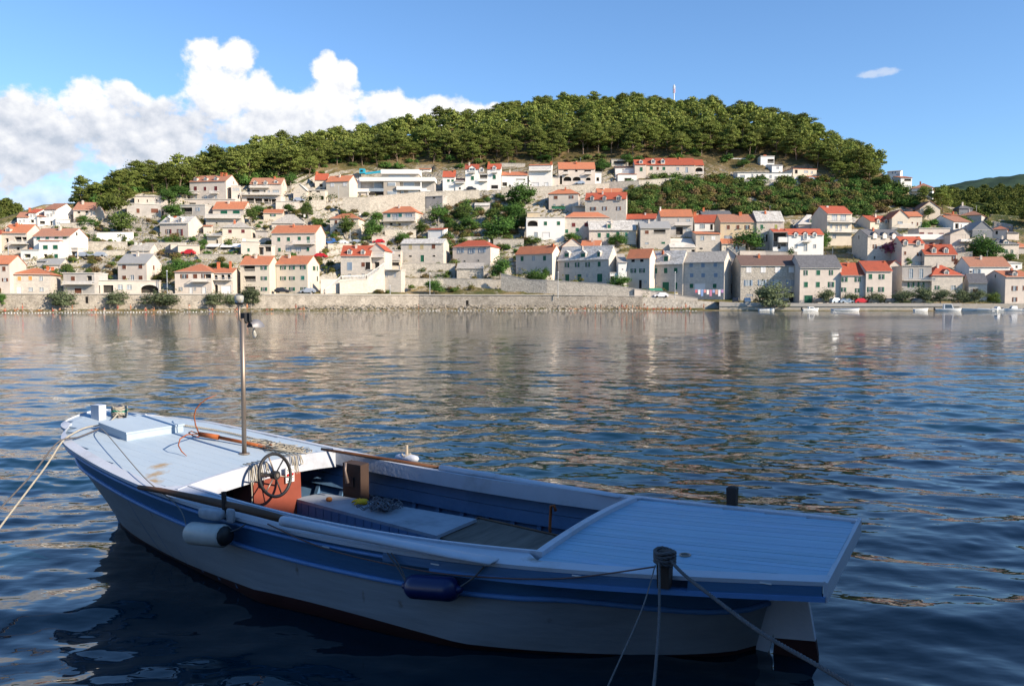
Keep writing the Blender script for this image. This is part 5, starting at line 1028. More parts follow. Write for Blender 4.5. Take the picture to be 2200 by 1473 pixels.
def joined(name, items, meshes, label, mats, st=5, gr=2.0, ms=None):
    vs, fs, off, mi = [], [], 0, []
    cache = {}
    for (x, y, z, sc, v, a) in items:
        me = meshes[v]
        if v not in cache:
            A = np.empty(len(me.vertices) * 3, np.float32); me.vertices.foreach_get('co', A); q = A.reshape(-1, 4, 3); cache[v] = q[:: st].reshape(-1, 3)
        A = cache[v]; A = A.reshape(-1, 4, 3); c = A.mean(1, keepdims=True); A = (c + (A - c) * gr).reshape(-1, 3)
        ca, sa = math.cos(a), math.sin(a); B = np.stack([A[:, 0] * ca - A[:, 1] * sa, A[:, 0] * sa + A[:, 1] * ca, A[:, 2]], 1) * sc + np.array([x, y, z]); vs.append(B); fs.append(np.arange(len(B)).reshape(-1, 4) + off); off += len(B); mi += [ms[v] if ms else 0] * (len(B) // 4)
    if vs: return tag(link(name, npmesh(name, np.concatenate(vs), np.concatenate(fs), mats, mi=mi)), label, kind='stuff')
joined('pine_wood', REST, [p[0] for p in PV], 'rest of the pine wood crowding behind the trees one can tell apart', PINE)
# a few pines in the row behind the right shoulder, and on the far right slope
WOODV = []
for k in range(900):
    u = 1860 + 700 * rng.rand(); D = 432 + 330 * rng.rand() ** 1.2; yt = pw(u, [c[0] for c in HR], [c[1] for c in HR]); tt = (D - 430) / 330
    py = 500 + (yt - 500) * math.sin(tt * math.pi / 2); WOODV.append(((u - 1100) / F * D, D, H + (648 - py) / F * D - 2.5, .5 + .4 * rng.rand(), rng.randint(9), rng.rand() * 6.28))
for k in range(230):
    u = 1900 + 420 * rng.rand(); py = 490 - 62 * rng.rand(); 
    if py < TT(u) + 6 or u < 2000: continue
    D = Dof(u, py); x = (u - 1100) / F * D
    if in_foot(x, D, 4): continue
    WOODV.append((x, D, ground_base(u, D) - 1, .45 + .3 * rng.rand(), rng.randint(9), rng.rand() * 6.28))
for k in range(260):
    u = -260 + 420 * rng.rand(); D = 335 + 180 * rng.rand(); yt = pw(u, [c[0] for c in HL], [c[1] for c in HL]); tt = (D - 330) / 190; py = 540 + (yt - 540) * math.sin(tt * math.pi / 2)
    WOODV.append(((u - 1100) / F * D, D, H + (648 - py) / F * D - 3, .5 + .35 * rng.rand(), rng.randint(9), rng.rand() * 6.28))
joined('far_wood', WOODV, [p[0] for p in PV], 'far woods on the hills behind both ends of the town', PINE, 10, 2.7)

# named trees and bushes of the town: crop, x, y of the foot, half width, height, kind
def tr(C, x, yf, hw, hh, kind, label, wide=None, off=0, name='tree'):
    u, v = C.X(x), C.Y(yf); D = Dof(u, v) + off; P = at(u, v, D); h = 1.22 * (C.Y(yf) - C.Y(yf - hh)) / F * D; w_ = hw / C.k / F * D
    return plant_tree(kind, P, h, label, wide=w_ / (h * .44), name=name)
tr(CA, 1300, 420, 150, 320, 'p', 'lone bright pine with bare branches between the brown-roofed house and the concrete house')
tr(CA, 1390, 520, 140, 230, 'g', 'brownish bushy tree at the foot of the lone bright pine')
tr(CA, 715, 1375, 150, 190, 'o', 'pale green tamarisk on the beach below the brown garage door', name='tamarisk_tree', off=-4)
tr(CA, 1325, 1360, 125, 180, 'o', 'pale tamarisk on the beach left of the wide arch', name='tamarisk_tree', off=-4)
tr(CA, 1800, 1365, 190, 175, 'o', 'widest tamarisk on the beach below the wide arch', name='tamarisk_tree', off=-4)
tr(CA, 5, 1350, 60, 150, 'f', 'dark green bush on the beach cut by the left edge', off=-4)
tr(CC, 705, 1000, 140, 200, 'o', 'tamarisk on the beach below the white garage door', name='tamarisk_tree', off=-4)
tr(CC, 905, 990, 100, 170, 'o', 'dark tamarisk behind the boat mast, left', name='tamarisk_tree', off=-3)
tr(CC, 1185, 990, 130, 250, 'o', 'tallest tamarisk, below the stacked loggias', name='tamarisk_tree', off=-4)
tr(CD, 395, 1140, 112, 240, 'g', 'dark tree before the square orange-hipped house')
tr(CD, 745, 1180, 140, 250, 'f', 'big bright green fig between the square house and the bungalow')
tr(CD, 790, 950, 80, 120, 'f', 'dark bush left of the teal-shuttered bungalow')
tr(CD, 1370, 1130, 80, 180, 'g', 'young tree right of the teal-shuttered bungalow')
tr(CD, 1605, 980, 125, 230, 'f', 'round green tree below the grey cube hut')
tr(CD, 1130, 1250, 100, 150, 'f', 'bush behind the grey-roofed straw-shuttered house')
tr(CF, 860, 750, 180, 280, 'f', 'large round fig against the long stone wall at centre')
tr(CF, 100, 930, 130, 190, 'g', 'grey-green tree below the half-open shelter')
tr(CF, 170, 1080, 120, 190, 'f', 'bright round bush left of the deep green thicket')
tr(CF, 560, 1170, 200, 260, 'f', 'broad fig at the foot of the central thicket')
tr(CF, 780, 980, 160, 260, 'f', 'dark fig in the middle of the central thicket')
tr(CF, 500, 960, 130, 170, 'g', 'deep green tree on the left of the central thicket')
tr(CF, 930, 1100, 100, 260, 'g', 'dark tree by the arched-loggia house')
tr(CF, 720, 1100, 130, 200, 'f', 'mid green tree in the central thicket')
tr(CG, 90, 985, 130, 300, 'f', 'round tree with thin trunk left of the red-orange roof')
tr(CG, 560, 1060, 130, 200, 'f', 'fig spilling over the ramp below the red-orange roof')
tr(CG, 690, 960, 50, 130, 'f', 'light green shrub beside the dormered shore house')
tr(CG, 1650, 1090, 150, 160, 'f', 'shrub on the ramp between the dormered house and the three-storey house')
tr(CG, 1990, 1240, 90, 130, 'g', 'dark bush beside the white van')
tr(CG, 1040, 480, 110, 110, 'f', 'small tree behind the white slab roof, left')
tr(CG, 1640, 540, 130, 160, 'f', 'tree right of the white slab roof')
tr(CG, 520, 530, 110, 110, 'y' if False else 'g', 'hedge tree behind the red-orange roof')
tr(CE, 1390, 835, 110, 170, 'f', 'thick green bush beside the tall lamp')
tr(CI, 1350, 640, 200, 260, 'f', 'big leafy fig below the ochre house')
tr(CI, 1640, 1390, 240, 330, 'o', 'great tamarisk covering the front of the long rubble-stone house', name='tamarisk_tree', off=-7)
tr(CJ, 1310, 1330, 70, 230, 'f', 'tree between the bright white house and the tall cream house')
tr(CK, 300, 1320, 110, 170, 'o', 'thin street tree before the plain three-storey house', name='tamarisk_tree', off=-4)
tr(CK, 590, 1320, 120, 130, 'o', 'street tree before the lower red-roofed shore house', name='tamarisk_tree', off=-4)
tr(CK, 890, 1320, 120, 140, 'o', 'street tree before the higher red-roofed shore house', name='tamarisk_tree', off=-4)
tr(CK, 1245, 1340, 130, 180, 'o', 'tamarisk left of the unfinished grey house front', name='tamarisk_tree', off=-5)
tr(CK, 1465, 1340, 130, 230, 'o', 'high tamarisk before the unfinished grey house', name='tamarisk_tree', off=-5)
tr(CL, 950, 1340, 100, 180, 'o', 'round tamarisk behind the white cabin boat', name='tamarisk_tree', off=-5)
tr(CL, 740, 1330, 110, 160, 'o', 'tamarisk below the red hipped roof', name='tamarisk_tree', off=-5)
tr(CL, 1140, 1330, 110, 160, 'o', 'tamarisk before the low stone store', name='tamarisk_tree', off=-5)
tr(CL, 1340, 1330, 80, 130, 'g', 'yellowish bush left of the pink house at the right edge', off=-4)
tr(CL, 1180, 800, 130, 240, 'f', 'leafy tree under the corrugated barn')
tr(CL, 1300, 830, 130, 190, 'f', 'dark leafy tree left of the three green-shuttered windows')
tr(CL, 1500, 850, 100, 90, 'f', 'low tree before the three green-shuttered windows')
tr(CK, 1305, 850, 45, 110, 'f', 'small round tree beside the pink flowering creeper')
tr(CL, 600, 350, 60, 120, 'g', 'tree before the brown gable house')
tr(CL, 900, 720, 55, 60, 'f', 'hedge bush before the pink flat-roofed house')
tr(CB, 150, 800, 130, 180, 'f', 'green tree left of the flat-roofed grey house')
tr(CB, 60, 620, 120, 200, 'f', 'dark tree below the large pink house, left')
tr(CB, 250, 520, 130, 150, 'f', 'round tree beside the large pink house')
tr(CB, 1190, 870, 100, 200, 'g', 'olive-green tree right of the stone terrace base')
tr(CB, 1300, 760, 90, 120, 'f', 'leafy tree above the small cream cottage, left')
tr(CB, 1700, 740, 90, 120, 'f', 'leafy tree above the small cream cottage, right')
tr(CB, 1950, 860, 90, 270, 'g', 'tall shrubby tree right of the small cream cottage')
tr(CB, 545, 1200, 55, 110, 'f', 'small tree left of the crimson-shuttered bungalow terrace')
tr(CB, 1725, 380, 80, 170, 'f', 'bright deciduous tree beside the three-dormer brown roof')
tr(CC, 200, 560, 160, 190, 'f', 'yellow-green tree behind the wide terracotta roof')
tr(CC, 60, 650, 110, 200, 'g', 'tall shrubs left of the wide terracotta roof')
tr(CC, 800, 490, 120, 90, 'f', 'hedge behind the white garage house')
tr(CA, 1010, 470, 120, 110, 'f', 'dark garden bushes on the old stone wall', off=1)
tr(CA, 930, 400, 60, 70, 'f', 'garden bush before the brown-roofed house at left')
tr(CF, 1600, 300, 90, 90, 'f', 'bush above the row of arches') if False else None
tr(CF, 1160, 180, 150, 90, 'f', 'dark laurel behind the vine-hung house', off=2)
tr(CF, 1930, 300, 110, 140, 'f', 'green bush right of the arches roof')
tr(CH, 270, 190, 90, 130, 'f', 'tree left of the red-roofed row house')
tr(CJ, 230, 240, 90, 100, 'f', 'cypress-like bush above the long low white row')
tr(CJ, 1240, 160, 0.01 + 60, 90, 'p', 'small pine above the upper car park') if False else None
P0 = at(1880 + 200 / 5.259, 400 + 790 / 5.259, Dof(1918, 552)); o = plant_bush('g', P0, 6.0, 5.0, 'pink flowering bougainvillea creeper between the stone house and the salmon house', name='bougainvillea'); o.data = o.data.copy(); o.data.materials[0] = FLOW
# ivy and vines hanging on walls
def vine(C, x0, x1, y0, y1, label, off=-.4, m_=DARKL, n=500):
    rng2 = np.random.RandomState(int(x0)); u = C.X((x0 + x1) / 2); D = Dof(u, C.Y(y1)) + off; A = at(C.X(x0), C.Y(y1), D); B = at(C.X(x1), C.Y(y0), D); w, h = B.x - A.x, B.z - A.z
    lob = []
    for k in range(max(6, int(w / 1.0))): lob.append(((k + .5) / max(6, int(w / 1.0)) * w, 0, h * (.5 + .2 * rng2.randn() * .5), .8, .45, h * .5))
    V, Fq = leafcloud(lob, 46, .17, rng2, 0, .5); o = link('climbing_vine', npmesh('climbing_vine', V, Fq, m_), None, A); tag(o, label, 'vine')
vine(CF, 965, 1265, 290, 372, 'vine curtain hanging on the white house over two garage doors', -2.4)
vine(CF, 965, 1260, 205, 236, 'vine along the top balcony of the vine-hung house', -2.0)
vine(CD, 110, 425, 495, 545, 'vine pergola on the front of the brick-red-roofed house', -1)
vine(CD, 95, 280, 590, 660, 'dark ivy below the vine pergola house', -1)
vine(CA, 1100, 1420, 525, 580, 'climber over the white wall left of the dormered stone house', -.4)
vine(CA, 920, 1090, 545, 590, 'climber hedge behind the long white house', -.4)
vine(CA, 1640, 2090, 580, 632, 'pergola vine below the dormered stone house', -.3)
vine(CB, 0, 330, 1055, 1110, 'dark vine pergola right below the open red shutters', -1)
vine(CB, 760, 1000, 1085, 1135, 'hedge below the crimson-shuttered bungalow', -.5)
vine(CB, 1890, 2170, 480, 570, 'ivy over the arches of the low cream wing', -1)
vine(CH, 510, 720, 280, 325, 'green awning vine of the red-roofed row house, left', -1)
vine(CH, 840, 1100, 285, 345, 'green awning vine of the red-roofed row house, right', -1)
vine(CJ, 1280, 1440, 375, 430, 'green hedge of the upper car park', 1)
vine(CF, 1265, 1440, 745, 800, 'green garden parasol hedge before the three brown shutters', -1)
vine(CG, 240, 760, 860, 990, 'garden hedge below the red-orange roof', -1.5)
vine(CA, 600, 860, 925, 975, 'dark hedge below the grey lean-to stores', 0)
vine(CA, 590, 800, 540 + 400, 975, 'second hedge below the stores', 0) if False else None
vine(CI, 1850, 1910, 600, 690, 'ivy column on the bright white house', -4)
# scrub on open ground
rng = np.random.RandomState(21); NB = 0; BREST = []; BCAND = []
zones = [  # (px0,px1,py0,py1, count, kinds, size range, place words)
 (1345, 1900, 388, 464, 620, 'ggffyybg', (1.3, 2.8), 'on the scrub slope'), (960, 1135, 425, 535, 130, 'gfyb', (1.0, 2.2), 'in the central thicket'), (760, 1000, 440, 600, 130, 'gyb', (.8, 1.7), 'on the dry central terraces'),
 (350, 760, 440, 590, 170, 'gyf', (.7, 1.5), 'between the houses left of centre'), (100, 400, 470, 600, 150, 'gyb', (.6, 1.4), 'on the terraces at left'), (1880, 1960, 400, 460, 22, 'gf', (2., 3.4), 'beside the lone white houses'), (1960, 2180, 470, 500, 16, 'gf', (1.5, 2.5), 'among the upper right houses'),
 (650, 1400, 340, 352, 60, 'gyb', (.7, 1.4), 'at the upper edge of the town'), (870, 1080, 600, 626, 16, 'gyyb', (.5, 1.2), 'in the dry grass above the sea wall'), (1080, 1360, 600, 630, 16, 'ggyb', (.6, 1.4), 'below the stone ramp'), (700, 850, 615, 630, 10, 'gyb', (.5, 1.), 'below the balustrade stair'),
 (1640, 1850, 330, 350, 12, 'gyb', (.7, 1.4), 'around the topmost villas'), (1100, 1300, 540, 560, 10, 'gf', (.8, 1.4), 'behind the shore roofs')]
rest = {k: [] for k in 'gybf'}
KN = {'g': 'green', 'y': 'yellow-green', 'b': 'brownish', 'f': 'bright green'}
mk2 = [(1380, 'near the dormered house'), (1450, 'above the porch house'), (1530, 'above the roof-light house'), (1600, 'above the pale slab roof'), (1680, 'below the long white row'), (1760, 'above the tall cream house'), (1840, 'below the upper car park'), (1890, 'near the rocky slope')]
for (a, b, c, d, n, kinds, (s0, s1), words) in zones:
    for _ in range(n):
        u = a + (b - a) * rng.rand(); py = c + (d - c) * rng.rand(); D = Dof(u, py); x = (u - 1100) / F * D
        if in_foot(x, D, 1.2): continue
        k = kinds[rng.randint(len(kinds))]; s = s0 + (s1 - s0) * rng.rand(); z = ground_base(u, D) - .15 * s - .2; NB += 1; s *= 1.25
        BCAND.append((s / D * (1.3 if a < 1300 else 1), x, D, z, s, k, u, words, s < (s0 + s1) * .68))
BCAND.sort(key=lambda q: -q[0])
for i, (_, x, D, z, s, k, u, words, low) in enumerate(BCAND):
    if i >= 285: BREST.append((x, D, z, s, 'gybfi'.index(k) * 4 + i % 4, i)); continue
    w2 = words if words != 'on the scrub slope' else words + ' ' + min(mk2, key=lambda q: abs(q[0] - u))[1]
    plant_bush(k, (x, D, z), s, s * (.7 + .4 * rng.rand()), ('low ' if low else 'tall ') + KN[k] + ' shrub ' + w2, group='shrubs ' + words)
for _ in range(520):
    u = 150 + 1850 * rng.rand(); D = Dof(u, TT(u)) + (-6 + 50 * rng.rand() ** 1.4); x = (u - 1100) / F * D
    if not in_foot(x, D, 2) and (u < 950 or rng.rand() < .45): BREST.append((x, D, ground_base(u, D) - .5, 1.2 + 1.6 * rng.rand(), (0, 12)[rng.randint(2)] + rng.randint(4), _))
for _ in range(150):
    u = 205 + 390 * rng.rand(); D = Dof(u, TT(u)) + (-8 + 34 * rng.rand()); x = (u - 1100) / F * D
    if not in_foot(x, D, 3): BREST.append((x, D, ground_base(u, D) - .8, 2.6 + 2.4 * rng.rand(), (0, 12)[rng.randint(2)] + rng.randint(4), _))
BALL = [m_ for k in 'gybfi' for m_ in BV[k]]
joined('undergrowth', BREST, BALL, 'low scrub too dense to tell apart on the slope and under the pines', [BUSHG, BUSHY, BUSHB, FIG, DARKL], 1, 1.0, [i // 4 for i in range(20)])
# dry grass and weed tufts
def tufts():
    rng = np.random.RandomState(33); C_ = []
    for _ in range(5200):
        u = -60 + 2300 * rng.rand(); py = 345 + 280 * rng.rand()
        if py < TT(u) - 8: continue
        D = Dof(u, py) + rng.randn(); x = (u - 1100) / F * D
        if in_foot(x, D, .5): continue
        C_.append((x, D, ground_base(u, D)))
    C_ = np.array(C_); n = len(C_); rep = 5; C2 = np.repeat(C_, rep, 0) + rng.randn(n * rep, 3) * np.array([.5, .5, .12]); s = .07 + .13 * rng.rand(n * rep)[:, None]
    a = rng.rand(n * rep) * 3.14; t = np.stack([np.cos(a), np.sin(a), 0 * a], 1); up = np.array([[0, 0, 1.]]) + rng.randn(n * rep, 3) * .3
    V = np.stack([C2 - t * s, C2 + t * s, C2 + t * s * .7 + up * s * 2, C2 - t * s * .7 + up * s * 2], 1).reshape(-1, 3)
    tag(link('grass', npmesh('grass', V, np.arange(len(V)).reshape(-1, 4), leafm('dry_grass', (.22, .19, .07), (.13, .15, .045), .2)), None), 'dry grass and weeds on the terraces', kind='stuff')
tufts()
# ---------------------------------------------------------------- water
def water():
    M = bpy.data.materials.new('sea_water'); M.use_nodes = True; nt = M.node_tree; N = nt.nodes; Lk = nt.links; b = N['Principled BSDF']
    b.inputs['Base Color'].default_value = (0.001, 0.017, 0.028, 1); b.inputs['Roughness'].default_value = 0.025; b.inputs['IOR'].default_value = 1.36; b.inputs['Specular IOR Level'].default_value = 0.5
    tc = N.new('ShaderNodeTexCoord'); mp = N.new('ShaderNodeMapping'); mp.inputs['Scale'].default_value = (0.75, 1.25, 1); Lk.new(tc.outputs['Object'], mp.inputs[0])
    def noise(sc, d, r=.5):
        t = N.new('ShaderNodeTexNoise'); t.inputs['Scale'].default_value = sc; t.inputs['Detail'].default_value = d; t.inputs['Roughness'].default_value = r; Lk.new(mp.outputs[0], t.inputs['Vector']); return t.outputs['Fac']
    def ma(op, a, c):
        q = N.new('ShaderNodeMath'); q.operation = op
        for s_, v in ((q.inputs[0], a), (q.inputs[1], c)):
            if isinstance(v, (int, float)): s_.default_value = v
            else: Lk.new(v, s_)
        return q.outputs[0]
    sp = N.new('ShaderNodeSeparateXYZ'); Lk.new(tc.outputs['Object'], sp.inputs[0])
    far = N.new('ShaderNodeMapRange'); Lk.new(sp.outputs[1], far.inputs[0]); far.inputs[1].default_value = 14; far.inputs[2].default_value = 90; far.inputs[3].default_value = 0.0; far.inputs[4].default_value = 1.0
    h = ma('ADD', ma('MULTIPLY', noise(4.5, 2), 0.006), ma('MULTIPLY', ma('MULTIPLY', noise(1.5, 4), 0.10), far.outputs[0]))
    bp = N.new('ShaderNodeBump'); bp.inputs['Strength'].default_value = 1; bp.inputs['Distance'].default_value = 1.0; Lk.new(h, bp.inputs['Height']); 
    def ntex(sc): t = N.new('ShaderNodeTexNoise'); t.inputs['Scale'].default_value = sc; t.inputs['Detail'].default_value = 2; Lk.new(mp.outputs[0], t.inputs['Vector']); return t.outputs['Color']
    def vm(op, a, c):
        q = N.new('ShaderNodeVectorMath'); q.operation = op
        for s_, v in ((q.inputs[0], a), (q.inputs[1], c)):
            if isinstance(v, tuple): s_.default_value = v
            else: Lk.new(v, s_)
        return q.outputs[0]
    k_ = N.new('ShaderNodeMapRange'); Lk.new(sp.outputs[1], k_.inputs[0]); k_.inputs[1].default_value = 12; k_.inputs[2].default_value = 120; k_.inputs[3].default_value = .02; k_.inputs[4].default_value = .06
    k2 = N.new('ShaderNodeMapRange'); Lk.new(sp.outputs[1], k2.inputs[0]); k2.inputs[1].default_value = 16; k2.inputs[2].default_value = 70; k2.inputs[3].default_value = .0; k2.inputs[4].default_value = .15
    c2_ = N.new('ShaderNodeCombineXYZ'); c2_.inputs[2].default_value = 0; Lk.new(k2.outputs[0], c2_.inputs[0]); Lk.new(k2.outputs[0], c2_.inputs[1]); v2_ = vm('MULTIPLY', vm('SUBTRACT', ntex(.55), (.5, .5, .5)), c2_.outputs[0])
    v_ = vm('SUBTRACT', ntex(3.2), (.5, .5, .5)); cb_ = N.new('ShaderNodeCombineXYZ'); cb_.inputs[2].default_value = 0; Lk.new(k_.outputs[0], cb_.inputs[0]); Lk.new(k_.outputs[0], cb_.inputs[1])
    nn = N.new('ShaderNodeVectorMath'); nn.operation = 'NORMALIZE'; Lk.new(vm('ADD', vm('ADD', bp.outputs[0], v2_), vm('MULTIPLY', v_, cb_.outputs[0])), nn.inputs[0]); Lk.new(nn.outputs[0], b.inputs['Normal'])
    nr, nc = 900, 520
    k = np.linspace(0, 1, nr); Yr = 1.0 / (1 / 4.2 + (1 / 250.0 - 1 / 4.2) * k ** 0.80)
    A = np.linspace(-0.70, 0.70, nc)
    Y = np.repeat(Yr[:, None], nc, 1); X = Y * A[None, :]
    rng = np.random.RandomState(11); Z = np.zeros_like(X); dx = np.zeros_like(X); dy = np.zeros_like(X)
    spac = np.gradient(Yr)[:, None]
    for i in range(90):
        lam = 0.21 * (3.0 / 0.21) ** rng.rand(); kk = 2 * math.pi / lam; th = R(90) + rng.randn() * R(36) + R(-12); ph = rng.rand() * 6.28
        slope = 0.0152 * (lam / 0.9) ** 0.12 * (0.75 if lam > 2.2 else 1.0); a = slope / kk
        fade = np.clip((lam / spac - 2.0) / 3.0, 0, 1)
        arg = kk * (X * math.cos(th) + Y * math.sin(th)) + ph; Z += a * fade * np.cos(arg); s_ = a * fade * 0.75 * np.sin(arg); dx -= s_ * math.cos(th); dy -= s_ * math.sin(th)
    # patches of calmer and livelier water
    gust = 0.85 + 0.35 * np.sin(X * .35 + 1.3 * np.sin(Y * .21)) * np.sin(Y * .27 + 2 + .8 * np.sin(X * .17))
    calm = np.clip(gust, .45, 1.3); Z *= calm
    # the boat shelters the water in front of it
    V = np.stack([X + dx * calm, Y + dy * calm, Z], -1)
    idx = np.arange(nr * nc).reshape(nr, nc); Fq = np.stack([idx[:-1, :-1], idx[:-1, 1:], idx[1:, 1:], idx[1:, :-1]], -1).reshape(-1, 4)
    tag(link('water', npmesh('water', V.reshape(-1, 3), Fq, M, smooth=True)), 'rippled sea reflecting the town', kind='structure')
    # calmer surround reaching outside the view: sides, far end and the strip by the quay
    m = MB(); z = -0.012; L_ = 2500
    def q(x0, y0, x1, y1, x2, y2, x3, y3): m.quad((x0, y0, z), (x1, y1, z), (x2, y2, z), (x3, y3, z))
    q(-L_, -60, 2.94, -60, 2.94, 4.2, -L_, 4.2) if False else None
    q(-L_, -200, L_, -200, L_, 4.25, -L_, 4.25)
    q(-L_, 4.25, -2.9, 4.25, -174, 249, -L_, 249); q(2.9, 4.25, L_, 4.25, L_, 249, 174, 249); q(-L_, 249, L_, 249, L_, 900, -L_, 900)
    tag(m.build('water', M), 'sea beyond the view', kind='structure')
water()
# ---------------------------------------------------------------- small things of the far shore
CARP = {'red': mat('red_car_paint', (0.50, 0.015, 0.02), .25, .03, 1, spec=.6), 'white': mat('white_car_paint', (.75, .75, .76), .25, .03, 1, spec=.6), 'silver': mat('silver_car_paint', (.42, .46, .52), .25, .03, 1, spec=.6, metal=.3),
        'dark': mat('dark_car_paint', (.025, .028, .035), .25, .03, 1, spec=.6), 'blue': mat('blue_car_paint', (.03, .13, .40), .25, .03, 1, spec=.6)}
TYRE = mat('tyre_rubber', (.02, .02, .02), .9, .1, 3)
def car(C, x, y, colour, label, rz=0, van=False, off=0, name='parked_car'):
    u, v = C.X(x), C.Y(y); D = max(Dof(u, v) + off, Ds(u) + (6.9 if u < 1540 else 3.2)); P = at(u, v, D); P.z = max(P.z, promz(u) + .06) if D < Ds(u) + 9.5 else P.z; T = thing(name, label, 'van' if van else 'car', P, rz, 'cars parked in the town'); L_, W_, h = (4.1, 1.7, 1.45) if not van else (4.6, 1.8, 1.9)
    pr = [(-L_/2, .25), (L_/2, .25), (L_/2, .62), (L_/2-.15, .78), (L_*.24, .92), (L_*.10, h), (-L_*.30, h), (-L_*.45, .98), (-L_/2, .85)] if not van else [(-L_/2, .25), (L_/2, .25), (L_/2, .8), (L_*.36, 1.05), (L_*.24, h), (-L_*.48, h), (-L_/2, 1.0)]
    def body():
        m = MB(); n = len(pr)
        for s in (-1, 1): pts = [(a, s*W_/2*(1 if b < 1 else .86), b) for a, b in pr]; m.quad(*(pts if s < 0 else pts[::-1]))
        for i in range(n):
            a, b = pr[i], pr[(i+1) % n]; f = lambda q: W_/2*(1 if q[1] < 1 else .86); m.quad((a[0], -f(a), a[1]), (a[0], f(a), a[1]), (b[0], f(b), b[1]), (b[0], -f(b), b[1]))
        return m.mesh('car_body', CARP[colour])
    link('body', cm(('car', colour, van), body), T)
    def win():
        m = MB(); a, b = (-L_*.36, L_*.17)
        for s in (-1, 1): m.quad((a, s*(W_/2*.92+.012), .95), (b, s*(W_/2*.92+.012), .95), (L_*.08, s*(W_/2*.87+.012), h-.1), (-L_*.29, s*(W_/2*.87+.012), h-.1))
        return m.mesh('car_window', GLASS)
    link('side_window', cm(('carw', van), win), T)
    def scr():
        m = MB(); x0, x1 = (L_*.24, L_*.10) if not van else (L_*.36, L_*.24); z0 = .92 if not van else 1.05; m.quad((x0+.01, -.7, z0+.05), (x0+.01, .7, z0+.05), (x1+.03, .62, h-.06), (x1+.03, -.62, h-.06)); return m.mesh('windscreen', GLASS)
    link('windscreen', cm(('cars', van), scr), T)
    def wh(): m = MB(); m.tube([(0, -.1, 0), (0, .1, 0)], .31, 12); return m.mesh('wheel', TYRE)
    for a in (-.31, .31):
        for s in (-1, 1): link('wheel', cm('wh', wh), T, (a*L_, s*(W_/2-.08), .31))
    return T
car(CA, 945, 800, 'silver', 'grey car parked on the left terrace beside the open green garage'); car(CA, 1120, 800, 'silver', 'pale car parked on the left terrace, second from the green garage', R(180))
car(CB, 120, 1300, 'dark', 'dark car parked left of the red hatchback'); car(CB, 345, 1300, 'red', 'red hatchback below the garage block', R(180)); car(CB, 1840, 585, 'silver', 'silver car in the garage under the small cream gable')
car(CB, 2120, 1345, 'red', 'red car beside the big three-storey orange roof', R(180)); car(CC, 1615, 812, 'dark', 'dark car parked before the right twin shore house'); car(CC, 1960, 815, 'silver', 'silver car at the right corner of the twin shore house', R(180))
car(CD, 195, 1255, 'blue', 'blue van first in the middle road row', 0, True, name='parked_van'); car(CD, 335, 1258, 'white', 'white car second in the middle road row', R(180)); car(CD, 510, 1252, 'silver', 'pale blue car third in the middle road row', R(180)); car(CD, 820, 1245, 'red', 'red car at the right end of the middle road row', R(180))
car(CE, 55, 405, 'red', 'red car half hidden left of the red-dormer house'); car(CD, 1300, 595, 'white', 'white car before the modern villa', R(180), off=-1.5); car(CF, 200, 545, 'dark', 'black car before the tall white group', 0, off=-1.5); car(CF, 1630, 470, 'silver', 'silver car under the row of arches', R(180), off=-1.5)
car(CJ, 955, 415, 'white', 'white car first on the upper car park', off=-.5); car(CJ, 1100, 420, 'silver', 'silver car second on the upper car park', R(180), off=-.5); car(CJ, 1295, 440, 'red', 'bright red car on the upper car park', off=-.5); car(CJ, 1470, 455, 'dark', 'dark car last on the upper car park', off=-.5)
car(CI, 235, 1250, 'white', 'white hatchback on the ramp behind the bathers', R(180), off=-6); car(CI, 1185, 1315, 'dark', 'dark car in the mouth of the shaded alley', R(70), off=-5); car(CI, 1325, 1312, 'silver', 'silver-blue car before the long rubble-stone house', R(80), off=-5)
car(CK, 240, 1318, 'dark', 'dark car behind the thin street tree', 0, off=-5); car(CK, 430, 1318, 'silver', 'silver car at the corner of the green-shuttered shore houses', R(20), off=-5); car(CK, 740, 1330, 'red', 'red car half hidden by the quay parapet', 0, off=-5); car(CK, 900, 1330, 'dark', 'dark car under the second street tree', 0, off=-5)
car(CK, 1100, 1330, 'dark', 'dark blue car left of the high tamarisk', 0, off=-5); car(CK, 1420, 1385, 'dark', 'black car low on the quay by the orange buoy', 0, off=-7)
car(CK, 560, 1325, 'silver', 'grey car behind the pale quay parapet', 0, off=-5)
# lamp posts
def lamp(C, x, yf, yt, label, off=0):
    u, v = C.X(x), C.Y(yf); D = Dof(u, v) + off; P = at(u, v, D); h = (v - C.Y(yt)) / F * D; T = thing('street_lamp', label, 'street lamp', P, 0, 'street lamps of the shore')
    MB().tube([(0, 0, -.3), (0, 0, h)], [.11, .08], 8).build('pole', GREYM, T); MB().tube([(0, 0, h), (0, 0, h + .16)], [.26, .12], 8).build('lamp_head', SHM['w'], T)
lamp(CC, 60, 818, 520, 'lamp post left of the wide terracotta-roofed house', -3); lamp(CC, 2000, 820, 660, 'short lamp post right of the twin shore houses', -3); lamp(CE, 1340, 832, 590, 'tall lamp post on the sea wall at centre', -3)
lamp(CE, 398, 240, 88, 'lamp post among the cars of the middle road'); lamp(CG, 848, 1205, 885, 'tall white lamp post before the dormered shore house', -4); lamp(CI, 412, 1232, 915, 'lamp post before the green garage door', -4)
lamp(CD, 1553, 570, 400, 'lamp post right of the modern villa', -1); lamp(CF, 882, 490, 350, 'lamp post beside the half-shaded red roof', -1); lamp(CJ, 1405, 1385, 1310, 'lamp post beside the bright white house'); lamp(CD, 293, 640, 500, 'lamp post before the vine pergola'); lamp(CA, 1890, 1205, 960, 'thin post right of the wide arch', -3)
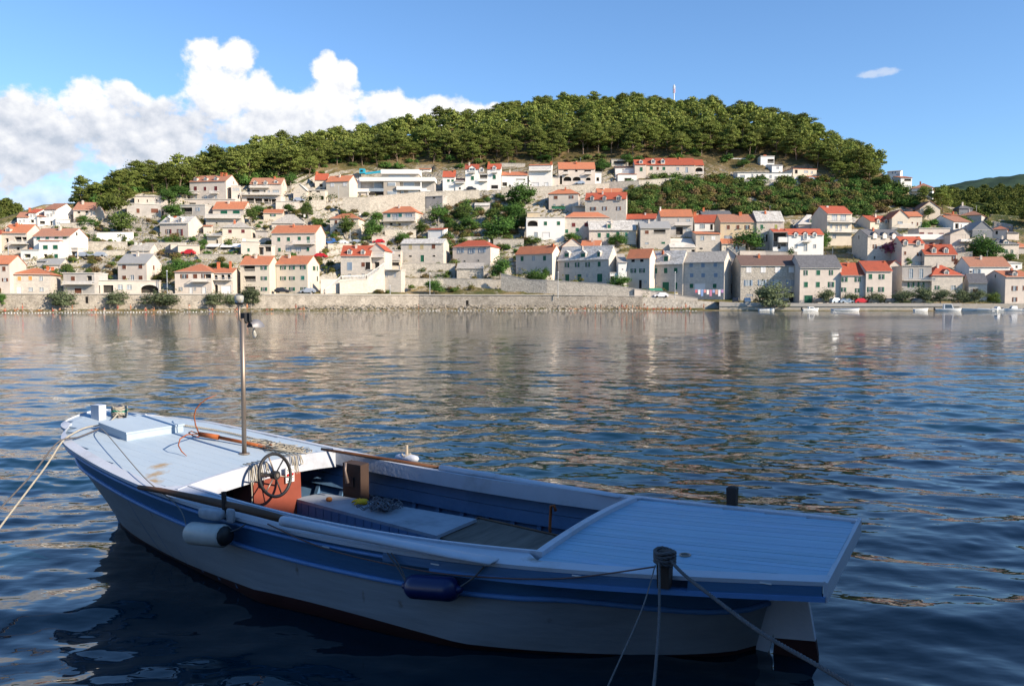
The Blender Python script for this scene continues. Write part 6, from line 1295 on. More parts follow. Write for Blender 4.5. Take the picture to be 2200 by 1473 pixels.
lamp(CE, 870, 832, 735, 'low lamp post below the stone terrace block', -3); lamp(CA, 412, 435, 330, 'lamp post in the left hilltop row', -2); lamp(CA, 95, 770, 640, 'pole below the tall loggia house', -2)
# transmission mast on the crest
D = Dridge(1448) + 4; P = at(1448, 215, D); P.z = ground_base(1448, D); T = thing('transmission_mast', 'red and white transmission mast on the top of the pine hill', 'mast', P); hh = zat(182, P) - P.z
for k in range(8): MB().tube([(0, 0, hh*k/8), (0, 0, hh*(k+1)/8)], .38 - .02 * k, 8).build('mast_section', CARP['red'] if k % 2 == 0 and k > 4 else SHM['w'], T)
for a in range(3): MB().box(-.22, .22, .55, .75, hh - 4.4, hh - .6).build('antenna_panel', SHM['w'], T).rotation_euler = (0, 0, a * 2.09 + .5)
# blue container and stair hoarding above the villa
P = at(CD.X(600), CD.Y(322), Dof(CD.X(600), CD.Y(322)) - 4); s_ = P.y / F / CD.k; T = thing('container', 'turquoise site container behind the modern villa', 'container', P)
CY = mat('turquoise_paint', (.03, .33, .45), .5, .1, 2); MB().box(-34*s_, 34*s_, 0, 2.2, 0, 62*s_).build('body', CY, T); MB().box(-20*s_, 10*s_, -.06, -.005, 20*s_, 42*s_).build('window', SHM['k'], T)
m = MB(); a = at(CD.X(640), CD.Y(322), P.y + 1) - P; b = at(CD.X(845), CD.Y(298), P.y + 1) - P; m.hexa([(a.x, 1, a.z-.5), (b.x, 1, b.z-.5), (b.x, 1.2, b.z-.5), (a.x, 1.2, a.z-.5)], [(a.x, 1, a.z+.3), (b.x, 1, b.z+.4), (b.x, 1.2, b.z+.4), (a.x, 1.2, a.z+.3)])
tag(m.build('fence', CY, None, loc=P), 'turquoise hoarding running from the container to the villa roof', 'fence')
# green awnings, umbrella, laundry
def sheet(C, x0, x1, y0, y1, m_, label, cat, nm, off=-1, dep=2.5, drop=.5):
    u = C.X((x0+x1)/2); D = Dof(u, C.Y(y1)) + off; A = at(C.X(x0), C.Y(y1), D); B = at(C.X(x1), C.Y(y0), D); w, h = B.x-A.x, B.z-A.z; T = thing(nm, label, cat, A)
    q = MB(); n = 8
    for k in range(n): q.hexa([(w*k/n, 0, 0), (w*(k+1)/n, 0, 0), (w*(k+1)/n, dep, h), (w*k/n, dep, h)], [(w*k/n, 0, .04), (w*(k+1)/n, 0, .04), (w*(k+1)/n, dep, h+.04), (w*k/n, dep, h+.04)])
    q.build('canvas', m_, T)
    for k in (0.02, .98): MB().tube([(w*k, .05, -2.2), (w*k, .05, .02)], .05, 6).build('post', GREYM, T)
sheet(CI, 100, 262, 1112, 1146, mat('green_canvas', (.04, .22, .14), .8), 'green awning beside the green garage door', 'awning', 'awning', -2)
sheet(CB, 578, 745, 1150, 1195, SHM['w'], 'left white awning below the bungalow terrace', 'awning', 'awning', -1); sheet(CB, 765, 1045, 1145, 1200, SHM['w'], 'right white awning below the bungalow hedge', 'awning', 'awning', -1)
sheet(CF, 1262, 1440, 745, 790, mat('dark_green_canvas', (.02, .12, .07), .8), 'dark green awning before the three brown shutters', 'awning', 'awning', -3)
# washing on the line under the blue-grey shutters
uu = CI.X(850); D = Dof(uu, CI.Y(1255)) - 1.2; cols = [(.55, .12, .15), (.7, .7, .75), (.2, .3, .55), (.6, .25, .25), (.75, .72, .7), (.5, .2, .3), (.3, .35, .6), (.55, .3, .25), (.7, .7, .75), (.45, .25, .45)]
P = at(CI.X(665), CI.Y(1130), D); wl = at(CI.X(1030), CI.Y(1130), D).x - P.x; T = thing('clothes_line', 'line of washing under the blue-grey shuttered stone house', 'clothes line', P)
MB().tube([(0, 0, 0), (wl/2, 0, -.12), (wl, 0, 0)], .02, 4).build('line', SHM['w'], T)
for k in range(10):
    x0 = wl * (k + .12) / 10; hgt = .8 + .5 * ((k * 7) % 3); MB().box(x0, x0 + wl / 10 * .8, -.02, .02, -.12 - hgt, -.08).build('garment', mat('cloth_%d' % k, cols[k], .9, .05), T)

# ---------------------------------------------------------------- bathers: one skin-grown body per pose
SKIN = mat('tanned_skin', (.42, .21, .13), .6, .06, 3, objvar=.12); HAIR = mat('dark_hair', (.03, .02, .015), .8); SWIM = [mat('swimwear_%s' % n, c, .8) for n, c in (('red', (.5, .03, .04)), ('blue', (.04, .12, .45)), ('black', (.02, .02, .025)), ('teal', (.04, .38, .40)), ('white', (.7, .7, .7)), ('orange', (.65, .25, .05)))]
def grown(name, J, E, Rd, m_):
    me = bpy.data.meshes.new(name + '_base'); me.from_pydata(J, E, []); o = bpy.data.objects.new(name + '_base', me); COL.objects.link(o)
    md = o.modifiers.new('s', 'SKIN'); 
    for i, r in enumerate(Rd): me.skin_vertices[0].data[i].radius = r if isinstance(r, tuple) else (r, r)
    me.skin_vertices[0].data[0].use_root = True
    s = o.modifiers.new('d', 'SUBSURF'); s.levels = 1; s.render_levels = 1
    dg = bpy.context.evaluated_depsgraph_get(); n = bpy.data.meshes.new_from_object(o.evaluated_get(dg)); n.name = name; n.materials.clear(); n.materials.append(m_)
    n.polygons.foreach_set('use_smooth', [True] * len(n.polygons)); bpy.data.objects.remove(o); return n
def body(pose):
    if pose == 'stand':
        J = [(0,0,.92),(0,0,1.12),(0,0,1.38),(0,0,1.50),(0,-.01,1.62),(0,0,1.72), (.19,0,1.38),(.25,.0,1.12),(.27,-.06,.88),(.27,-.08,.78), (-.19,0,1.38),(-.26,0,1.12),(-.24,-.1,.9),(-.22,-.14,.8), (.10,0,.86),(.11,-.02,.48),(.12,.02,.08),(.13,-.12,.03),(-.10,0,.86),(-.12,.02,.48),(-.14,.05,.08),(-.15,-.1,.03)]
    elif pose == 'sit':
        J = [(0,0,.14),(0,.08,.34),(0,.10,.58),(0,.08,.70),(0,.05,.82),(0,.06,.91), (.19,.1,.58),(.26,.2,.34),(.26,.28,.10),(.26,.3,.05), (-.19,.1,.58),(-.25,.0,.36),(-.18,-.2,.34),(-.14,-.28,.34), (.10,-.02,.14),(.13,-.36,.46),(.13,-.62,.08),(.13,-.74,.05),(-.10,-.02,.14),(-.13,-.40,.40),(-.14,-.66,.08),(-.14,-.78,.05)]
    else:
        J = [(0,0,.14),(.2,0,.16),(.46,0,.17),(.58,0,.18),(.70,0,.19),(.80,0,.19), (.46,.19,.15),(.35,.30,.10),(.55,.38,.07),(.62,.36,.06), (.46,-.19,.15),(.30,-.3,.10),(.08,-.28,.07),(.0,-.27,.06), (-.06,.10,.13),(-.46,.12,.2),(-.86,.12,.07),(-.94,.12,.12),(-.06,-.10,.13),(-.46,-.13,.12),(-.88,-.14,.07),(-.95,-.14,.12)]
    E = [(0,1),(1,2),(2,3),(3,4),(4,5),(2,6),(6,7),(7,8),(8,9),(2,10),(10,11),(11,12),(12,13),(0,14),(14,15),(15,16),(16,17),(0,18),(18,19),(19,20),(20,21)]
    Rd = [(.15,.10),(.13,.09),(.16,.10),.055,.095,.075, .06,.045,.035,.03, .06,.045,.035,.03, .09,.06,.04,.035,.09,.06,.04,.035]
    b = grown('bather_' + pose, J, E, Rd, SKIN); hd = Vector(J[4]).lerp(Vector(J[5]), .55)
    def shell(r, c, sq=(1, 1, 1), n=8, cut=-.1):
        m = MB(); P = []
        for i in range(5):
            t = math.pi * (.02 + .62 * i / 4); P.append([(c[0] + r*sq[0]*math.sin(t)*math.cos(2*math.pi*k/n), c[1] + r*sq[1]*math.sin(t)*math.sin(2*math.pi*k/n), c[2] + r*sq[2]*math.cos(t)) for k in range(n)])
        for i in range(4):
            for k in range(n): m.quad(P[i][k], P[i+1][k], P[i+1][(k+1) % n], P[i][(k+1) % n])
        return m
    h = shell(.125, (hd.x, hd.y + .02, hd.z + .01)).mesh('hair', HAIR)
    p = Vector(J[0]); sw = []
    m = MB(); q = [p + Vector((0, 0, .05)), p - Vector((0, 0, .13))] if pose != 'lie' else [p + Vector((.09, 0, 0)), p - Vector((.12, 0, 0))]
    m.tube(q, [.175, .19], 10)
    return b, h, m
POSE = {}
for p_ in ('stand', 'sit', 'lie'):
    b, h, m = body(p_); POSE[p_] = (b, h, [m.mesh('swimwear', s) for s in SWIM])
def person(C, x, y, pose, sw, label, rz=0, sc=1.0, off=-7, zadd=0):
    u = C.X(x); D = Ds(u) + 2.2 + (CI is C) * 0; z = ground_base(u, D); P = Vector(((u - 1100) / F * D, D, z + .0)); T = thing('person', label, 'person', P, rz); T.scale = (sc, sc, sc)
    b, h, s = POSE[pose]; link('body', b, T); link('hair', h, T); link('swimwear', s[sw], T); return T
CN = ['red', 'blue', 'black', 'teal', 'white', 'orange']
seq = [(CA, 60, 'sit', 0), (CA, 175, 'sit', 5), (CA, 205, 'sit', 3), (CA, 258, 'stand', 0), (CA, 450, 'lie', 5), (CA, 600, 'sit', 0), (CA, 680, 'sit', 2), (CA, 820, 'stand', 5), (CA, 1040, 'lie', 0), (CA, 1085, 'sit', 5), (CA, 1180, 'sit', 4), (CA, 1335, 'stand', 0), (CA, 1480, 'stand', 5), (CA, 1650, 'sit', 0), (CA, 1740, 'sit', 5),
       (CC, 360, 'stand', 4), (CC, 630, 'sit', 1), (CC, 670, 'sit', 0), (CC, 1000, 'sit', 0), (CC, 1140, 'stand', 5), (CC, 1410, 'lie', 0), (CC, 1470, 'lie', 5), (CC, 1798, 'stand', 0), (CC, 1860, 'lie', 0), (CC, 1905, 'sit', 5), (CE, 1208, 'stand', 2),
       (CG, 1010, 'lie', 0), (CG, 1070, 'lie', 5), (CG, 1150, 'lie', 2), (CG, 1200, 'sit', 0), (CG, 1338, 'stand', 2), (CG, 1410, 'stand', 2), (CG, 1650, 'sit', 5), (CG, 1685, 'stand', 0), (CG, 1715, 'sit', 2), (CG, 1748, 'stand', 5), (CG, 1825, 'stand', 5), (CG, 1880, 'sit', 3), (CG, 1920, 'sit', 0), (CG, 1982, 'stand', 4), (CG, 2020, 'sit', 5), (CG, 2100, 'lie', 0),
       (CI, 20, 'stand', 4), (CI, 60, 'sit', 0), (CI, 150, 'lie', 0), (CI, 195, 'sit', 5), (CI, 240, 'sit', 1), (CI, 290, 'sit', 0), (CI, 340, 'lie', 5), (CI, 380, 'sit', 0), (CI, 440, 'sit', 2), (CI, 490, 'sit', 1), (CI, 548, 'stand', 0), (CI, 600, 'sit', 5), (CI, 775, 'stand', 2)]
PW = {'stand': 'standing bather in %s swimwear', 'sit': 'sitting bather in %s swimwear', 'lie': 'lying bather in %s swimwear'}
BM = [(8, 'at the far left end of the beach'), (60, 'left of the first tamarisk'), (150, 'right of the first tamarisk'), (200, 'left of the second tamarisk'), (260, 'right of the second tamarisk'), (340, 'below the wide arch tamarisk'), (400, 'left of the fourth tamarisk'), (455, 'below the white garage door'), (530, 'behind the boat mast'), (580, 'below the stacked loggias'), (640, 'below the twin shore house'), (900, 'under the middle of the sea wall'),
      (1230, 'left of the two dark swimmers'), (1280, 'by the dark shade of the wall'), (1340, 'at the left of the main crowd'), (1365, 'in the main crowd'), (1390, 'at the right of the main crowd'), (1420, 'below the white hatchback'), (1450, 'below the ramp end'), (1475, 'at the right end of the bathers'), (1512, 'alone by the quay steps')]
for k, (C, x, p_, s_) in enumerate(seq):
    u = C.X(x); person(C, x, 0, p_, s_, PW[p_] % CN[s_] + ' ' + min(BM, key=lambda q: abs(q[0] - u))[1], rz=(k * 1.7) % 6.28 if p_ != 'lie' else R((k * 37) % 60 - 30), sc=.98 + .08 * math.sin(k * 5.0))
# swimmers in the water show head and shoulders: left out as bodies, built as standing people in deep water
for k, (u, y) in enumerate(((505, 670), (818, 669), (1083, 670), (1425, 670))):
    D = Ds(u) - 6 - k; P = Vector(((u - 1100) / F * D, D, -1.36)); T = thing('person', 'swimmer with head above water ' + ('left of the mast', 'below the balustrade stair', 'at the left end of the float line', 'off the crowded beach')[k], 'swimmer', P, k); b, h, s = POSE['stand']; link('body', b, T); link('hair', h, T)
# float line
FL = mat('white_float', (.75, .75, .72), .5); u = 12; k = 0; m = MB(); m.tube([(-.16, 0, 0), (-.09, 0, .0), (.09, 0, 0), (.16, 0, 0)], [.02, .075, .075, .02], 8); FM = m.mesh('float', FL); FO = CARP['red']
us = list(np.arange(6, 500, 6.4)) + list(np.arange(876, 1500, 6.8))
for k, u in enumerate(us):
    if 500 > u > 330 and k % 3 == 0: continue
    D = Ds(u) - 7.5 - 2 * math.sin(u * .01); o = link('float', FM, None, ((u - 1100) / F * D, D, .06), (0, 0, k * .3)); tag(o, 'white float on the left bathing line' if u < 500 else 'white float on the right bathing line', 'float', 'left float line' if u < 500 else 'right float line')
# shore rocks
def rocks():
    rng = np.random.RandomState(9); m = MB(); pts = []
    for _ in range(3000):
        u = rng.choice([rng.uniform(-60, 640), rng.uniform(640, 1380), rng.uniform(640, 1380), rng.uniform(700, 1350)]); dd = 5.6 * rng.rand() ** (.7 if u > 640 else 1.6); D = Ds(u) + dd - .6
        s = .07 + .36 * rng.rand() ** 3; pts.append(((u - 1100) / F * D, D, max(-.1, ground_base(u, D)) + (.9 * max(0, dd - 2.5) / 3 if u > 640 else 0), s))
    ico = [(0,0,1),(.89,0,.45),(.28,.85,.45),(-.72,.53,.45),(-.72,-.53,.45),(.28,-.85,.45),(.72,.53,-.45),(-.28,.85,-.45),(-.89,0,-.45),(-.28,-.85,-.45),(.72,-.53,-.45),(0,0,-1)]
    ft = [(0,1,2),(0,2,3),(0,3,4),(0,4,5),(0,5,1),(1,6,2),(2,7,3),(3,8,4),(4,9,5),(5,10,1),(6,7,2),(7,8,3),(8,9,4),(9,10,5),(10,6,1),(11,7,6),(11,8,7),(11,9,8),(11,10,9),(11,6,10)]
    ico = np.array(ico); V = []; Fq = []
    for i, (x, y, z, s) in enumerate(pts): V.append(ico * s * (.45 + .9 * rng.rand(12, 1)) * np.array([1.4, 1, .7]) + np.array([x, y, z])); Fq.append(np.array(ft) + 12 * i)
    tag(link('rocks', npmesh('rocks', np.concatenate(V), np.concatenate(Fq), mat('shore_rock', (.30, .265, .215), .95, .25, 1.5, bump=.05, bscale=6, objvar=0))), 'pale boulders and rubble along the foot of the sea wall', kind='stuff')
rocks()
# beach umbrella and blue boat on the ramp are small; harbour boats
HULLW = mat('white_boat_hull', (.78, .78, .76), .35, .04, 2); TARP = mat('grey_boat_cover', (.42, .44, .46), .8, .08, 2); HULLB = mat('blue_boat_trim', (.05, .13, .32), .4, .05, 2)
def harbour_boat(C, x, L_, label, rz, cabin=None, trim=HULLW, cover=False):
    u = C.X(x); D = Ds(u) - 2.2; P = Vector(((u - 1100) / F * D, D, 0)); T = thing('moored_boat', label, 'boat', P, rz, 'boats along the right quay')
    n = 12; rows = []
    for i in range(n + 1):
        t = i / n; b = L_ * .17 * (1 - max(0, (t - .45) / .55) ** 2.2) ** .8 * (.85 + .15 * min(1, t * 4)); sh = .55 + .35 * max(0, t - .3) ** 1.3; xx = -L_/2 + L_ * t
        rows.append([(xx - .12 * (t > .9), -b * .55, -.25), (xx, -b * .86, .1), (xx + .2 * t * t, -b, sh), (xx + .2 * t * t, b, sh), (xx, b * .86, .1), (xx - .12 * (t > .9), b * .55, -.25)])
    m = MB()
    for a, b in zip(rows[:-1], rows[1:]):
        for k in (0, 1, 3, 4): m.quad(a[k], b[k], b[k+1], a[k+1])
    m.quad(*rows[0]); m.build('hull', HULLW, T)
    d = MB(); 
    for i, (a, b) in enumerate(zip(rows[:-1], rows[1:])):
        z = -.04 if (i > n * .62 or cover) else -.3; d.quad((a[2][0], a[2][1]*.95, a[2][2]+z), (b[2][0], b[2][1]*.95, b[2][2]+z), (b[3][0], b[3][1]*.95, b[3][2]+z), (a[3][0], a[3][1]*.95, a[3][2]+z))
    d.build('deck', TARP if cover else HULLW, T)
    r = MB(); 
    for s in (2, 3): r.tube([q[s] for q in rows], .045, 5)
    r.build('gunwale', trim, T)
    if cabin:
        a, b, h = cabin; w = L_ * .12; c = MB(); c.hexa([(a, -w, .5), (b, -w, .6), (b, w, .6), (a, w, .5)], [(a + .1, -w*.85, .6 + h), (b - .5, -w*.8, .6 + h), (b - .5, w*.8, .6 + h), (a + .1, w*.85, .6 + h)]); c.build('cabin', HULLW, T)
        g = MB(); g.quad((a + .25, -w*.97-.01, .72), (b - .3, -w*.97-.01, .75), (b - .62, -w*.86-.01, .5 + h), (a + .3, -w*.88-.01, .5 + h)); g.quad((b + .01 - .1, -w*.8, .75), (b + .01 - .1, w*.8, .75), (b - .44, w*.7, .5 + h), (b - .44, -w*.7, .5 + h)); g.build('cabin_window', GLASS, T)
        o = MB(); o.box(-L_/2 - .35, -L_/2 - .05, -.16, .16, .2, .95); o.build('outboard_motor', TYRE, T)
harbour_boat(CK, 115, 4.6, 'white motor boat with low cabin before the green garage door', R(8), (-.6, 1.2, .55)); harbour_boat(CK, 545, 7.4, 'long white rowing boat moored below the quay parapet', R(2), None, HULLB)
harbour_boat(CK, 1460, 3.8, 'small dinghy by the black car', R(4)); harbour_boat(CL, 820, 6.4, 'white cabin cruiser with windscreen before the round tamarisk', R(-12), (-1.2, 1.3, 1.25)); harbour_boat(CL, 1160, 8.6, 'long covered white boat right of the cabin cruiser', R(170), None, HULLW, True)
harbour_boat(CL, 1375, 4.6, 'short white motor boat nearest the pink house', R(-150), (-.6, .9, .6)); harbour_boat(CL, 1300, 6.0, 'boat with grey cover lying behind the short motor boat', R(175), None, HULLW, True); harbour_boat(CL, 1560, 5.5, 'white boat cut off near the right edge', R(178), (-.8, 1., .8)); harbour_boat(CI, 1570, 4.4, 'small dark blue dinghy under the great tamarisk', R(5), None, HULLB)
harbour_boat(CL, 1650, 4.4, 'little open boat at the right edge of the picture', R(170), None, HULLB)
# ---------------------------------------------------------------- the moored wooden boat
BX0, BY0, BA, BL = 2.2913, 5.6888, -1.0657, 8.1851
BK = [0, .15, .35, .55, .72, .86, .95, 1.0]; BB = [0.8417, 1.0677, 1.2482, 1.2747, 1.1953, 0.99, 0.58, 0.0]; ZK = [0, .3, .6, 1.]; ZZ = [0.8067, 0.6888, 0.7687, 1.1819]
def spline(k, v):
    k = np.array(k, float); v = np.array(v, float); n = len(k); A = np.zeros((n, n)); r = np.zeros(n); h = np.diff(k); A[0, 0] = A[-1, -1] = 1
    for i in range(1, n-1): A[i, i-1] = h[i-1]; A[i, i] = 2*(h[i-1]+h[i]); A[i, i+1] = h[i]; r[i] = 6*((v[i+1]-v[i])/h[i]-(v[i]-v[i-1])/h[i-1])
    m = np.linalg.solve(A, r)
    def f(t):
        t = min(max(t, 0), 1); i = min(max(int(np.searchsorted(k, t)) - 1, 0), n-2); d = t-k[i]; e = k[i+1]-t
        return float((m[i]*e**3+m[i+1]*d**3)/(6*h[i])+(v[i]/h[i]-m[i]*h[i]/6)*e+(v[i+1]/h[i]-m[i+1]*h[i]/6)*d)
    return f
_b, _z = spline(BK, BB), spline(ZK, ZZ)
def bb(s):
    t = s / BL
    if t > .95: return BB[6] * max(0.0, 1 - ((t - .95) / .05) ** 2.0) ** .5 * (1 + 0 * t)
    return _b(t)
def zs(s): return _z(s / BL)
CAM = .085
def zd(s, y): b = max(bb(s), .05); return zs(s) + CAM * max(0, 1 - (y / b) ** 2) * min(1, .35 + s / BL)
HX, HY = math.sin(BA), math.cos(BA)
def toW(s, y, z): return Vector((BX0 + HX * s - HY * y, BY0 + HY * s + HX * y, z))
def toL(P): ex, ey = P[0] - BX0, P[1] - BY0; return Vector((ex * HX + ey * HY, -ex * HY + ey * HX, P[2]))
def Bz(px, py, z): return toL(atz(px, py, z))
def Bd(px, py, up=0.0):
    """the point of the boat's deck (or UP above it) seen at this pixel"""
    z = 1.0
    for _ in range(12): q = Bz(px, py, z); z = .5 * z + .5 * (zd(min(max(q.x, 0), BL), q.y) + up)
    return Bz(px, py, z)
def yat(s, z, px):
    lo, hi = -3., 3.
    for _ in range(40):
        m_ = (lo + hi) / 2
        if pxof(toW(s, m_, z)) > px: lo = m_
        else: hi = m_
    return (lo + hi) / 2
def side(px, py, out):
    """a point outside the near hull side at this pixel"""
    lo, hi = 0.3, BL - .3; z = .6
    for _ in range(6):
        lo, hi = 0.3, BL - .6
        for _ in range(30):
            m_ = (lo + hi) / 2
            if pxof(toW(m_, bb(m_) + out, z)) > px: lo = m_
            else: hi = m_
        z = zat(py, toW(lo, bb(lo) + out, 0))
    return Vector((lo, bb(lo) + out, z))
def sticker(nm, c, **k): return mat(nm, c, **k)
PB = mat('shaded_blue_deck_paint', (.27, .44, .58), .55, .10, 3, bump=.003, bscale=40, sx=(1, 7, 1), col2=(.27, .42, .61), cov=(.45, .8), spec=.3, objvar=.05)  # bluer copy of the deck paint, aft deck shade mixed into its colour
PBF = mat('sunlit_foredeck_paint', (.38, .465, .55), .6, .035, 2.5, bump=.0015, bscale=40, sx=(1, 3, 1), col2=(.32, .42, .53), cov=(.45, .8), spec=.3)  # paler copy of the deck paint, foredeck sunlight mixed into its colour
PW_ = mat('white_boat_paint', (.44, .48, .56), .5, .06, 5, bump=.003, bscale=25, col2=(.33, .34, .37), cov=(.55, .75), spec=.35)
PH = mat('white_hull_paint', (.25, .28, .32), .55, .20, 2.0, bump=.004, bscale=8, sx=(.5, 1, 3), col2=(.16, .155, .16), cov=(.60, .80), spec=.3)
PBL = mat('blue_strake_paint', (.045, .13, .26), .45, .12, 3, bump=.003, bscale=14, sx=(.6, 1, 3), col2=(.05, .14, .36), cov=(.5, .8), spec=.4)
PRL = mat('blue_rub_rail_paint', (.10, .24, .52), .4, .1, 6, spec=.4, col2=(.22, .34, .52), cov=(.6, .8))
PAF = mat('dark_red_antifouling', (.035, .009, .010), .7, .25, 3, col2=(.03, .012, .012))
PIN = mat('blue_interior_paint', (.085, .17, .31), .55, .12, 4, bump=.003, bscale=20, col2=(.05, .11, .21), cov=(.5, .8))
WD = mat('weathered_brown_wood', (.11, .06, .038), .7, .25, 6, bump=.003, bscale=30, sx=(.4, 5, 5), col2=(.18, .115, .07), cov=(.5, .8))
WD2 = mat('varnished_oar_wood', (.11, .048, .022), .6, .25, 5, bump=.002, bscale=30, sx=(.4, 5, 5), col2=(.14, .06, .03), cov=(.5, .75))
WDK = mat('dark_bitt_wood', (.045, .032, .028), .75, .25, 8, bump=.004, bscale=20)
PLY = mat('grey_brown_plywood', (.13, .11, .095), .85, .2, 4, bump=.002, bscale=40, sx=(4, .5, 1), col2=(.09, .075, .065))
CON = mat('red_brown_console_board', (.22, .055, .035), .55, .12, 5, col2=(.24, .06, .04))
RST = mat('rusty_iron', (.34, .10, .03), .9, .3, 12, bump=.004, bscale=60, col2=(.20, .06, .025))
ROPE = mat('pale_rope', (.38, .35, .29), .95, .2, 25, bump=.004, bscale=120)
ROPE2 = mat('grey_rope', (.11, .105, .11), .95, .25, 25, bump=.004, bscale=120)
STEEL = mat('stainless_tube', (.30, .25, .21), .5, .12, 4, metal=.7)
BLK = mat('black_rubber', (.02, .02, .022), .5, .2, 5, spec=.4)
NAVY = mat('navy_fender_vinyl', (.006, .014, .085), .3, .05, 3, spec=.5)
FWH = mat('white_fender_vinyl', (.50, .51, .50), .4, .08, 4, spec=.4, col2=(.40, .41, .40))
boat = thing('fishing_boat', 'blue and white wooden open boat moored in the foreground', 'boat', (BX0, BY0, 0), math.atan2(HY, HX))
boat.rotation_euler = (0, 0, math.atan2(HY, HX))
# local frame: x to the bow, y to port (the near side); check of handedness: port = (-HY, HX)
NS = 64; TS = np.linspace(0, 1, NS)
def hull_pt(t, z, sgn):
    st = .40 + (BL - .42) * t; zt = zs(st) - .02; sb = .58 + (BL - .50 - .58) * t
    k = min(1, max(0, z / zt)); x = sb + (st - sb) * k
    top = (bb(st) - .035) * min(1, max(0, (st - .40) / 1.5)) ** .5
    wl = 1.10 * min(1, max(0, t / .26)) ** .62 * min(1, max(0, (1 - t) / .46)) ** .80
    y = wl + (top - wl) * k ** .85
    if z < 0: q = min(1, -z / .45); y = wl * math.sqrt(max(0, 1 - q)) ; x = sb
    return (x, sgn * max(.018, y), z)
def zband(t, f):
    st = .40 + (BL - .42) * t; return f(st)
def o2(s): k = min(1, max(0, (1.9 - s) / 1.5)); return -.245 - .19 * k * k * (3 - 2 * k)
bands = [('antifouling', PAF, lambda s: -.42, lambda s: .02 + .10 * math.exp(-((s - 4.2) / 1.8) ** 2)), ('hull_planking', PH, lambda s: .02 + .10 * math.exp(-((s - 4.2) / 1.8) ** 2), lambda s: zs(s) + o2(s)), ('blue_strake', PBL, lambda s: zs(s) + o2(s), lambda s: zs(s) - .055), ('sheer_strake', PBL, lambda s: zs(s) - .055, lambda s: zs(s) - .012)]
for nm, m_, f0, f1 in bands:
    nz = 9 if nm == 'hull_planking' else 6; V = []; Fq = []
    for sg in (1, -1):
        base = len(V)
        for t in TS:
            a, b = zband(t, f0), zband(t, f1)
            for k in range(nz): V.append(hull_pt(t, a + (b - a) * k / (nz - 1), sg))
        for i in range(NS - 1):
            for k in range(nz - 1):
                q = [base + i*nz+k, base + (i+1)*nz+k, base + (i+1)*nz+k+1, base + i*nz+k+1]; Fq.append(q if sg < 0 else q[::-1])
    link(nm, npmesh(nm, V, Fq, m_, smooth=True), boat)
def railpath(dz, out, t0=0.0, t1=1.0, sg=1):
    P = []
    for t in np.linspace(t0, t1, 70):
        st = .40 + (BL - .42) * t; p = hull_pt(t, zs(st) + (o2(st) if dz < -.1 else dz), sg); P.append((p[0], p[1] + sg * out, p[2]))
    return P
for sg in (1, -1):
    MB().tube(railpath(-.055, .012, .02, .995, sg), .017, 8).build('rub_rail', PRL, boat, smooth=True)
    MB().tube(railpath(-.245, .010, .0, .97, sg), .020, 8).build('rub_rail', PRL, boat, smooth=True)
# seams between the hull planks
for k in range(2):
    for dz in (.33, .47):
        pass
# stem and sternpost, rudder
m = MB(); sp = [(.40, .0, .66), (.50, 0, .30), (.60, 0, -.05), (.66, 0, -.45)]
for a, b in zip(sp[:-1], sp[1:]): m.hexa([(b[0]-.09, -.03, b[2]), (b[0]+.05, -.03, b[2]), (b[0]+.05, .03, b[2]), (b[0]-.09, .03, b[2])], [(a[0]-.09, -.03, a[2]), (a[0]+.05, -.03, a[2]), (a[0]+.05, .03, a[2]), (a[0]-.09, .03, a[2])])
m.build('sternpost', PW_, boat)
rud = MB(); prof = [(.30, .70), (.10, .70), (.09, .45), (.05, .28), (-.02, .16), (.02, .16), (.34, .20), (.36, .45)]
def slab(pr, w, nm, m_):
    q = MB(); n = len(pr); q.quad(*[(a, -w, c) for a, c in pr]); q.quad(*[(a, w, c) for a, c in pr[::-1]])
    for i in range(n): a, b = pr[i], pr[(i+1) % n]; q.quad((a[0], -w, a[1]), (a[0], w, a[1]), (b[0], w, b[1]), (b[0], -w, b[1]))
    return q.build(nm, m_, boat)
slab([(.42, .72), (.22, .72), (.24, .45), (.215, .32), (.18, .13), (.46, .10)], .028, 'rudder', PW_)
slab([(.455, .098), (.178, .128), (.16, .02), (.16, -.4), (.5, -.4)], .026, 'rudder_foot', PAF)
m = MB()
for t0, t1 in zip(np.linspace(0, 1, 9)[:-1], np.linspace(0, 1, 9)[1:]):
    def sp_(t): z = -.4 + t * (zs(BL) + .42); k = max(0, z) / zs(BL); return (BL - .52 + .56 * k ** .8, z)
    a, b = sp_(t0), sp_(t1); m.hexa([(a[0]-.07, -.035, a[1]), (a[0]+.05, -.02, a[1]), (a[0]+.05, .02, a[1]), (a[0]-.07, .035, a[1])], [(b[0]-.07, -.035, b[1]), (b[0]+.05, -.02, b[1]), (b[0]+.05, .02, b[1]), (b[0]-.07, .035, b[1])])
m.build('stem', PBL, boat)
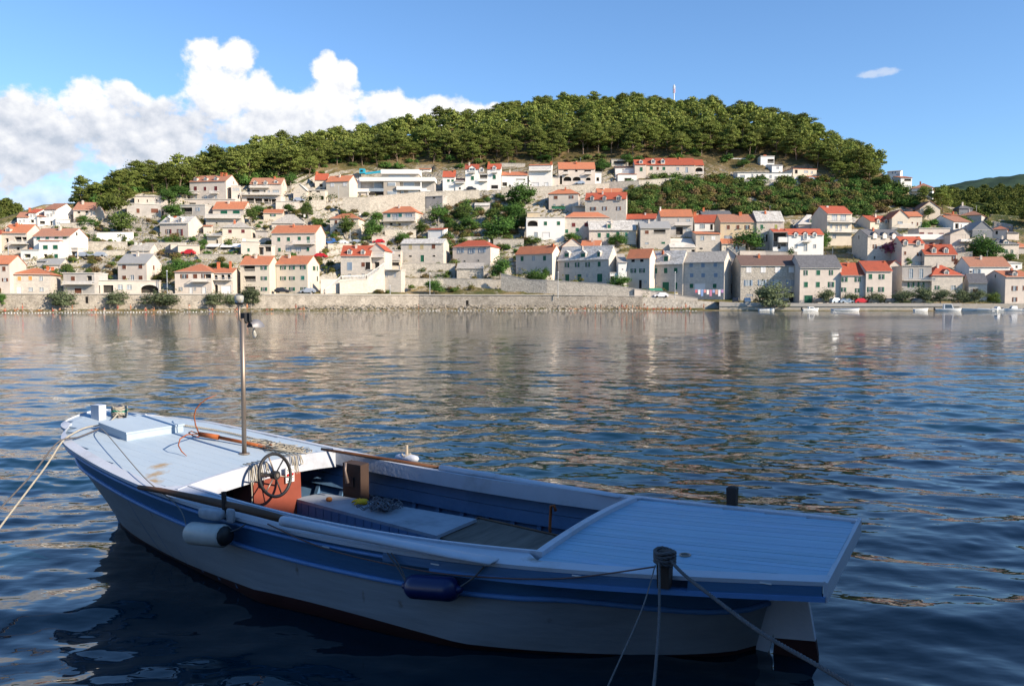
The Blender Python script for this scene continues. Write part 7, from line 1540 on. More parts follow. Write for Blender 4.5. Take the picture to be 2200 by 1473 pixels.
# covering board all round the edge of the deck
def edge_ring(s): return bb(s)
SF, SA = 5.42, 1.86       # aft edge of foredeck, forward edge of aft deck
ss = list(np.concatenate([np.linspace(.0, BL * .95, 60), BL * (.95 + .05 * np.sin(np.linspace(0, math.pi/2, 14))[1:])]))
for sg in (1, -1):
    V = []; Fq = []
    for i, s in enumerate(ss):
        s2 = min(ss[i+1], BL) if i + 1 < len(ss) else s; b = bb(s); nx, ny = 0, 1
        if i > 0 and i < len(ss) - 1: tx, ty = ss[i+1] - ss[i-1], bb(ss[i+1]) - bb(ss[i-1]); l_ = math.hypot(tx, ty); nx, ny = -ty / l_ * -1, tx / l_
        if i == len(ss) - 1: nx, ny = 1, 0
        wdt = .115 if s > SF or s < SA else .25
        oy = b; ix, iy = s - nx * wdt * (1 if ny < .99 else 0), max(0.0, b - ny * wdt); ix = min(ix, BL - .13)
        z = zs(s); V += [(s, sg * oy, z - .012), (s, sg * oy, z + .014), (ix, sg * iy, zd(min(ix, BL), iy) + .016), (ix, sg * iy, zd(min(ix, BL), iy) - .012)]
    for i in range(len(ss) - 1):
        for k in range(4):
            q = [i*4+k, (i+1)*4+k, (i+1)*4+(k+1) % 4, i*4+(k+1) % 4]; Fq.append(q if sg > 0 else q[::-1])
    link('covering_board', npmesh('covering_board', V, Fq, PW_), boat)
# deck planks, each one a piece
def plank(y0, y1, sa, fb, m_, dz, n=26, nm='plank'):
    yc = max(abs(y0), abs(y1)); s1 = fb(yc)
    if s1 - sa < .1: return
    V = []; 
    for s in np.linspace(sa, s1, n): V += [(s, y0, zd(s, y0) + dz), (s, y1, zd(s, y1) + dz), (s, y1, zd(s, y1) + dz - .02), (s, y0, zd(s, y0) + dz - .02)]
    Fq = []
    for i in range(n - 1):
        for k in range(4): Fq.append([i*4+(k+1) % 4, (i+1)*4+(k+1) % 4, (i+1)*4+k, i*4+k][::-1])
    Fq.append([3, 2, 1, 0]); Fq.append([(n-1)*4+k for k in range(4)])
    link(nm, npmesh(nm, V, Fq, m_), boat)
def fore_end(y):
    s = BL - .10
    while s > SF and bb(s) - .035 < y: s -= .02
    return s
rr_ = random.Random(3)
y = -1.22; pw_ = .115
while y < 1.22:
    y1 = min(y + pw_ - .0012, 1.24); lim = max(abs(y), abs(y1))
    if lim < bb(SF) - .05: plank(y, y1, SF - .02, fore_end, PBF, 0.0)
    y += pw_
y = -1.02; pw_ = .0655
while y < 1.03:
    y1 = y + pw_ - .0035; lim = max(abs(y), abs(y1))
    # the aft deck narrows towards the stern: start each plank where the deck is wide enough
    s0 = .008
    while bb(s0) - .09 < lim and s0 < SA - .1: s0 += .02
    if s0 < SA - .12:
        dz = rr_.uniform(-.0012, .0012); V = []; Fq = []; n = 12
        for s in np.linspace(s0, SA, n): V += [(s, y, zd(s, y) + dz), (s, y1, zd(s, y1) + dz), (s, y1, zd(s, y1) - .02), (s, y, zd(s, y) - .02)]
        for i in range(n - 1):
            for k in range(4): Fq.append([i*4+(k+1) % 4, (i+1)*4+(k+1) % 4, (i+1)*4+k, i*4+k][::-1])
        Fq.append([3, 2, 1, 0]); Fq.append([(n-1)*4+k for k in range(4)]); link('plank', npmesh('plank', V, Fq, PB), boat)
    y += pw_
# dark boarding just under the planks so that the joints read as joints
def under(s0, s1, m_, dz=-.014):
    V = []; Fq = []; n = 24
    for s in np.linspace(s0, s1, n):
        for k in range(9): yy = -bb(s) * .985 + 2 * bb(s) * .985 * k / 8; V.append((s, yy, zd(s, yy) + dz))
    for i in range(n - 1):
        for k in range(8): Fq.append([i*9+k, i*9+k+1, (i+1)*9+k+1, (i+1)*9+k])
    link('deck_underside', npmesh('deck_underside', V, Fq, m_), boat)
under(SF, BL * .985, mat('joint_grime', (.20, .27, .34), .9)); under(.02, SA, MATS['joint_grime'])
# aft deck edges: fascia, blue strips, end board
for sg in (1, -1):
    for (a, b) in ((.02, .80), (.98, 3.0)):
        P = [(s, sg * (bb(s) + .006)) for s in np.linspace(a, b, 14)]; m = MB()
        for p, q in zip(P[:-1], P[1:]):
            z0, z1 = zs(p[0]), zs(q[0]); lo = [(p[0], p[1] - sg*.03, z0-.075), (q[0], q[1] - sg*.03, z1-.075), (q[0], q[1] + sg*.004, z1-.075), (p[0], p[1] + sg*.004, z0-.075)]
            hi = [(p[0], p[1] - sg*.03, z0-.014), (q[0], q[1] - sg*.03, z1-.014), (q[0], q[1] - sg*.002, z1-.014), (p[0], p[1] - sg*.002, z0-.014)]
            m.hexa(lo if sg > 0 else lo[::-1], hi if sg > 0 else hi[::-1])
        m.build('side_strip', PBL, boat)
    P = [(s, sg * bb(s)) for s in np.linspace(.0, 2.6, 20)]; m = MB()
    for p, q in zip(P[:-1], P[1:]):
        z0, z1 = zs(p[0]) - .105, zs(q[0]) - .105; m.hexa(*[[(a, bq + sg*o, z + h) for (a, bq, z, o) in ((p[0], p[1], z0, -.05), (q[0], q[1], z1, -.05), (q[0], q[1], z1, .018), (p[0], p[1], z0, .018))] for h in (0, .032)]) if sg > 0 else m.hexa(*[[(a, bq + sg*o, z + h) for (a, bq, z, o) in ((p[0], p[1], z0, .018), (q[0], q[1], z1, .018), (q[0], q[1], z1, -.05), (p[0], p[1], z0, -.05))] for h in (0, .032)])
    m.build('lower_rail', PRL, boat)
MB().hexa([(-.012, -bb(0)-.01, zs(0)-.11), (.012, -bb(0)-.01, zs(0)-.11), (.012, bb(0)+.01, zs(0)-.11), (-.012, bb(0)+.01, zs(0)-.11)], [(-.012, -bb(0)-.01, zs(0)+.012), (.012, -bb(0)-.01, zs(0)+.022), (.012, bb(0)+.01, zs(0)+.022), (-.012, bb(0)+.01, zs(0)+.012)]).build('transom_board', PW_, boat)
# beam at the forward edge of the aft deck
def cross(s, w, h0, h1, yl, nm, m_, n=16):
    q = MB(); ys = np.linspace(-yl, yl, n)
    for a, b in zip(ys[:-1], ys[1:]): q.hexa([(s, a, zd(s, a)+h0), (s+w, a, zd(s, a)+h0), (s+w, b, zd(s, b)+h0), (s, b, zd(s, b)+h0)], [(s, a, zd(s, a)+h1), (s+w, a, zd(s, a)+h1), (s+w, b, zd(s, b)+h1), (s, b, zd(s, b)+h1)])
    return q.build(nm, m_, boat)
cross(SA, .055, -.10, .035, bb(SA) - .22, 'deck_beam', PW_)
cross(SF - .045, .04, -.155, .022, bb(SF) - .13, 'foredeck_beam', PW_, 24)
# coamings along the cockpit
for sg in (1, -1):
    m = MB(); P = [(s, sg * (bb(s) - .25)) for s in np.linspace(SA + .05, SF - .05, 30)]
    for p, q in zip(P[:-1], P[1:]):
        a = [(p[0], p[1] - sg*.015), (q[0], q[1] - sg*.015), (q[0], q[1] + sg*.015), (p[0], p[1] + sg*.015)]; a = a if sg > 0 else a[::-1]; zz = [zs(x_[0]) for x_ in a]
        m.hexa([(x_[0], x_[1], z-.095) for x_, z in zip(a, zz)], [(x_[0], x_[1], z + .052) for x_, z in zip(a, zz)])
    m.build('coaming', PW_, boat)
# inside of the hull: floor, ceiling planks and ribs
def inner(s, z, sg, inset=.07):
    lo, hi = 0., 1.
    for _ in range(22):
        t = (lo + hi) / 2
        if hull_pt(t, z, sg)[0] < s: lo = t
        else: hi = t
    p = hull_pt(t, z, sg); return (s, sg * max(.005, abs(p[1]) - inset), z)
for sg in (1, -1):
    rows = [(-.03, .16), (-.165, .135), (-.33, 0.0)]
    for k, (d0, hgt) in enumerate(((-.10, .13), (-.235, .12))):
        m = MB(); S_ = np.linspace(1.5, 6.4, 26)
        for a, b in zip(S_[:-1], S_[1:]):
            z0a, z0b = zs(a) + d0 - hgt, zs(b) + d0 - hgt; z1a, z1b = zs(a) + d0, zs(b) + d0
            A = [inner(a, z0a, sg), inner(b, z0b, sg), inner(b, z1b, sg), inner(a, z1a, sg)]; B_ = [(p[0], p[1] - sg*.018, p[2]) for p in A]
            m.quad(*(B_ if sg > 0 else B_[::-1])); m.quad(A[0], A[1], B_[1], B_[0]); m.quad(A[2], A[3], B_[3], B_[2])
        m.build('ceiling_plank', PIN, boat)
    for s in np.arange(1.7, 6.3, .30):
        m = MB(); n = 6
        for k in range(n):
            z0, z1 = .05 + (zs(s) - .12) * k / n, .05 + (zs(s) - .12) * (k + 1) / n; a, b = inner(s, z0, sg, .03), inner(s, z1, sg, .03)
            m.hexa([(s, a[1]-sg*.04, z0), (s+.045, a[1]-sg*.04, z0), (s+.045, a[1]+sg*.02, z0), (s, a[1]+sg*.02, z0)][::sg], [(s, b[1]-sg*.04, z1), (s+.045, b[1]-sg*.04, z1), (s+.045, b[1]+sg*.02, z1), (s, b[1]+sg*.02, z1)][::sg])
        m.build('rib', PIN, boat)
    V = []; Fq = []; S_ = np.linspace(1.45, 6.9, 40); nz = 6
    for s in S_:
        for k in range(nz): V.append(inner(s, .02 + (zs(s) - .05) * k / (nz - 1), sg, .028))
    for i in range(39):
        for k in range(nz - 1): q = [i*nz+k, (i+1)*nz+k, (i+1)*nz+k+1, i*nz+k+1]; Fq.append(q[::-1] if sg > 0 else q)
    link('inner_planking', npmesh('inner_planking', V, Fq, PIN, smooth=True), boat)
for k in range(9):
    y0 = -.99 + k * .22; m = MB(); e_ = [s for s in np.arange(1.5, 6.8, .05) if inner(s, .06, 1, .04)[1] > max(abs(y0), abs(y0 + .212))]
    if not e_: continue
    m.box(e_[0], e_[-1], y0, y0 + .212, .05, .075)
    # trimmed to the hull width by narrowing the end boards
    m.build('floor_board', PIN, boat)
bulk = MB(); w1, w2 = inner(1.45, .06, 1, .03)[1], inner(1.45, .66, 1, .03)[1]; bulk.hexa([(1.42, -w1, .05), (1.45, -w1, .05), (1.45, w1, .05), (1.42, w1, .05)], [(1.42, -w2, .66), (1.45, -w2, .66), (1.45, w2, .66), (1.42, w2, .66)]); bulk.build('aft_bulkhead', PIN, boat)
bulk = MB(); w1, w2 = inner(6.9, .06, 1, .03)[1], inner(6.9, .9, 1, .03)[1]; bulk.hexa([(6.87, -w1, .05), (6.9, -w1, .05), (6.9, w1, .05), (6.87, w1, .05)], [(6.87, -w2, .9), (6.9, -w2, .9), (6.9, w2, .9), (6.87, w2, .9)]); bulk.build('fore_bulkhead', mat('forepeak_shade', (.03, .035, .045), .9), boat)  # near-black colour stands for the shade under the foredeck
# side bench with boarded front
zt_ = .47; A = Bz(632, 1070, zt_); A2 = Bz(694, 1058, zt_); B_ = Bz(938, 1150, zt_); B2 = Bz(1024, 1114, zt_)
m = MB(); m.hexa([(B_.x, B_.y, zt_-.03), (B2.x, B2.y, zt_-.03), (A2.x, A2.y, zt_-.03), (A.x, A.y, zt_-.03)], [(B_.x, B_.y, zt_), (B2.x, B2.y, zt_), (A2.x, A2.y, zt_), (A.x, A.y, zt_)]); m.build('bench_top', mat('shaded_bench_paint', (.27, .31, .37), .7, .12, 6, col2=(.18, .21, .25), cov=(.5, .7)), boat)  # bench colour darkened to carry the shade lying on it
n = 17
for k in range(n):
    p = A.lerp(B_, (k + .03) / n); q = A.lerp(B_, (k + .95) / n); i_ = (A2 - A).normalized() * .03
    MB().hexa([(q.x, q.y, .06), (q.x+i_.x, q.y+i_.y-.02, .06), (p.x+i_.x, p.y+i_.y-.02, .06), (p.x, p.y, .06)], [(q.x, q.y, zt_-.03), (q.x+i_.x, q.y+i_.y-.02, zt_-.03), (p.x+i_.x, p.y+i_.y-.02, zt_-.03), (p.x, p.y, zt_-.03)]).build('bench_board', PIN, boat)
e = A2 - A; MB().hexa([(A.x+.0, A.y, .06), (A2.x, A2.y, .06), (A2.x-.03, A2.y, .06), (A.x-.03, A.y, .06)][::-1], [(A.x, A.y, zt_-.03), (A2.x, A2.y, zt_-.03), (A2.x-.03, A2.y, zt_-.03), (A.x-.03, A.y, zt_-.03)][::-1]).build('bench_end', PIN, boat)
# console with steering wheel
sc_ = SF - .10; ya, yb = yat(sc_, .6, 548), yat(sc_, .6, 649)
con = MB().hexa([(sc_, yb, .08), (sc_+.30, yb, .08), (sc_+.30, ya, .08), (sc_, ya, .08)], [(sc_+.02, yb, zd(sc_, yb)-.14), (sc_+.30, yb, zd(sc_, yb)-.14), (sc_+.30, ya, zd(sc_, ya)-.14), (sc_+.02, ya, zd(sc_, ya)-.14)]).build('console', CON, boat)
yl = yat(sc_, .75, 622); z_ = zat(1012, toW(sc_, yl, .7)); lab_ = MB().box(sc_-.008, sc_+.004, yl-.06, yl+.06, z_-.11, z_+.05).build('instruction_plate', SHM['w'], con)
m = MB(); m.box(sc_-.011, sc_-.008, yl-.05, yl+.05, z_-.045, z_-.02); m.build('red_bar', CARP['red'], con)
m = MB()
for k in range(5):
    for j in range(4):
        if (k * 3 + j * 5) % 4: m.box(sc_-.011, sc_-.008, yl-.048+.026*j, yl-.048+.026*j+.016, z_+.022-.018*k*(1 if k < 2 else 1.6)-.004, z_+.022-.018*k*(1 if k < 2 else 1.6)+.004)
m.build('plate_print', BLK, con)
wc = Bz(591, 1020, .0); sw = SF - .27; yw = yat(sw, .8, 591); zw = zat(1020, toW(sw, yw, .8))
wheel = thing('x', None, None); bpy.data.objects.remove(wheel)
RW = .205; tilt = .20
def ring(r, th, n=40): return [(math.sin(tilt) * r * math.sin(a) , r * math.cos(a), r * math.sin(a) * math.cos(tilt)) for a in np.linspace(0, 2*math.pi, n)]
wh = MB().tube(ring(RW, 0), .016, 10, cap=False).build('steering_wheel', BLK, boat, True, (sw, yw, zw))
for k in range(6):
    a = k * math.pi / 3 + .3; MB().tube([(math.sin(tilt)*.03*math.sin(a), .03*math.cos(a), .03*math.sin(a)), (math.sin(tilt)*RW*math.sin(a), RW*math.cos(a), RW*math.sin(a)*math.cos(tilt))], .0075, 6).build('spoke', STEEL if k % 2 else BLK, wh, True)
MB().tube([(-.03, 0, 0), (.03, 0, 0)], .042, 14).build('hub', BLK, wh); MB().tube([(-.036, 0, 0), (-.029, 0, 0)], .02, 12).build('hub_cap', STEEL, wh); MB().tube([(.03, 0, 0), (.18, 0, -.02)], .018, 8).build('shaft', STEEL, wh)
# dark bucket and pale panel seen under the foredeck
P_ = Bz(430, 1060, .55); MB().box(SF + .05, SF + .07, yat(SF, .6, 440), yat(SF, .6, 418), .3, zs(SF) - .03).build('side_panel', mat('raw_plywood', (.40, .25, .13), .8, .15, 6), boat)
yk = yat(SF + .25, .7, 520); MB().tube([(SF + .25, yk, .08), (SF + .25, yk, .12), (SF + .25, yk, .68), (SF + .25, yk, .72)], [.10, .15, .17, .05], 14).build('engine_drum', BLK, boat, True)
# brown control box with crank beyond the bench
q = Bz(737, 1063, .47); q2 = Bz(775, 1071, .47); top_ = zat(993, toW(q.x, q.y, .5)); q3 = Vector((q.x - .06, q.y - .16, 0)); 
cb = MB().hexa([(q2.x, q2.y, .06), (q2.x+.02, q2.y-.16, .06), (q.x+.02, q.y-.16, .06), (q.x, q.y, .06)], [(q2.x, q2.y, top_), (q2.x+.02, q2.y-.16, top_), (q.x+.02, q.y-.16, top_), (q.x, q.y, top_)]).build('control_box', mat('shaded_box_wood', (.055, .034, .026), .8, .2, 6), boat)  # wood colour lowered to hold the shade the box stands in
c0 = q.lerp(q2, .45); zc = zat(1034, toW(c0.x, c0.y, .6)); zh = zat(992, toW(c0.x, c0.y, .6)); f_ = Vector((c0.x, c0.y + .035, 0))
MB().box(f_.x-.05, f_.x+.05, f_.y-.03, f_.y-.012, zc-.05, zc+.05).build('slot_plate', BLK, cb)
MB().tube([(f_.x + .02, f_.y + .02, zh), (f_.x, f_.y + .05, (zh + zc)/2 + .03), (f_.x - .01, f_.y + .03, zc)], [.014, .011, .020], 8).build('crank', mat('worn_iron', (.25, .2, .18), .5, .2, 10, metal=.5), cb, True)
# plywood hatch box over the engine
zp = .43; C4 = [Bz(938, 1151, zp), Bz(1028, 1113, zp), Bz(1202, 1152, zp)]; C4.append(C4[0] + C4[2] - C4[1])
eng = MB().hexa([(p.x, p.y, .06) for p in C4[::-1]], [(p.x, p.y, zp - .022) for p in C4[::-1]]).build('engine_box', WD, boat)
cc = sum(C4, Vector()) / 4; MB().hexa([(cc.x + (p.x-cc.x)*1.03, cc.y + (p.y-cc.y)*1.03, zp - .02) for p in C4[::-1]], [(cc.x + (p.x-cc.x)*1.03, cc.y + (p.y-cc.y)*1.03, zp) for p in C4[::-1]]).build('lid', PLY, eng)
for i in (0, 1): a, b = C4[i], C4[i+1]; MB().tube([(a.x, a.y, zp + .008), (b.x, b.y, zp + .008)], .010, 4).build('batten', WD, eng)
# tiller hook inside the far side
q = Bd(1190, 1092, -.1); MB().tube([(q.x - .02, q.y, q.z - .02), (q.x, q.y, q.z + .03), (q.x + .03, q.y, q.z + .02), (q.x + .04, q.y, q.z - .18), (q.x + .03, q.y, q.z - .33)], .014, 7).build('rusty_hook', RST, boat, True)
# hatch on the foredeck
hp = [Bd(214, 911, .07), Bd(272, 933, .07), Bd(394, 914, .07), Bd(310, 895, .07)]
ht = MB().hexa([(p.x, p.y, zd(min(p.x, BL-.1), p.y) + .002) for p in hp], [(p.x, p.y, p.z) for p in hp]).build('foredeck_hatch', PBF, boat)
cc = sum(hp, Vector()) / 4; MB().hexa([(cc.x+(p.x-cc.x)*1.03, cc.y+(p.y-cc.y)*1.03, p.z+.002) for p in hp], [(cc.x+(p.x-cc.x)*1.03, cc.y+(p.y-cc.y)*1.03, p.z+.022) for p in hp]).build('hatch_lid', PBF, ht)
# posts
def post(p, w, h, nm, m_, tw=.0):
    q = MB(); q.hexa([(p.x-w/2, p.y-w/2, p.z-.05), (p.x+w/2, p.y-w/2, p.z-.05), (p.x+w/2, p.y+w/2, p.z-.05), (p.x-w/2, p.y+w/2, p.z-.05)], [(p.x-w/2-tw, p.y-w/2-tw, p.z+h-.012), (p.x+w/2+tw, p.y-w/2-tw, p.z+h-.012), (p.x+w/2+tw, p.y+w/2+tw, p.z+h-.012), (p.x-w/2-tw, p.y+w/2+tw, p.z+h-.012)])
    q.hexa([(p.x-w/2-tw, p.y-w/2-tw, p.z+h-.012), (p.x+w/2+tw, p.y-w/2-tw, p.z+h-.012), (p.x+w/2+tw, p.y+w/2+tw, p.z+h-.012), (p.x-w/2-tw, p.y+w/2+tw, p.z+h-.012)], [(p.x-w/2+.012, p.y-w/2+.012, p.z+h), (p.x+w/2-.012, p.y-w/2+.012, p.z+h), (p.x+w/2-.012, p.y+w/2-.012, p.z+h), (p.x-w/2+.012, p.y+w/2-.012, p.z+h)])
    return q.build(nm, m_, boat)
def hz(p, py): return zat(py, toW(p.x, p.y, p.z)) - p.z
b1 = Bd(1428, 1243); post(b1, .075, hz(b1, 1181), 'mooring_bitt', WDK, .006); b2 = Bd(1573, 1084); post(b2, .075, hz(b2, 1044), 'mooring_bitt', WDK, .006)
sm = Bd(257, 895); post(sm, .10, hz(sm, 872), 'samson_post', mat('grey_post_wood', (.20, .17, .16), .8, .2, 8), .01)
st = Bd(212, 899); m = MB().box(st.x-.07, st.x+.07, st.y-.045, st.y+.045, st.z-.05, st.z + hz(st, 869)); m.build('stemhead', PW_, boat)
# tube ring in the aft deck
q = Bd(1472, 1192); MB().tube([(q.x + .035*math.cos(a), q.y + .035*math.sin(a), q.z + .003) for a in np.linspace(0, 6.283, 20)], .006, 6, cap=False).build('deck_fitting', STEEL, boat, True)
MB().tube([(q.x, q.y, q.z - .002), (q.x, q.y, q.z + .003)], .028, 16).build('deck_hole', BLK, boat)
# drain slots in the strip
for (px, py) in ((1240, 1236), (1645, 1252), (700, 1174), (935, 1211)):
    q = side(px, py, .004); MB().box(q.x-.035, q.x+.035, q.y, q.y+.006, q.z-.004, q.z+.004).build('staple', SHM['w'], boat)
# mast with its lamps
mb_ = Bd(525, 975); mh = zat(684, toW(mb_.x, mb_.y, 0)); mast = MB().tube([(0, 0, 0), (0, 0, mh - mb_.z)], .0235, 16).build('mast', STEEL, boat, True, (mb_.x, mb_.y, mb_.z))
MB().tube([(0, 0, 0), (0, 0, .012)], .055, 16).build('mast_foot', STEEL, mast)
dpt = toW(mb_.x, mb_.y, 0).y
def mz(py): return zat(py, toW(mb_.x, mb_.y, 0)) - mb_.z
def mo(px): return yat(mb_.x, 2.4, px) - yat(mb_.x, 2.4, 525)
ya_ = mo(519)
MB().tube([(0, mo(524), mz(692)), (0, ya_, mz(686)), (0, ya_, mz(656))], .010, 8).build('light_bracket', STEEL, mast, True)
MB().tube([(0, ya_, mz(655)), (0, ya_, mz(650))], [.028, .05], 14).build('lantern_base', BLK, mast)
GLS = bpy.data.materials.new('clear_lantern_glass'); GLS.use_nodes = True; _p = GLS.node_tree.nodes['Principled BSDF']; _p.inputs['Base Color'].default_value = (.75, .74, .68, 1); _p.inputs['Roughness'].default_value = .15; _p.inputs['Transmission Weight'].default_value = .55; _p.inputs['IOR'].default_value = 1.2
MB().tube([(0, ya_, mz(650)), (0, ya_, mz(636)), (0, ya_, mz(634))], [.042, .047, .03], 14).build('lantern_glass', GLS, mast, True)
MB().tube([(0, ya_, mz(649)), (0, ya_, mz(643))], [.015, .018], 8).build('bulb', SHM['w'], mast)
for a in (528, 538): MB().box(-.03, .03, mo(a)-.016, mo(a)+.016, mz(691), mz(672)).build('lug', BLK, mast)
MB().tube([(0, mo(532), mz(693)), (0, mo(545), mz(690)), (0, mo(548), mz(694))], .012, 6).build('lamp_arm', BLK, mast)
lp = MB(); n = 14
for k in range(7):
    t = k / 6; yy = mo(541) + (mo(569) - mo(541)) * t; r = .055 * math.sin(math.pi * (.18 + .72 * t)) + .008
    for j in range(n + 1): a = math.pi * j / n; lp.v.append((r * 1.1 * math.cos(a), yy, mz(704) + r * 1.35 * math.sin(a)))
for k in range(6):
    for j in range(n): a = k*(n+1)+j; lp.f.append((a, a+1, a+n+2, a+n+1)); lp.m.append(0)
lp.build('lamp_shade', mat('grey_lamp_metal', (.22, .22, .24), .5, .1, 6, metal=.3), mast, True)
MB().tube([(0, mo(550), mz(703)), (0, mo(550), mz(709)), (0, mo(550), mz(714)), (0, mo(551), mz(722)), (0, mo(551), mz(727))], [.004, .006, .018, .022, .006], 8).build('hanging_bulb', GLS, mast, True)
# ---- loose gear: things of their own
def world(o): o.location = toW(*o.location) if False else o.location; return o
def gear(nm, label, cat, group=None): return thing(nm, label, cat, (BX0, BY0, 0), math.atan2(HY, HX), group)
def flat_tube(m, pts, rw, rt, n=10, mi=0):
    """tube with a flattened section: half width RW across, half thickness RT upwards"""
    P = [Vector(p) for p in pts]; i0 = len(m.v)
    for k, p in enumerate(P):
        t = (P[min(k+1, len(P)-1)] - P[max(k-1, 0)]).normalized(); a = t.cross(Vector((0, 0, 1))).normalized(); b = a.cross(t)
        for q in range(n): an = 2*math.pi*q/n; c, s = math.cos(an), math.sin(an); m.v.append(tuple(p + a * rw[k] * (abs(c) ** .7) * (1 if c > 0 else -1) + b * rt[k] * s))
    for k in range(len(P)-1):
        for q in range(n): a0 = i0+k*n+q; a1 = i0+k*n+(q+1) % n; m.f.append((a0, a1, a1+n, a0+n)); m.m.append(mi)
    m.f.append(tuple(i0+q for q in reversed(range(n)))); m.f.append(tuple(i0+(len(P)-1)*n+q for q in range(n))); m.m += [mi, mi]
    return m
oar = gear('oar', 'oar with white blade lying on the near side deck of the boat', 'oar')
pl = [Bd(298, 1046, .05), Bd(345, 1053, .06), Bd(450, 1076, .075), Bd(530, 1094, .085), Bd(618, 1117, .085)]
MB().tube(pl, [.020, .024, .033, .034, .031], 10).build('shaft', WD, oar, True)
pb = [Bd(606, 1118, .085), Bd(616, 1120, .085), Bd(700, 1137, .07), Bd(840, 1165, .06), Bd(960, 1188, .05), Bd(1030, 1200, .04), Bd(1062, 1206, .035)]
flat_tube(MB(), pb, [.040, .040, .045, .055, .068, .075, .07], [.038, .038, .034, .026, .020, .016, .010]).build('blade', PW_, oar, True)
oar = gear('oar', 'oar with varnished loom and white blade lying on the far side deck', 'oar')
pl = [Bd(690, 964, .04), Bd(760, 975, .04), Bd(850, 989, .04), Bd(948, 1005, .04)]; MB().tube(pl, [.014, .017, .018, .018], 10).build('shaft', WD2, oar, True)
pb = [Bd(946, 1005, .045), Bd(1050, 1021, .045), Bd(1160, 1039, .04), Bd(1270, 1055, .035), Bd(1335, 1066, .03)]; flat_tube(MB(), pb, [.035, .05, .065, .07, .06], [.034, .028, .02, .014, .01]).build('blade', PW_, oar, True)
def lump(m, c, r, n=12, k=7, sq=.75):
    i0 = len(m.v)
    for i in range(k):
        ph = -math.pi/2 + math.pi * i / (k-1)
        for j in range(n):
            th = 2*math.pi*j/n; f = lambda v: math.copysign(abs(v) ** sq, v); m.v.append((c[0] + r[0]*f(math.cos(ph))*f(math.cos(th)), c[1] + r[1]*f(math.cos(ph))*f(math.sin(th)), c[2] + r[2]*f(math.sin(ph))))
    for i in range(k-1):
        for j in range(n): a = i0+i*n+j; b = i0+i*n+(j+1) % n; m.f.append((a, b, b+n, a+n)); m.m.append(0)
    return m
# thole blocks with pins belong to the boat
q = Bd(455, 1108); tb = lump(MB(), (q.x, q.y, q.z + .02), (.13, .05, .045), 12, 7, .5).build('thole_block', mat('chalky_grey_paint', (.34, .37, .42), .8, .2, 14, col2=(.16, .18, .22), cov=(.55, .7)), boat, True); q2 = Bd(483, 1102, .02); MB().tube([(q2.x, q2.y, q2.z), (q2.x + .01, q2.y, zat(1056, toW(q2.x, q2.y, 0)))], .020, 8).build('thole_pin', WDK, tb)
q = Bd(500, 1114); lump(MB(), (q.x, q.y + .02, q.z + .03), (.045, .015, .06), 12, 7, .45).build('thole_plate', MATS['chalky_grey_paint'], tb, True)
q = Bd(868, 989); tb = lump(MB(), (q.x, q.y - .05, q.z + .02), (.16, .06, .045)).build('thole_block', PW_, boat, True); MB().tube([(q.x, q.y - .05, q.z), (q.x, q.y - .05, zat(957, toW(q.x, q.y, 0)))], .017, 8).build('thole_pin', mat('pale_peg_wood', (.40, .34, .26), .8), tb)
MB().tube([(q.x + .05*math.cos(a), q.y - .05 + .05*math.sin(a), q.z + .055 + .01*math.sin(3*a)) for a in np.linspace(0, 6.28, 18)], .010, 6, cap=False).build('lashing', ROPE, tb)
# fenders
def fender(pa, pb_, r, m_, label, capm, ends):
    a, b = side(*pa, r + .01), side(*pb_, r + .01); T = gear('fender', label, 'fender'); d = b - a; L_ = d.length; d.normalize(); prof = [(0, .35), (.04, .75), (.12, .98), (.2, 1), (.5, 1), (.8, 1), (.88, .98), (.96, .75), (1, .35)] if not ends else [(0, .55), (.02, .9), (.06, 1), (.5, 1), (.94, 1), (.98, .92), (1, .3)]
    MB().tube([a + d * L_ * t for t, _ in prof], [r * k for _, k in prof], 20).build('body', m_, T, True)
    for p, s in ((a, -1), (b, 1)): MB().tube([p - d * s * .01, p + d * s * .03], [r * .42, r * .22], 12).build('end_eye', capm, T, True)
    return T, a, b
f1, fa, fb = fender((409, 1144), (484, 1151), .093, FWH, 'white cylindrical fender with frayed black end on the near bow side', BLK, True)
MB().tube([fb - (fb-fa).normalized() * .02, fb + (fb-fa).normalized() * .035], [.088, .06], 12).build('black_end', BLK, f1, True)
f2, ga, gb = fender((873, 1258), (984, 1266), .085, NAVY, 'navy blue fender hanging amidships on the near side', NAVY, False)
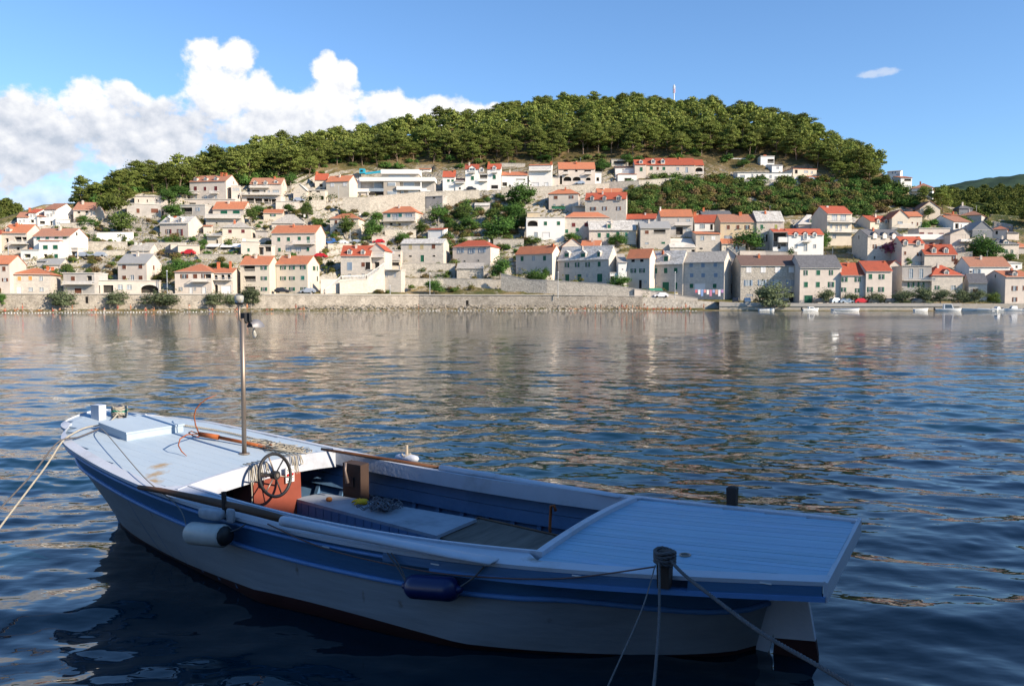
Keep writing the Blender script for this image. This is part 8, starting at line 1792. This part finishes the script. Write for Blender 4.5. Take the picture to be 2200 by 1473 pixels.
def rope(pts, r, label, m_=ROPE, nm='rope', sag=0.0, loc=True, cat='rope', strands=True, group=None, seg=10):
    P = [Vector(p) for p in pts]; Q = []
    for i in range(len(P)-1):
        p0, p1, p2, p3 = P[max(i-1, 0)], P[i], P[i+1], P[min(i+2, len(P)-1)]
        n = seg
        for k in range(n):
            t = k / n; c = .5 * ((2*p1) + (p2-p0)*t + (2*p0-5*p1+4*p2-p3)*t*t + (3*p1-p0-3*p2+p3)*t**3); c.z -= sag * math.sin(math.pi * (i + t) / (len(P)-1)); Q.append(c)
    Q.append(P[-1]); T = gear(nm, label, cat, group) if loc else None
    if strands and r > .006:
        L_ = 0; tw = []
        for k in range(len(Q)):
            if k: L_ += (Q[k]-Q[k-1]).length
            tw.append(L_)
        step = max(.012, r * 1.3); n = int(L_ / step); D_ = np.array(tw); X_ = np.array([list(q) for q in Q]); s_ = np.linspace(0, L_, n + 1); C_ = np.stack([np.interp(s_, D_, X_[:, k]) for k in range(3)], 1); m = MB()
        for j in range(3):
            pts2 = []
            for i in range(n + 1):
                t = C_[min(i+1, n)] - C_[max(i-1, 0)]; t = t / (np.linalg.norm(t) + 1e-9); a = np.cross(t, [0.2, .1, 1]); a /= np.linalg.norm(a) + 1e-9; b = np.cross(t, a); ph = s_[i] / (r * 7) * 6.283 + j * 2.094; pts2.append(tuple(C_[i] + (a * math.cos(ph) + b * math.sin(ph)) * r * .5))
            m.tube(pts2, r * .58, 5)
        o = m.mesh(nm, m_, True)
    else: o = MB().tube(Q, r, 6).mesh(nm, m_, True)
    if T is None: return o
    T2 = T; c = link('strand', o, T2); return T
LW = lambda px, py, Y: toL(at(px, py, Y))
bt = b1 + Vector((0, 0, .14))
P1 = LW(1830, 1473, 3.35)
rope([bt + Vector((-.04, .03, .0)), Bd(1475, 1245, .06) * .5 + (bt.lerp(P1, .12)) * .5, bt.lerp(P1, .30) - Vector((0, 0, .035)), bt.lerp(P1, .62) - Vector((0, 0, .045)), P1, bt.lerp(P1, 1.5)], .0115, 'thick grey mooring rope from the near bitt towards the quay', ROPE2, seg=14)
P2 = LW(1405, 1473, 3.5); rope([bt + Vector((.02, .05, -.02)), LW(1416, 1330, 4.35), P2, LW(1398, 1540, 3.1)], .008, 'weedy rope hanging straight down from the near bitt', ROPE2)
P3 = LW(1306, 1473, 3.4); rope([bt + Vector((.05, .04, -.05)), bt.lerp(P3, .5), P3, bt.lerp(P3, 1.3)], .004, 'thin grey line slanting down from the near bitt', ROPE2, strands=False)
for k in range(4): 
    c = bt + Vector((0, 0, -.03 + .022 * k)); c2 = [c + Vector((.062*math.cos(a), .062*math.sin(a), .006*math.sin(a*2+k))) for a in np.linspace(0, 6.6, 26)]
    link('rope_turn', rope(c2, .0125, '', ROPE2, loc=False, seg=3), boat)
# line along the near rail to the bitt
rope([side(575, 1133, .02) + Vector((0, 0, .03)), side(700, 1178, .03), side(900, 1224, .035), side(1060, 1240, .03), side(1220, 1241, .03), bt + Vector((.05, .03, -.06))], .0055, 'thin line running along the near rail to the bitt', mat('brown_line', (.16, .10, .09), .9), strands=False)
# bow lines
e1 = Bd(131, 952, .02); sm_t = sm + Vector((0, 0, .06))
Q1 = LW(0, 1092, 7.3); Q2 = LW(0, 1132, 7.1)
rope([sm_t, Bd(232, 908, .04), Bd(185, 918, .03), Bd(152, 934, .03), e1, e1.lerp(Q2, .3) - Vector((0, 0, .02)), Q2, e1.lerp(Q2, 1.7)], .0095, 'thick pale bow rope from the samson post over the bow into the water', ROPE)
rope([Bd(212, 921, .03), Bd(170, 938, .03), e1 + Vector((.02, .02, .01)), e1.lerp(Q1, .5) + Vector((0, 0, .0)), Q1, e1.lerp(Q1, 1.7)], .009, 'thinner dark bow rope beside the thick pale one', ROPE2)
for k in range(5):
    c = sm + Vector((0, 0, .03 + .02 * k)); c2 = [c + Vector(((.075 + .008*(k % 2))*math.cos(a), .075*math.sin(a), .008*math.sin(a*3+k))) for a in np.linspace(0, 6.5, 24)]
    link('rope_turn', rope(c2, .014, '', ROPE if k != 2 else mat('green_twine', (.03, .28, .20), .8), loc=False, seg=3), boat)
rope([Bd(214, 922, .03), Bd(228, 930, .10), LW(310, 1025, toW(*Bd(300, 1040)).y), side(381, 1086, .03), side(401, 1130, .06)], .005, 'thin stay line from the hatch corner to the white fender', mat('grey_line', (.22, .21, .20), .9), strands=False)
rope([fb + Vector((0, .0, .02)), side(510, 1136, .05), side(527, 1126, .03)], .006, 'short cord tying the white fender to the rail', ROPE2, strands=False)
for k in range(2): rope([ga + Vector((.0, .0, .02)), side(858 + k*6, 1225, .06), side(832 + k*9, 1187, .02)], .006, ('left cord of the navy fender, aft turn', 'left cord of the navy fender, fore turn')[k], ROPE2, strands=False)
rope([gb + Vector((0, 0, .01)), side(1015, 1242, .06), side(1040, 1217, .02)], .007, 'right cord of the navy fender with a knot', ROPE2, strands=False)
# deck rope along the far edge and the heap of net by the mast
rope([Bd(330, 905, .02), Bd(400, 914, .02), Bd(470, 925, .02), Bd(530, 938, .02), Bd(575, 950, .03)], .012, 'pale rope laid along the far edge of the foredeck', ROPE)
net = gear('fishing_net', 'heap of pale net and cord on the foredeck beside the mast', 'net'); rng = np.random.RandomState(4)
for k in range(100):
    t = rng.rand(); c = Bd(535 + 118 * t, 948 + 20 * t + rng.randn() * 2.5, .01 + .05 * rng.rand() * math.sin(math.pi * t)); P = []; r = .03 + .06 * rng.rand(); a0 = rng.rand() * 6.28
    for a in np.linspace(a0, a0 + 3.5 + 4 * rng.rand(), 20): P.append((c.x + r * 1.8 * math.cos(a), c.y + r * math.sin(a), max(zd(min(c.x, BL-.1), c.y) + .008, c.z + .012 * math.sin(2*a + k))))
    MB().tube(P, .0035 + .002 * rng.rand(), 4).build('cord', ROPE, net, True)
lp_ = [(538, 985, 45, 3), (546, 984, 40, -3), (556, 982, 38, 3), (568, 981, 30, -2), (624, 978, 30, 5), (632, 976, 50, -6), (641, 976, 20, 8)]
for k, (px, py, ln, dx) in enumerate(lp_):
    sX = SF - .06; y_ = yat(sX, .95, px); zt2 = zd(sX, y_) + .03; s3 = ln / 215
    P = [(sX + .10, y_, zt2), (sX - .01, y_, zt2), (sX - .015, y_ - .012, zt2 - s3 * .5), (sX - .015, y_ - .02, zt2 - s3), (sX - .015, y_ - .04, zt2 - s3 * 1.04), (sX - .015, y_ - .05, zt2 - s3 * .9), (sX - .015, y_ - .03, zt2 - s3 * .4), (sX - .01, y_ - .02, zt2)]
    link('cord', rope(P, .006, '', ROPE, loc=False, seg=4, strands=False), net)
sX = SF - .07; y_ = yat(sX, .95, 537); link('cord', rope([(sX, y_, zd(sX, y_) + .02), (sX - .01, y_ - .01, .6), (sX - .01, y_ + .03, .35)], .006, '', ROPE, loc=False, strands=False), net)
# rusty grapnel
an = gear('anchor', 'rusty grapnel anchor lying across the foredeck beside the mast', 'anchor'); h0 = Bd(428, 932, .05); h1 = Bd(470, 939, .045); h2 = Bd(578, 961, .03)
MB().tube([h0, h1], [.026, .028], 10).build('head', RST, an, True); MB().tube([h1, h2], [.019, .017], 10).build('shank', RST, an, True)
MB().tube([h2 + Vector((.03*math.cos(a) - .02, 0, .03*math.sin(a) + .005)) for a in np.linspace(0, 6.28, 16)], .008, 6, cap=False).build('ring', RST, an)
Yh = toW(*h0).y
MB().tube([h0] + [LW(px, py, Yh - .0) for px, py in ((420, 912), (417, 893), (421, 878), (432, 865), (447, 855), (466, 848))], [.007]*6 + [.003], 6).build('fluke', RST, an, True)
MB().tube([h0] + [Bd(px, py, u) for px, py, u in ((411, 926, .10), (405, 929, .05), (415, 936, .03), (428, 938, .03))], .0065, 6).build('fluke', RST, an, True)
MB().tube([h0] + [Bd(px, py, u) for px, py, u in ((402, 933, .16), (387, 942, .16), (383, 956, .10), (390, 969, .04), (401, 979, .01))], [.0065]*5 + [.003], 6).build('fluke', RST, an, True)
# small things on the bench
q = Bz(707, 1072, zt_ + .02); o = gear('knot_ball', 'small orange knotted toy on the bench top', 'toy'); lump(MB(), (q.x, q.y, q.z), (.035, .03, .025), 10, 6, .9).build('ball', mat('orange_cord', (.45, .16, .04), .9, .3, 40), o, True)
q = Bz(780, 1077, zt_ + .03); o = gear('work_glove', 'yellow work glove lying at the foot of the brown box', 'glove'); YG = mat('yellow_glove', (.65, .38, .02), .8, .15, 20)
lump(MB(), (q.x, q.y, q.z), (.055, .05, .028), 12, 6).build('palm', YG, o, True)
for k in range(4): MB().tube([(q.x + .03, q.y + .035 - .022 * k, q.z), (q.x + .075, q.y + .05 - .028 * k, q.z + .01), (q.x + .11 - .008 * abs(k-1.5), q.y + .055 - .03 * k, q.z - .008)], [.013, .012, .008], 7).build('finger', YG, o, True)
MB().tube([(q.x - .02, q.y + .04, q.z), (q.x + .0, q.y + .085, q.z + .005), (q.x + .03, q.y + .10, q.z - .008)], [.014, .012, .008], 7).build('thumb', YG, o, True)
o = gear('rag', 'crumpled grey rag and cord heap on the bench', 'rag'); RG_ = mat('grey_rag', (.14, .14, .16), .95, .3, 20)
for k in range(70):
    c = Bz(822 + 20 * rng.randn() * .8, 1083 + 5 * rng.randn(), zt_ + .01 + .07 * rng.rand()); P = [(c.x + .055*math.cos(a), c.y + .04*math.sin(a), max(zt_ + .008, c.z + .02*math.sin(2*a+k))) for a in np.linspace(k, k + 4, 12)]
    MB().tube(P, .0055, 4).build('fold', RG_, o, True)
# rust runs and scuffs on the paint
def stain(M, spots, col):
    nt = M.node_tree; N = nt.nodes; Lk = nt.links; b = N['Principled BSDF']; src = b.inputs['Base Color'].links[0].from_socket; tc = N.new('ShaderNodeTexCoord'); no = N.new('ShaderNodeTexNoise'); no.inputs['Scale'].default_value = 22; no.inputs['Detail'].default_value = 6; Lk.new(tc.outputs['Object'], no.inputs['Vector']); tot = None
    for c, r in spots:
        v = N.new('ShaderNodeVectorMath'); v.operation = 'SUBTRACT'; Lk.new(tc.outputs['Object'], v.inputs[0]); v.inputs[1].default_value = tuple(c)
        w = N.new('ShaderNodeVectorMath'); w.operation = 'DIVIDE'; Lk.new(v.outputs[0], w.inputs[0]); w.inputs[1].default_value = r
        l = N.new('ShaderNodeVectorMath'); l.operation = 'LENGTH'; Lk.new(w.outputs[0], l.inputs[0]); a = N.new('ShaderNodeMath'); a.operation = 'SUBTRACT'; a.inputs[0].default_value = 1.0; Lk.new(l.outputs['Value'], a.inputs[1]); a.use_clamp = True
        if tot is None: tot = a.outputs[0]
        else: q = N.new('ShaderNodeMath'); q.operation = 'MAXIMUM'; Lk.new(tot, q.inputs[0]); Lk.new(a.outputs[0], q.inputs[1]); tot = q.outputs[0]
    k = N.new('ShaderNodeMath'); k.operation = 'MULTIPLY_ADD'; Lk.new(no.outputs['Fac'], k.inputs[0]); k.inputs[1].default_value = 1.1; k.inputs[2].default_value = -.62; s_ = N.new('ShaderNodeMath'); s_.operation = 'ADD'; Lk.new(tot, s_.inputs[0]); Lk.new(k.outputs[0], s_.inputs[1])
    mr = N.new('ShaderNodeMapRange'); Lk.new(s_.outputs[0], mr.inputs[0]); mr.inputs[1].default_value = .15; mr.inputs[2].default_value = .75; mr.inputs[4].default_value = .85
    mx = N.new('ShaderNodeMix'); mx.data_type = 'RGBA'; Lk.new(mr.outputs[0], mx.inputs[0]); Lk.new(src, mx.inputs['A']); mx.inputs['B'].default_value = (*col, 1); Lk.new(mx.outputs['Result'], b.inputs['Base Color'])
stain(PBF, [(Bd(343, 1000), (.10, .16, .2)), (Bd(335, 1018), (.09, .18, .2)), (Bd(330, 1034), (.12, .12, .2))], (.34, .22, .08))
stain(PH, [(side(762, 1290, 0), (.03, .2, .10)), (side(842, 1308, 0), (.04, .2, .08)), (side(1158, 1358, 0), (.07, .3, .07)), (side(290, 1110, 0), (.04, .3, .12)), (side(620, 1230, 0), (.03, .2, .10)), (side(1400, 1350, 0), (.05, .3, .06)), (side(1640, 1290, 0), (.05, .4, .04))], (.10, .05, .02))
stain(PW_, [(Bd(1150, 1206), (.14, .07, .1)), (Bd(700, 968), (.2, .07, .1)), (Bd(980, 1017), (.3, .06, .1)), (Bd(1345, 1070), (.08, .08, .08)), (Bd(357, 1042), (.15, .08, .1))], (.20, .17, .14))
# ---------------------------------------------------------------- quay and building behind the viewer, whose roof shades the stern
def behind():
    d = Vector((.86, .51, 0)).normalized(); n = Vector((.51, -.86, 0)).normalized()   # n points inland, away from the water
    rz = math.atan2(d.y, d.x)
    base = Vector((0, .55, 0)); QZ = 1.0
    q = MB(); q.box(-60, 60, -14, 0, -1.5, QZ); o = q.build('quay', mat('quay_concrete', (.40, .38, .34), .9, .12, 1), None, loc=base); o.rotation_euler = (0, 0, rz); tag(o, 'stone quay on which the viewer stands', kind='structure')
    # roof edge height and place from the shadow line on the boat
    Hr = 9.0; P = Vector((-2.9, 7.25, .85)); k = (Hr - P.z) / SUN.z; E_ = P + SUN * k
    off = (E_ - base).dot(n); T = thing('house', 'quayside house behind the viewer whose shade falls over the stern', 'house', base + n * off + Vector((0, 0, QZ)), rz)
    m = MB(); wall_face(m, 60, 0, Hr - QZ - .2, [(a, a + 1.1, z, z + 1.6, .15, 1) for a in range(2, 58, 4) for z in (1., 4.4)]); 
    for v in range(len(m.v)): x_, y_, z_ = m.v[v]; m.v[v] = (x_ - 30, -y_, z_)
    m.box(-30, 30, -9, -.2, 0, Hr - QZ - .25); m.build('wall', [WALLM['s'], DARKIN], T)
    r = MB(); r.hexa([(-30.4, -9.4, Hr - QZ - .2), (30.4, -9.4, Hr - QZ - .2), (30.4, .0, Hr - QZ - .2), (-30.4, .0, Hr - QZ - .2)], [(-30.4, -4.7, Hr - QZ + .6), (30.4, -4.7, Hr - QZ + .6), (30.4, -.02, Hr - QZ), (-30.4, -.02, Hr - QZ)]); r.build('roof', ROOFM['o'], T)
behind()
# ---------------------------------------------------------------- one label for one thing
ORD = ['first', 'second', 'third', 'fourth', 'fifth', 'sixth', 'seventh', 'eighth', 'ninth', 'tenth', 'eleventh', 'twelfth', 'thirteenth', 'fourteenth', 'fifteenth', 'sixteenth', 'seventeenth', 'eighteenth', 'nineteenth', 'twentieth']
def unique_labels():
    bpy.context.view_layer.update(); d = {}
    for o in COL.objects:
        if o.parent is None and o.get('label') and o.get('category') in ('person', 'pine tree', 'shrub', 'float', 'swimmer'): d.setdefault(o['label'], []).append(o)
    for l, os_ in d.items():
        if len(os_) < 2 or os_[0]['category'] == 'float': continue
        os_.sort(key=lambda o: pxof(o.location)); n = len(os_)
        for k, o in enumerate(os_):
            o['label'] = l + (', %s one' % ('left', 'right')[k] if n == 2 else ', %s from left' % ORD[min(k, 19)])
unique_labels()
